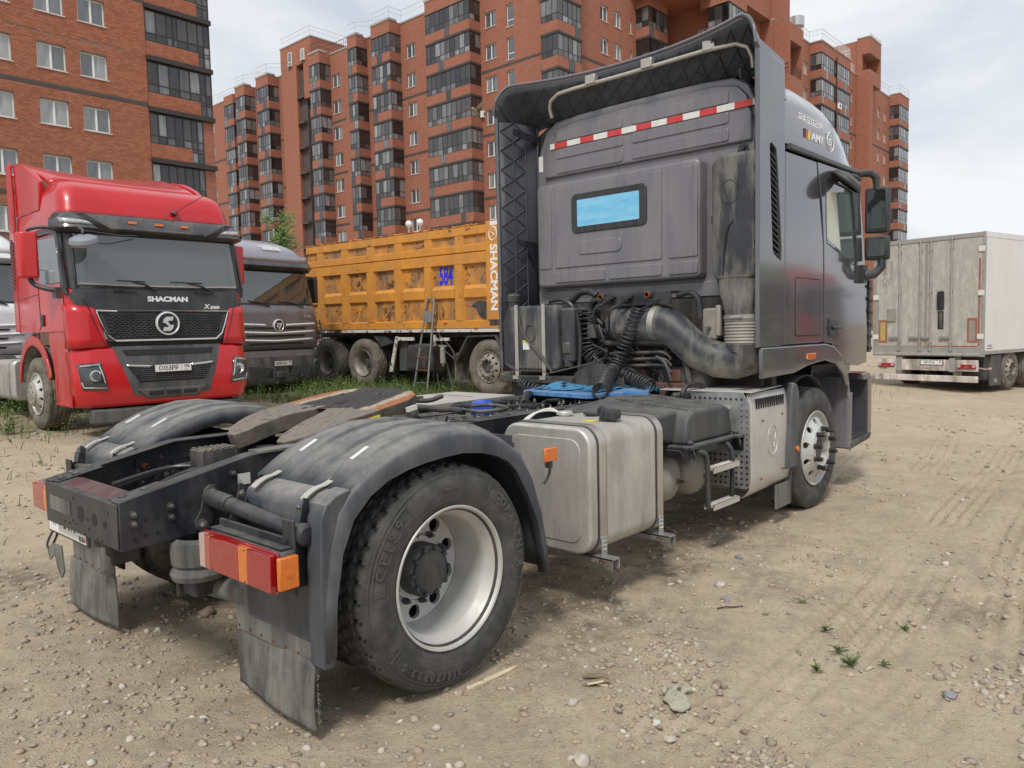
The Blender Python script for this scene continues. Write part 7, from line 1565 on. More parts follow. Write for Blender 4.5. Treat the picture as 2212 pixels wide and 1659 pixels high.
# grille
obj('grille_panel', S.patch([(-.80, 1.27), (.80, 1.27), (.90, 1.68), (-.90, 1.68)], .010), 'dark_trim', R)
gm = MB()
for i in range(13):
    z = 1.335+i*.0245
    for j in range(22):
        y0 = -.78+j*.0715; hw_ = .76+.09*(z-1.3)/.35
        if abs(y0) > hw_ or abs(y0+.0715) > hw_: continue
        if math.hypot(y0+.035, z-1.50) < .17: continue
        d = .006*(-1)**i; gm.tube([tuple(S.pt(y0+.004+(i % 2)*.03, z+.006, .02)), tuple(S.pt(y0+.035+(i % 2)*.03, z-.006, .03)), tuple(S.pt(y0+.068+(i % 2)*.03, z+.006, .02))], .005, 4)
obj('grille_mesh', gm, 'black_plastic', R)
obj('grille_back', S.patch([(-.74, 1.31), (.74, 1.31), (.84, 1.64), (-.84, 1.64)], .013), 'black_mesh', R)
obj('chrome_frame', S.strip([(-.92, 1.68), (-.86, 1.50), (-.80, 1.36), (-.70, 1.275), (.70, 1.275), (.80, 1.36), (.86, 1.50), (.92, 1.68)], .013, .022, True), 'chrome', R)
bc_ = S.pt(0, 1.50, .05); bg_ = MB(); bg_.lathe([(.165, -.03), (.165, .012), (.150, .02), (.140, .006), (0, .006)], tuple(bc_), 'x', 40); bo3 = obj('badge', bg_, 'badge_silver', R)
bi = MB(); bi.lathe([(.139, .007), (0, .008)], tuple(bc_), 'x', 36); obj('badge_field', bi, 'dark_trim', bo3)
bs = MB(); X0 = bc_.x+.010
for poly in ([(-.02, .10), (.075, .10), (.06, .045), (.0, .045), (-.005, .015), (-.075, .015), (-.06, .065)], [(.02, -.10), (-.075, -.10), (-.06, -.045), (.0, -.045), (.005, -.015), (.075, -.015), (.06, -.065)], [(-.06, .02), (0, .02), (.03, -.02), (.06, -.02), (.0, -.028), (-.02, -.01)]): bs.prism([(-(-y), z+1.50) for y, z in poly], 'x', X0, X0+.012)
obj('badge_letter', bs, 'badge_silver', bo3, fix=True)
p = S.pt(.05, 1.845, .012); text('lettering', 'SHACMAN', 'print_white', R, tuple(p), (0, 1, 0), (-.08, 0, 1), .095, .002, .004, 1.25)
p = S.pt(.68, 1.74, .014); text('lettering', 'X', 'print_white', R, tuple(S.pt(.60, 1.745, .014)), (0, 1, 0), (-.08, 0, 1), .095, .002, .002, 1.1, .2); text('lettering', '3000', 'print_white', R, tuple(S.pt(.72, 1.732, .014)), (0, 1, 0), (-.08, 0, 1), .06, .002, .002, 1.2, .2)
for c in sym([(-1.25, 1.18), (-.80, 1.20), (-.94, 1.72), (-1.25, 1.78)]): obj('corner_panel', S.patch(c, .018, 12), 'red_paint', R, solid=.01)
sm_ = MB()
for sg in (-1, 1): P_ = [tuple(S.pt(sg*y, z, .024)) for y, z in ((.83, 1.20), (.95, 1.50), (1.0, 1.70), (1.06, 1.84))]; sm_.tube(P_, .006, 5)
obj('panel_seam', sm_, 'cab_seam', R)
# bumper
B2 = Shell([(.38, .02), (.50, .08), (.8, .09), (1.1, .03), (1.2, .0)], [(.38, 1.16), (.6, 1.23), (1.2, 1.235)], .30, -.7)
bm3 = MB(); rows = [[tuple(B2.pt(y, z)) for y in np.linspace(-1.235, 1.235, 50)] for z in (.40, .46, .60, .80, 1.0, 1.14, 1.19)]; bm3.grid(rows); bo4 = obj('bumper', bm3, 'red_paint', R, solid=.015, smooth=50)
obj('bumper_insert', B2.patch([(-.53, .52), (.53, .52), (.76, 1.20), (-.76, 1.20)], .010, 24), 'dark_bumper', bo4)
obj('upper_slot', B2.patch([(-.60, 1.07), (.60, 1.07), (.64, 1.15), (-.64, 1.15)], .016, 20), 'black_mesh', bo4)
obj('lower_grille', B2.patch([(-.45, .70), (.45, .70), (.60, .93), (-.60, .93)], .016, 20), 'black_mesh', bo4)
gm = MB()
for i in range(7):
    for j in range(18):
        y0 = -.52+j*.058; z = .73+i*.028
        if abs(y0+.03) > .42+.15*(z-.7)/.2: continue
        gm.tube([tuple(B2.pt(y0, z+.007, .02)), tuple(B2.pt(y0+.029, z-.005, .028)), tuple(B2.pt(y0+.058, z+.007, .02))], .0045, 4)
obj('grille_mesh', gm, 'black_plastic', bo4)
for sg in (-1, 1): obj('chrome_trim', B2.patch([(sg*.27, .90), (sg*.60, .925), (sg*.62, .955), (sg*.27, .93)], .026, 8, 2), 'chrome', bo4, solid=.006)
obj('lower_lip', B2.patch([(-.36, .47), (.36, .47), (.50, .61), (-.50, .61)], .02, 20), 'dark_bumper', bo4, solid=.01)
sl_ = MB()
for y in (-.24, 0, .24): sl_.add(*(lambda m: (m.v, m.f))(B2.patch([(y-.10, .51), (y+.10, .51), (y+.10, .565), (y-.10, .565)], .03, 3, 2)))
objs('lip_slot', sl_, 'black_mesh', bo4); 
plate(R, .135, 0, .885, 'о353рр'.upper(), '196')
for sg in (-1, 1):
    hl = B2.patch([(sg*.86, .62), (sg*1.14, .64), (sg*1.17, .98), (sg*.93, 1.0)], .018, 10, 5); ho = obj('headlight', hl, 'lamp_dark', bo4, solid=.008)
    q = B2.pt(sg*1.0, .82, .03); ring_ = MB(); ring_.lathe([(.075, 0), (.075, .012), (.060, .016), (.05, .004), (0, .004)], (q.x-.02, q.y, q.z), 'x', 24); obj('lamp_ring', ring_, 'lamp_clear', ho)
    obj('light_bar', B2.strip([(sg*.885, .65), (sg*1.12, .67), (sg*1.14, .74)], .010, .028), 'lamp_clear', ho); obj('light_bar', B2.strip([(sg*.94, .97), (sg*1.14, .95)], .014, .028), 'lamp_clear', ho); obj('light_bar', B2.strip([(sg*.90, .72), (sg*.955, .96)], .008, .028), 'lamp_clear', ho)
ub = MB().box(-.15, .04, -1.05, 1.05, .17, .37); obj('underrun_bar', ub, 'dark_bumper', R, bev=.03)
st_ = MB()
for sg in (-1, 1): st_.box(-.78, -.25, sg*1.24, sg*1.0, .42, .45); st_.box(-.75, -.72, sg*1.24, sg*1.0, .42, .78); st_.box(-.72, -.25, sg*1.02, sg*1.0, .45, .80)
obj('entry_step', st_, 'red_dusty', R, bev=.006)
# sides: windows, doors, handle, fairing, mirrors
for sg in (-1, 1):
    yy = sg*1.236
    obj('pillar_cover', MB().prism([(-.12, 1.98), (-.36, 2.80), (-1.95, 2.80), (-1.90, 2.74), (-.75, 2.74), (-.40, 2.70), (-.22, 2.02)], 'y', sg*1.215, sg*1.242), 'dark_trim', R, fix=True)
    sw = MB().prism([(-.42, 2.68), (-.26, 2.06), (-1.0, 2.06), (-1.16, 2.12), (-1.20, 2.70)], 'y', sg*1.225, sg*1.241); obj('side_window', sw, 'windscreen_dark', R, fix=True, bev=.01)
    sw = MB().prism([(-1.28, 2.68), (-1.24, 2.14), (-1.72, 2.18), (-1.86, 2.26), (-1.90, 2.68)], 'y', sg*1.225, sg*1.241); obj('rear_side_window', sw, 'windscreen_dark', R, fix=True, bev=.01)
    dsm = MB(); dsm.tube([(-.25, yy, 1.98), (-.20, yy, 1.45)], .006, 4); dsm.tube([(-1.24, yy, 2.1), (-1.22, yy, 1.50), (-1.30, yy, 1.44)], .006, 4); dsm.tube([(-1.24, yy, 1.95), (-2.2, yy, 1.90)], .004, 4); dsm.tube([(-2.2, yy, 1.42), (-2.2, yy, 3.2)], .007, 4); dsm.tube([(-.4, yy, 2.815), (-2.2, yy-sg*.02, 2.815)], .006, 4); obj('door_seam', dsm, 'cab_seam', R)
    hn = MB().box(-1.16, -1.05, sg*1.24, sg*1.258, 1.50, 1.66); obj('door_handle', hn, 'black_plastic', R, bev=.01)
    fa = MB(); fa.prism([(-2.18, 1.44), (-2.18, 3.3), (-2.22, 3.90), (-2.36, 3.94), (-2.42, 3.86), (-2.44, 1.44)], 'y', sg*1.205, sg*1.24); fo = obj('side_fairing', fa, 'red_paint', R, fix=True, bev=.015)
    lvb = MB().prism([(-2.26, 2.10), (-2.23, 2.75), (-2.36, 2.82), (-2.44, 2.72), (-2.42, 2.16), (-2.34, 2.05)], 'y', sg*1.2405, sg*1.243); obj('louver', lvb, 'cab_seam', fo, fix=True)
    ls = MB()
    for i in range(12): z = 2.10+i*.055; ls.tube([(-2.25, sg*1.245, z), (-2.43, sg*1.245, z+.06)], .006, 4)
    obj('louver_slat', ls, 'red_paint', fo)
    mh = MB(); mh.prism([(-.42, sg*1.44), (-.47, sg*1.62), (-.60, sg*1.66), (-.66, sg*1.60), (-.66, sg*1.46), (-.58, sg*1.41)], 'z', 2.12, 2.72); mh.v = mh.v if sg < 0 else [(x, y-.16, z) for x, y, z in mh.v]; mo = obj('mirror', mh, 'red_paint', R, fix=True, bev=.03, seg=3)
    mm_ = MB(); mm_.tube([(-.38, sg*1.22, 2.76), (-.45, sg*1.36, 2.79), (-.54, sg*1.50, 2.76), (-.56, sg*1.52, 2.70)], .024, 8); mm_.tube([(-.36, sg*1.24, 1.96), (-.42, sg*1.36, 1.98), (-.52, sg*1.48, 2.04), (-.55, sg*1.52, 2.12)], .032, 8); mm_.box(-.44, -.30, sg*1.235, sg*1.30, 1.86, 2.0); obj('mirror_arm', mm_, 'black_plastic', mo) if sg < 0 else None
    ml = MB(); ml.prism([(-.43, sg*1.50), (-.43, sg*1.54), (-.50, sg*1.642), (-.49, sg*1.60)], 'z', 2.30, 2.50); pass
km = MB(); km.lathe([(0, .05), (.10, .045), (.165, .015), (.18, -.03), (.165, -.07), (0, -.075)], (0, 0, 0), 'z', 28); obj('kerb_mirror', km, 'lamp_shell', R, loc=(.10, -1.06, 2.60), rot=(.25, .3, 0)); ka = MB(); ka.tube([(.08, -1.06, 2.68), (.05, -1.05, 2.73), (-.15, -1.05, 2.78)], .02, 6); ka.tube([(.06, -1.05, 2.72), (.03, -.6, 2.69), (-.1, -.3, 2.72)], .008, 5); obj('kerb_mirror_arm', ka, 'black_plastic', R)
wpm = MB()
for y0, y1 in ((-.10, -.62), (.72, .10)):
    a, b, c = S.pt(y0, 1.96, .04), S.pt((y0*1.6+y1)/2.6, 2.055, .05), S.pt(y1, 2.09, .03); wpm.tube([tuple(a), tuple(b)], .012, 6); wpm.tube([tuple(S.pt(y0-.15, 2.085, .03)), tuple(c)], .006, 5); wpm.tube([tuple(b), tuple((Vector(S.pt(y0-.15, 2.085, .03))+c)/2)], .009, 5)
for y in (-.52, .58): q = S.pt(y, 1.95, .02); wpm.box(-.01, .02, -.14, .14, -.015, .015, Matrix.Translation(q))
obj('wiper', wpm, 'hose', R)
# roof spoiler
sp_ = MB(); rows = []
for t in np.linspace(0, 1, 10):
    x = -1.05-1.32*t; zt = 3.52+.43*t**.8; w_ = 1.06+.12*t; sag = .10*t
    rows.append([(x+.0, w_*u, zt-sag*(1-abs(u)**1.2)*(1 if abs(u) < .75 else max(0, (1-abs(u))/.25))*.9-.06*max(0, (abs(u)-.9)/.1)**1.5) for u in np.linspace(-1, 1, 33)])
sp_.grid(rows); obj('roof_spoiler', sp_, 'red_paint', R, solid=.03, fix=True, smooth=50)
spc = MB()
for sg in (-1, 1): spc.prism([(-1.15, 3.1), (-1.10, 3.50), (-1.35, 3.66), (-1.75, 3.82), (-2.2, 3.91), (-2.21, 3.1)], 'y', sg*1.195, sg*1.12)
objs('spoiler_cheek', spc, 'red_paint', R, fix=True, bev=.02)
an = MB(); q = S.pt(.30, 3.10, .02); an.lathe([(.045, 0), (.04, .03), (.02, .05)], tuple(q), 'x', 16); an.tube([tuple(q+Vector((.05, 0, 0))), tuple(q+Vector((.10, .10, .08))), tuple(q+Vector((.14, .40, .28)))], .006, 5); an.tube([tuple(q+Vector((.03, -.03, 0))), tuple(q+Vector((.05, -.13, -.05))), tuple(q+Vector((.06, -.12, -.20))), tuple(q+Vector((.05, 0, -.28))), tuple(q+Vector((.05, .08, -.2))), tuple(q+Vector((.04, .05, 0)))], .004, 4); obj('antenna', an, 'hose', R)
inn = MB(); inn.box(-1.8, -1.0, -1.0, 1.0, 1.6, 2.3); obj('cab_interior', inn, 'interior', R)
for sg in (-1, 1): front_wheel(R, (-1.70, sg*1.21, .53), 0 if sg < 0 else math.pi, tmat='tyre_dusty', R=.53, n=100, cap=True, lug='chrome')
chassis(R, 6.4)
for sg in (-1, 1): rear_wheel(R, (-5.1, sg*1.235, .53), 0 if sg < 0 else math.pi, 'tyre_dusty', 'rim_dirty', R=.53, n=80)
mk_ = MB().box(-.95, -.89, -1.25, -1.235, .80, .90); obj('side_marker', mk_, 'lens_amber', R, bev=.005)
# --- grey and white trucks share one cab type
def small_cab(name, label, pose, zoff, body, low, extra=None):
    K = thing(name, label, 'truck', (pose[0], pose[1], gz(pose[0], pose[1])+zoff), pose[2])
    S2 = Shell([(.9, .02), (1.3, .02), (1.88, -.04), (2.62, -.20), (2.9, -.24), (3.05, -.34), (3.18, -.60), (3.30, -1.0), (3.36, -1.5)], [(.9, 1.235), (1.9, 1.235), (2.65, 1.18), (2.9, 1.14), (3.1, 1.05), (3.25, .95), (3.36, .8)], .30, -2.1)
    obj('cab_body', S2.body(1.35, 2.62, 12), body, K, fix=True, smooth=50); obj('roof_cap', S2.body(2.622, 3.36, 14), body, K, fix=True, smooth=60)
    obj('pillar_panel', S2.patch([(-1.26, 1.86), (1.26, 1.86), (1.2, 2.62), (-1.2, 2.62)], .006, 28), 'dark_trim', K)
    obj('windscreen', S2.patch([(-1.12, 1.90), (1.12, 1.90), (1.02, 2.60), (-1.02, 2.60)], .014, 24), 'windscreen_dark', K)
    v = MB(); rows = [[tuple(S2.pt(y, z, o_)) for y in np.linspace(-1.19, 1.19, 26)] for z, o_ in ((2.58, .07), (2.66, .16), (2.78, .12), (2.90, .01))]; v.grid(rows); vo = obj('sun_visor', v, 'visor' if body != 'white_truck' else 'white_truck', K, solid=.012, smooth=50)
    obj('visor_gloss', S2.patch([(-1.0, 2.74), (1.0, 2.74), (1.05, 2.90), (-1.05, 2.90)], .135, 20, 3), body, vo, solid=.004)
    obj('front_panel', S2.patch([(-1.25, .95), (1.25, .95), (1.25, 1.86), (-1.25, 1.86)], .010, 28), low, K, solid=.02)
    for z, w_ in ((1.44, 1.05), (1.28, 1.0), (1.12, .95)):
        for a, b in ((-w_, -.26), (.26, w_)) if z > 1.4 else ((-w_, w_),):
            st = MB(); rows = [[tuple(S2.pt(y, z+.035*(abs(y)/1.0)+dz, .045-abs(dz)*.3)) for y in np.linspace(a, b, 16)] for dz in (-.03, .0, .022)]; st.grid(rows); obj('grille_blade', st, 'badge_silver' if body != 'white_truck' else 'print_white', K, solid=.008)
        obj('grille_gap', S2.patch([(-w_*.72, z-.07), (w_*.72, z-.07), (w_*.75, z-.035), (-w_*.75, z-.035)], .034, 16, 2), 'black_mesh', K)
    q = S2.pt(.05, 1.44, .05); bg_ = MB(); bg_.lathe([(.13, -.03), (.13, .01), (.115, .02), (.108, .008), (0, .01)], tuple(q), 'x', 30); bb = obj('badge', bg_, 'badge_silver', K); bf = MB(); bf.lathe([(.106, .011), (0, .012)], tuple(q), 'x', 30); obj('badge_field', bf, 'dark_trim', bb)
    bs = MB(); bs.prism([(q.y-.085, q.z+.05), (q.y+.085, q.z+.05), (q.y+.07, q.z+.02), (q.y+.0, q.z-.09), (q.y-.02, q.z-.06), (q.y+.03, q.z+.02), (q.y-.0, q.z+.02), (q.y-.04, q.z-.05), (q.y-.06, q.z-.02), (q.y-.04, q.z+.02)], 'x', q.x+.012, q.x+.02); obj('badge_emblem', bs, 'badge_silver', bb, fix=True)
    B3 = Shell([(.2, .02), (.3, .10), (.6, .12), (.9, .06)], [(.2, 1.12), (.4, 1.22), (.9, 1.235)], .34, -.6)
    bmm = MB(); bmm.grid([[tuple(B3.pt(y, z)) for y in np.linspace(-1.235, 1.235, 44)] for z in (.22, .30, .42, .60, .80, .93)]); bo = obj('bumper', bmm, 'dark_bumper', K, solid=.02, smooth=50)
    obj('bumper_top', B3.patch([(-1.1, .80), (1.1, .80), (1.15, .93), (-1.15, .93)], .014, 24, 3), low, bo)
    for sg in (-1, 1):
        obj('lower_grille', B3.patch([(sg*.20, .38), (sg*.74, .42), (sg*.78, .62), (sg*.22, .58)], .016, 12), 'black_mesh', bo)
        gm = MB()
        for k in range(14): gm.tube([tuple(B3.pt(sg*(.22+k*.04), .40, .02)), tuple(B3.pt(sg*min(.78, .34+k*.04), .60, .02))], .004, 4); gm.tube([tuple(B3.pt(sg*(.22+k*.04), .60, .02)), tuple(B3.pt(sg*min(.78, .34+k*.04), .40, .02))], .004, 4)
        obj('grille_mesh', gm, 'dark_bumper', bo)
        obj('fog_lamp', B3.patch([(sg*.88, .50), (sg*1.14, .52), (sg*1.16, .72), (sg*.90, .72)], .02, 8, 4), 'lamp_dark', bo, solid=.006)
        cs = MB(); cs.tube([tuple(S2.pt(sg*1.12, 1.02, .04)), tuple(S2.pt(sg*1.19, 1.2, .05)), tuple(S2.pt(sg*1.20, 1.5, .045)), tuple(S2.pt(sg*1.17, 1.66, .04))], .012, 6); obj('side_chrome', cs, 'chrome', K)
        vv = MB()
        for i in range(5): vv.box(-.22, -.02, sg*1.26, sg*1.20, 1.08+i*.1, 1.10+i*.1)
        vv.tube([(-.03, sg*1.26, 1.0), (-.02, sg*1.27, 1.3), (-.05, sg*1.25, 1.56)], .014, 6); objs('corner_vane', vv, 'black_plastic', K)
        mh = MB(); mh.prism([(-.35, sg*1.42), (-.42, sg*1.58), (-.56, sg*1.60), (-.60, sg*1.42)], 'z', 1.95, 2.5); mh.box(-.5, -.44, sg*1.2, sg*1.45, 2.5, 2.54); obj('mirror', mh, 'black_plastic' if body != 'white_truck' else 'white_truck', K, fix=True, bev=.025)
        sw = MB().prism([(-.40, 2.56), (-.26, 1.95), (-1.15, 1.95), (-1.2, 2.58)], 'y', sg*1.20, sg*1.242); obj('side_window', sw, 'windscreen_dark', K, fix=True, bev=.01)
        fa = MB(); fa.prism([(-.2, 1.36), (-.9, 1.36), (-.86, 1.0), (-.7, .5), (-.66, .26), (-.2, .26)], 'y', sg*1.20, sg*1.22); obj('front_wing', fa, 'dark_bumper', K, fix=True)
        front_wheel(K, (-1.45, sg*1.2, .5), 0 if sg < 0 else math.pi, tmat='tyre_dusty', rmat='rim_dirty', n=60)
        rear_wheel(K, (-5.0, sg*1.235, .5), 0 if sg < 0 else math.pi, 'tyre_dusty', 'rim_dirty', R=.5, n=60)
    ct = MB().box(.125, .16, -.12, .12, .36, .50); obj('tow_cover', ct, 'dark_bumper', bo, bev=.02)
    wpm = MB()
    for y0, y1 in ((-.10, -.62), (.78, .12)): wpm.tube([tuple(S2.pt(y0, 1.84, .03)), tuple(S2.pt(y0-.3, 1.92, .04)), tuple(S2.pt(y1, 1.94, .02))], .010, 5)
    obj('wiper', wpm, 'hose', K); fc_ = MB().box(-.25, -.05, -1.05, 1.05, .35, 1.4); obj('front_core', fc_, 'black_mesh', K); chassis(K, 6.2); return K, S2
K1, S1 = small_cab('tractor_truck', 'grey tractor unit with silver roof parked between the red truck and orange tipper', (6.349, 10.756, -1.425), -.06, 'grey_cab2', 'grey_front2')
plate(K1, .15, .05, .665, 'А838НМ', '138', .46, .11)
text('lettering', 'GTL', 'print_grey', K1, tuple(S1.pt(.86, 1.63, .04)), (0, 1, 0), (-.05, 0, 1), .075, .002, .003, 1.6)
p = S1.pt(.25, 3.07, .03); nrm = (-.75, 0, .66)
text('lettering', 'Produced by', 'print_white', K1, tuple(S1.pt(.25, 3.14, .03)), (0, 1, 0), nrm, .05, .001, .001, 1.1); text('lettering', 'FOTONDAIMLER', 'print_white', K1, tuple(S1.pt(.25, 3.10, .03)), (0, 1, 0), nrm, .065, .001, .001, 1.1); text('lettering', '福田戴姆勒', 'print_white', K1, tuple(S1.pt(.25, 3.05, .03)), (0, 1, 0), nrm, .085, .001, .001, 1.1)
dk = MB()
for y in (.98, 1.04): q = S1.pt(y, 1.98, .017); dk.lathe([(.022, 0), (.022, .002), (0, .002)], tuple(q), 'x', 14)
obj('windscreen_sticker', dk, 'leaf', K1)
K2, S3 = small_cab('tractor_truck', 'white truck mostly hidden at the left edge behind the red truck', (1.25, 12.4, -1.50), -.10, 'white_truck', 'white_truck')
# --- orange tipper
D = thing('tipper_truck', 'orange tipper truck with rusty ribbed body and blue number, parked behind the grey cab', 'truck', (9.802, 6.805, gz(9.8, 9.5)), -1.555)
D.rotation_euler = (0, math.radians(.55), -1.555)
Y0 = -1.25; bd = MB(); bd.box(-6.0, .33, -1.19, 1.19, 1.30, 1.42); bd.box(-6.0, .33, -1.20, -1.185, 1.42, 3.30); bd.box(-6.0, .33, 1.185, 1.20, 1.42, 3.30); bd.box(.30, .33, -1.185, 1.185, 1.42, 3.30); bd.box(-6.0, -5.96, -1.185, 1.185, 1.42, 3.1)
dbo = obj('tipper_body', bd, 'orange_panel', D, smooth=None)
posts = [(-.889, -.63), (-1.789, -1.545), (-2.742, -2.478), (-3.69, -3.407), (-4.636, -4.345), (-5.583, -5.312)]
for sg in (1, -1):
    yo, yi = sg*-1.27, sg*-1.2005
    for a, b in posts:
        m_ = MB(); m_.prism([(a, yi), (a+.03, yo), (b-.03, yo), (b, yi)], 'z', 1.46, 2.575); obj('body_rib', m_, 'orange_paint', D, fix=True)
        m_ = MB(); m_.prism([(a, yi), (a+.02, yo+.03*sg), (b-.02, yo+.03*sg), (b, yi)], 'z', 2.94, 3.14); obj('body_rib', m_, 'orange_paint', D, fix=True)
    for z0, z1, x0, x1, w_ in ((3.13, 3.31, -6.0, .0, .02), (2.80, 2.95, -6.0, -.02, .02), (2.57, 2.785, -6.02, -.0, .0), (1.30, 1.46, -6.0, .33, .0)):
        m_ = MB(); m_.prism([(sg*-1.2005, z0-.012), (sg*(-1.268+w_), z0+.01), (sg*(-1.268+w_), z1-.012), (sg*-1.2005, z1+.012)], 'x', x0, x1); obj('body_rail', m_, 'orange_paint', D, fix=True)
    xs = [-6.0]+[c for ab in posts[::-1] for c in ab]+[.0]
    for a, b in zip(xs[::2], xs[1::2]):
        m_ = MB(); m_.prism([(sg*-1.2005, 1.885), (sg*-1.252, 1.92), (sg*-1.255, 2.09), (sg*-1.2005, 2.165)], 'x', a, b); obj('body_rail', m_, 'orange_paint', D, fix=True)
    m_ = MB(); m_.prism([(.0, yi), (.0, yo), (.34, yo), (.34, yi)], 'z', 1.47, 3.34); obj('front_post', m_, 'orange_paint', D, fix=True, bev=.006)
    m_ = MB(); m_.box(-4.6, .34, sg*-1.272, sg*-1.262, 1.235, 1.298); obj('white_stripe', m_, 'stripe_white', D)
    rs_ = random.Random(12); m_ = MB(); P = []
    for x in np.linspace(-6.0, .0, 90): P.append((x, sg*-1.235, 3.318+rs_.uniform(-.012, .010)))
    m_.tube(P, .020, 6); obj('rusty_lip', m_, 'rust_edge', D)
text('lettering', '584', 'number_blue', D, (-1.177, -1.2025, 2.365), (1, 0, 0), (0, 0, 1), .53, .001, .014, .50)
vs_ = text('lettering', 'SHACMAN', 'print_white', D, (.20, -1.2715, 2.27), (0, 0, -1), (1, 0, 0), .245, .001, .008, 1.08)
rg_ = MB(); rg_.tube([(.19+.10*math.cos(q), -1.2715, 3.10+.13*math.sin(q)) for q in np.linspace(0, 2*math.pi, 36)], .010, 4); rg_.tube([(.23, -1.272, 3.16), (.15, -1.272, 3.14), (.23, -1.272, 3.07), (.15, -1.272, 3.04)], .012, 4); obj('ring_emblem', rg_, 'print_white', D)
obj('white_mark', MB().box(.12, .34, -1.273, -1.271, 3.26, 3.335), 'print_white', D)
scr = MB(); scr.prism([(-.36, 1.83), (-.20, 1.85), (-.04, 1.82), (-.02, 1.50), (-.12, 1.46), (-.26, 1.55), (-.36, 1.70), (-.48, 1.74)], 'y', -1.2015, -1.204); obj('bare_metal_patch', scr, 'engine', D, fix=True)
ck = MB(); ck.prism([(.08, 1.36), (.34, 1.36), (.34, 1.47), (.08, 1.47)], 'y', -1.272, -1.274); obj('checkered_plate', ck, 'dark_metal', D, fix=True)
ch2 = MB(); ch2.box(-6.2, 1.2, -.45, -.36, .78, 1.12); ch2.box(-6.2, 1.2, .36, .45, .78, 1.12); ch2.box(-6.0, .3, -.9, .9, 1.12, 1.22); ch2.box(-4.9, -4.3, -.4, .4, .5, 1.1); ch2.box(-1.5, 1.5, -.5, .5, .5, 1.1); ch2.box(-6.0, -4.2, -1.2, -1.15, 1.19, 1.235); obj('chassis', ch2, 'engine', D)
for sg in (-1, 1):
    for x in (-3.91, -5.30): rear_wheel(D, (x, sg*1.25, .55), 0 if sg < 0 else math.pi, 'tyre_dusty', 'rim_dirty', R=.55, n=80)
    for x in (-.04, 1.85): front_wheel(D, (x, sg*1.2, .55), 0 if sg < 0 else math.pi, 'tyre_dusty', 'rim_dirty', lug='rim_dirty', R=.55, n=80, tall=.05)
    fe = MB(); fe.prism([(-.95, .62), (-.58, 1.16), (.20, 1.18), (.42, .80), (.39, .79), (.17, 1.15), (-.55, 1.13), (-.92, .60)], 'y', sg*1.24, sg*.85); obj('mudguard', fe, 'engine', D, fix=True)
    fe = MB(); fe.box(-.97, -.95, sg*1.2, sg*.85, .25, .65); obj('mud_flap', fe, 'mud_rubber', D)
    tk2 = MB(); tk2.prism([(sg*y, z) for y, z in rr(.55, 1.2, .38, 1.0, .14, 6)], 'x', -2.45, -1.65); t2 = obj('fuel_tank', tk2, 'engine', D, fix=True, bev=.03); tk3 = MB(); tk3.box(-2.95, -2.85, sg*1.22, sg*1.05, .35, 1.15, Matrix.Translation((.0, 0, 0))); 
sp2 = MB(); sp2.prism([(-2.76, 1.15), (-2.68, 1.15), (-2.90, .38), (-3.0, .38)], 'y', -1.235, -1.20); sp2.box(-2.70, -2.2, -1.22, -1.18, 1.06, 1.13); obj('guard_post', sp2, 'stripe_white', D, fix=True)
sp3 = MB(); sp3.prism([(-3.55, 1.16), (-3.15, 1.16), (-2.95, 1.0), (-3.30, .92)], 'y', -1.2, -.9); sp3.box(-2.8, -2.5, -1.1, -.6, .4, 1.1); sp3.tube([(-1.35, -1.22, 1.15), (-1.0, -1.22, .85), (-.98, -1.22, .66)], .015, 6); sp3.tube([(-1.5, -1.22, 1.0), (-.98, -1.22, .70)], .012, 6); objs('side_bracket', sp3, 'dark_bumper', D, fix=True)
sp4 = MB(); sp4.lathe([(.0, .52), (.02, .53), (.035, .57), (.06, .60), (.06, .90), (.04, .92), (0, .93)], (-1.32, -1.2, 0), 'z', 16); sp4.box(-1.45, -1.22, -1.22, -1.1, .93, .97); obj('air_dryer', sp4, 'airtank', D)
sp5 = MB(); sp5.box(-1.55, -1.50, -1.24, -1.2, .95, 1.18); sp5.box(-1.52, -1.1, -1.23, -1.2, 1.06, 1.12); obj('step_bracket', sp5, 'stripe_white', D)
CK = Shell([(1.0, 2.6), (1.9, 2.55), (2.7, 2.4), (3.1, 2.1)], [(1.0, 1.22), (3.1, 1.05)], .25, .75); obj('cab_body', CK.body(.9, 2.95, 10), 'orange_paint', D, fix=True, smooth=50); obj('windscreen', CK.patch([(-1.05, 1.9), (1.05, 1.9), (1.0, 2.6), (-1.0, 2.6)], .012, 20), 'windscreen_dark', D)
# --- box trailer
Tt = thing('box_trailer', 'white refrigerated box trailer with grimy rear doors, parked alone at the right', 'trailer', (17.975, 1.424, gz(18, 1.4)+.0), -.215)
bxm = MB(); bxm.box(.06, 13.5, -1.285, 1.285, .90, 3.55); bo5 = obj('box_body', bxm, 'trailer_white', Tt, bev=.01)
obj('roof_trim', MB().box(.03, 13.5, -1.292, -1.286, 3.46, 3.58).box(.03, 13.5, 1.286, 1.292, 3.46, 3.58), 'trailer_white', Tt); obj('sill_trim', MB().box(.03, 13.5, -1.295, -1.27, .83, .91).box(.03, 13.5, 1.27, 1.295, .83, .91), 'trailer_frame', Tt)
fr_ = MB(); fr_.box(.0, .06, -1.29, -1.23, .84, 3.58); fr_.box(.0, .06, 1.23, 1.29, .84, 3.58); fr_.box(.001, .06, -1.23, 1.23, 3.47, 3.575); fr_.box(-.002, .1, -1.285, 1.285, .78, .97); obj('rear_frame', fr_, 'trailer_frame', Tt, bev=.004)
ft = MB()
for y in (-1.26, 1.26):
    for z in np.arange(1.1, 3.4, .2): ft.lathe([(.010, 0), (.010, -.004), (0, -.005)], (.0, y, z), 'x', 8)
obj('frame_bolt', ft, 'dark_metal', Tt)
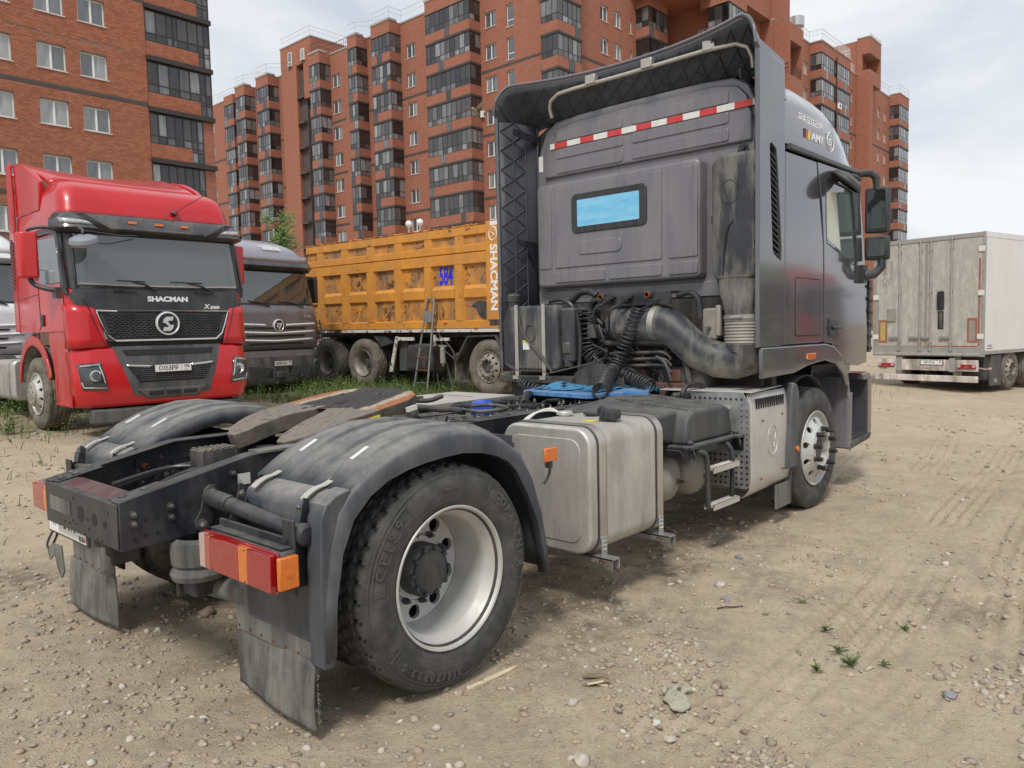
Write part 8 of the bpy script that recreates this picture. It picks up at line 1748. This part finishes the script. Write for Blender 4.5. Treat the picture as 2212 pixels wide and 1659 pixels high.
for sg in (1, -1):
    dm = MB().box(.012, .05, sg*.012, sg*1.225, .975, 3.465); do = obj('rear_door', dm, 'trailer_door', Tt, bev=.006)
    for y in ((.62, .125) if sg > 0 else (-.115, -.585)):
        b_ = MB(); b_.tube([(-.022, y, .90), (-.022, y, 3.55)], .019, 10)
        for z in (.94, 1.12, 2.30, 3.28, 3.50): b_.box(-.032, .012, y-.032, y+.032, z-.028, z+.028)
        bo6 = obj('locking_bar', b_, 'trailer_frame', do, bev=.003); l_ = MB(); l_.box(-.045, -.02, y-.02, y+.20, 1.20, 1.225); l_.box(-.03, .012, y+.01, y+.26, 1.175, 1.25) if y < .3 or True else 0; obj('door_handle', l_, 'galv', bo6, bev=.004)
    hg = MB()
    for z in (3.20, 2.22, 1.24): hg.box(-.015, .03, sg*1.15, sg*1.285, z-.06, z+.06)
    objs('hinge', hg, 'label_white', do, bev=.006)
    rd = MB(); rd.box(.009, .0118, sg*1.155, sg*1.20, 1.02, 3.0 if sg < 0 else 2.3); rd.box(.009, .0118, sg*.03, sg*1.155, 1.0, 1.03); obj('contour_tape', rd, 'board_red' if sg < 0 else 'airtank', do)
    hp = MB().box(.006, .0118, sg*.93, sg*1.145, 1.10, 1.66); ho = obj('hazard_board', hp, 'board_red', do); obj('board_centre', MB().box(.004, .0058, sg*.975, sg*1.10, 1.15, 1.60), 'board_yellow' if sg > 0 else 'airtank', ho)
obj('centre_seal', MB().box(.004, .011, -.03, .03, .98, 3.46), 'airtank', Tt)
sd2 = MB(); sd2.prism(rr(-.42, -.27, 1.86, 2.30, .04), 'x', -.03, .011); sd2.box(.002, .0115, -.41, -.28, 1.42, 1.83); obj('door_vent', sd2, 'hose', Tt, fix=True); obj('vent_recess', MB().box(-.001, .0015, -.39, -.31, 1.44, 1.81), 'dark_metal', Tt)
obj('document_box', MB().box(-.02, .0115, .72, .93, 1.62, 1.93), 'airtank', Tt, bev=.006)
text('lettering', 'SCHMITZ', 'airtank', Tt, (.0112, 1.0, 2.80), (0, 0, 1), (0, 1, 0), .16, .0004, .004, 1.0); text('lettering', 'Cargobull', 'airtank', Tt, (.0112, .85, 2.80), (0, 0, 1), (0, 1, 0), .14, .0004, .003, 1.0)
dr = MB()
for i in range(7): y0 = -1.2+i*.35; dr.box(-.03, -.002, y0, y0+.34, .80, .86)
objs('dock_bumper', dr, 'trailer_bar', Tt, bev=.006)
lo = MB(); lo.box(.02, .10, -1.16, 1.16, .44, .70); lo.box(.1, .5, -.75, -.6, .3, .85); lo.box(.1, .5, .6, .75, .3, .85); loo = obj('lamp_beam', lo, 'dirty_white', Tt, bev=.006)
text('lettering', 'SCHMITZ', 'airtank', loo, (.0188, -.05, .49), (0, -1, 0), (0, 0, 1), .09, .0004, .004, 1.5)
for sg in (1, -1):
    lm = MB().box(-.01, .02, sg*.74, sg*1.14, .50, .60); lmo = obj('tail_lamp', lm, 'lens_red', loo, bev=.01)
    for y in (.78, 1.10): q = MB(); q.lathe([(.038, 0), (.038, -.012), (0, -.014)], (-.01, sg*y, .565), 'x', 18); obj('round_lens', q, 'lens_pink', lmo)
    q = MB(); q.prism([(sg*.87, .52), (sg*1.01, .52), (sg*.94, .59)], 'x', -.011, -.015); obj('triangle_reflector', q, 'lens_faded', lmo, fix=True)
    tbm = MB().box(.0, .02, sg*.55, sg*.68, .42, .74); obj('beam_plate', tbm, 'trailer_frame', loo, bev=.004)
    wk = MB(); wk.tube([(.1, sg*1.16, .52), (.06, sg*1.32, .50), (.05, sg*1.40, .52)], .015, 6); wk.lathe([(.03, 0), (.03, -.02)], (.05, sg*1.42, .52), 'x', 12, caps=True); obj('side_lamp', wk, 'lens_pink', loo)
pl2 = MB().box(.006, .018, -.42, .12, .57, .69); p2o = obj('number_plate', pl2, 'dark_metal', loo); obj('plate_face', MB().box(.004, .0058, -.40, .10, .583, .68), 'white_plate', p2o); text('plate_text', 'АР 0216', 'print_black', p2o, (.0036, -.10, .631), (0, -1, 0), (0, 0, 1), .082, .0004, .001, .85); text('plate_text', '70', 'print_black', p2o, (.0036, -.345, .64), (0, -1, 0), (0, 0, 1), .06, .0004, .001, .85)
ur_ = MB().box(-.05, .02, -1.19, 1.19, .19, .335); obj('underrun_bar', ur_, 'dirty_white', Tt, bev=.01)
us = MB(); us.box(.3, 8, -.55, -.45, .55, .85); us.box(.3, 8, .45, .55, .55, .85); us.box(.9, 5.0, -1.1, 1.1, .45, .55); us.box(.2, .9, -1.22, -.7, .25, .80) ; obj('chassis', us, 'engine', Tt)
mf = MB(); mf.box(.45, 1.02, -1.26, -1.22, .10, .80); mf.box(1.0, 1.02, -1.26, -.8, .08, .80); obj('mud_flap', mf, 'dark_bumper', Tt); obj('flap_mark', MB().prism([(.62, .24), (.74, .26), (.80, .22), (.78, .16), (.70, .18), (.64, .16)], 'y', -1.2605, -1.262), 'airtank', Tt, fix=True)
for x in (1.52, 2.72, 3.92):
    for sg in (-1, 1): rear_wheel(Tt, (x, sg*1.27, .44), 0 if sg < 0 else math.pi, 'tyre_dusty', 'rim_dirty', R=.44, n=70, dual=False) if False else front_wheel(Tt, (x, sg*1.24, .44), 0 if sg < 0 else math.pi, 'tyre_dusty', 'rim_dirty', lug='dark_metal', R=.46, n=60, tall=.03)
text('lettering', 'SCHMITZ', 'blue_can', Tt, (.32, -1.2865, 1.02), (1, 0, 0), (0, 0, 1), .06, .0004, .001); obj('brand_mark', MB().box(.16, .46, -1.2875, -1.2865, .955, .975), 'lens_faded', Tt)
# ---------------------------------------------------------------- small things
Ld = thing('step_ladder', 'old grey metal step ladder with rusty treads standing in front of the orange tipper', 'ladder', (8.45, 8.3, gz(8.45, 8.3)))
mb = MB(); zt = 1.93
for s in (-1, 1): mb.tube([(-.35, s*.21, 0), (0, s*.12, zt-.10), (.01, s*.10, zt-.02)], .022, 6)
mb.tube([(.01, -.10, zt-.02), (.015, -.07, zt+.03), (.015, .07, zt+.03), (.01, .10, zt-.02)], .014, 6)
obj('ladder_frame', mb, 'ladder_metal', Ld)
mb = MB()
for s in (-1, 1): mb.tube([(.40, s*.22, 0), (.02, s*.10, zt-.28)], .017, 6)
mb.tube([(.38, -.22, .1), (.38, .22, .1)], .008, 5); obj('rear_frame', mb, 'ladder_metal', Ld)
for k in range(5):
    z = .26+.255*k; x = -.35+.35*z/zt; w = .21-.09*z/zt; obj('step_tread', MB().box(x-.035, x+.03, -w, w, z-.008, z+.008), 'rust' if k in (1, 2) else 'ladder_metal', Ld, bev=.003)
obj('platform', MB().box(-.06, -.045, -.10, .10, zt-.44, zt-.21, Matrix.Translation((0, 0, 0))), 'galv', Ld)
Lm = thing('street_lamp', 'white street lamp with two round globes above the orange tipper body', 'lamp', (24, 26.7, .5))
mb = MB(); mb.tube([(0, 0, 0), (0, 0, 5.6), (0, 0, 5.95)], [.07, .045, .03], 10); obj('pole', mb, 'rail_white', Lm)
for s in (-1, 1):
    a = MB(); a.tube([(0, 0, 5.75), (0, s*.25, 5.95), (0, s*.42, 6.1), (0, s*.43, 6.34)], .018, 6); a.lathe([(.05, 0), (.07, .05), (.05, .07)], (0, s*.43, 6.34), 'z', 12); obj('bracket_arm', a, 'rail_white', Lm)
    g = MB(); n = 14; g.lathe([(max(.001, .17*math.sin(math.pi*i/n)), -.17*math.cos(math.pi*i/n)) for i in range(n+1)], (0, s*.43, 6.56), 'z', 24); obj('globe', g, 'globe', Lm, smooth=80)
# bird on the wing
bd = MB(); n = 10; bd.lathe([(max(.001, .028*math.sin(math.pi*i/n)**.8), .16*(i/n)-.08) for i in range(n+1)], (0, 0, 0), 'x', 10)
bd.add([(.05, 0, .01), (-.03, 0, .01), (-.09, .10, .06), (-.03, .17, .10), (.03, .13, .08)], [(0, 1, 2, 3, 4)]); bd.add([(.05, 0, .01), (-.03, 0, .01), (-.08, -.09, .08), (-.01, -.15, .13), (.04, -.11, .10)], [(4, 3, 2, 1, 0)])
bd.add([(-.06, 0, .0), (-.15, .03, .0), (-.16, -.03, .0)], [(0, 1, 2)]); bd.lathe([(.001, .11), (.018, .095), (.02, .08), (.012, .06)], (0, 0, .005), 'x', 10)
tag(obj('bird', bd, 'bird_brown', solid=.003, loc=(6.57, 5.02, 4.95), rot=(.2, -.1, YAW+math.pi*.9)), 'small brown bird flying in front of the far apartment windows', 'bird')
# debris on the ground
def gzz(x, y): return float(full_z(x, y))
mb = MB(); mb.prism([(-.15, -.006), (-.05, -.012), (.08, -.010), (.15, .0), (.13, .008), (.0, .012), (-.14, .008)], 'z', 0, .007); tag(obj('wood_splinter', mb, 'wood_pale', fix=True, loc=(.17, -1.295, gzz(.17, -1.295)+.004), rot=(.1, -.03, -.10)), 'long pale wood splinter on the dirt at the foot of the big rear tyre', 'wood')
mb = MB(); mb.tube([(-.07, 0, .006), (-.02, .006, .009), (.03, -.004, .008), (.08, .004, .006)], .004, 5); tag(obj('stick', mb, 'bark', loc=(1.61, -1.70, gzz(1.61, -1.7)), rot=(0, 0, -.7)), 'thin dark stick lying alone on the dirt beyond the tyre', 'stick')
cw = thing('chipped_wood', 'small heap of broken brown wood chips on the dirt right of the rear tyre', 'wood', (.42, -1.68, gzz(.42, -1.68)))
rc_ = random.Random(4)
for k in range(9):
    a = -.9+rc_.uniform(-.35, .35); l = rc_.uniform(.025, .05); m_ = MB().box(-l, l, -.007, .007, 0, .006); obj('chip', m_, 'wood_grey' if k % 3 else 'wood_pale', cw, loc=(rc_.uniform(-.05, .05), rc_.uniform(-.04, .04), .004+rc_.uniform(0, .016)), rot=(rc_.uniform(-.2, .2), rc_.uniform(-.2, .2), a))
rows = []
for i in range(9):
    rr_ = i/8; row = []
    for k in range(33):
        a = 2*math.pi*k/32; R_ = .078*(1+.13*math.sin(2*a+.6)+.07*math.sin(5*a)+.04*math.sin(9*a+1)); row.append((R_*rr_*math.cos(a), R_*rr_*math.sin(a)*.72, .003+.016*(1-rr_**3)+.005*math.sin(a*3+rr_*7)*rr_+.004*math.sin(rr_*16+2*a)))
    rows.append(row)
gl = MB().grid(rows)
go = tag(obj('glove', gl, 'cloth', solid=.004, smooth=60, loc=(.50, -2.02, gzz(.5, -2.02)), rot=(0, 0, .5)), 'crumpled dirty work glove with greenish fingers lying on the dirt', 'glove')
for k, (x, y, a) in enumerate(((.075, -.02, -.9), (.085, .015, -.5), (.06, .05, -.1))):
    f = MB(); f.tube([(0, 0, .008), (.02, .004, .016), (.04, .002, .015), (.055, 0, .007)], [.009, .011, .010, .006], 10); obj('glove_finger', f, 'blue_film' if False else 'cloth', go, loc=(x-.02, y, 0), rot=(0, 0, a))
# trucks parked across the yard to the right: outside the picture, they show in the glossy side of the grey cab
R2 = copy_tree(R); R2.location = (24.8, -8.6, 0); R2.rotation_euler = (0, 0, 1.75); R2['label'] = 'red tractor unit across the yard, seen only as a reflection in the grey cab door'
R3 = copy_tree(R); R3.location = (19.6, -8.3, 0); R3.rotation_euler = (0, 0, 1.75); R3['label'] = 'green tractor unit across the yard, seen only as a reflection in the grey cab side'
gm_ = simple('green_paint', (.10, .30, .03), .3, 0, .08, 1.5, dust=.2, coat=.5).m
def regreen(o):
    for sl in o.material_slots:
        if sl.material and sl.material.name in ('red_paint', 'red_dusty'): sl.link = 'OBJECT'; sl.material = gm_
    for c in o.children: regreen(c)
regreen(R3)
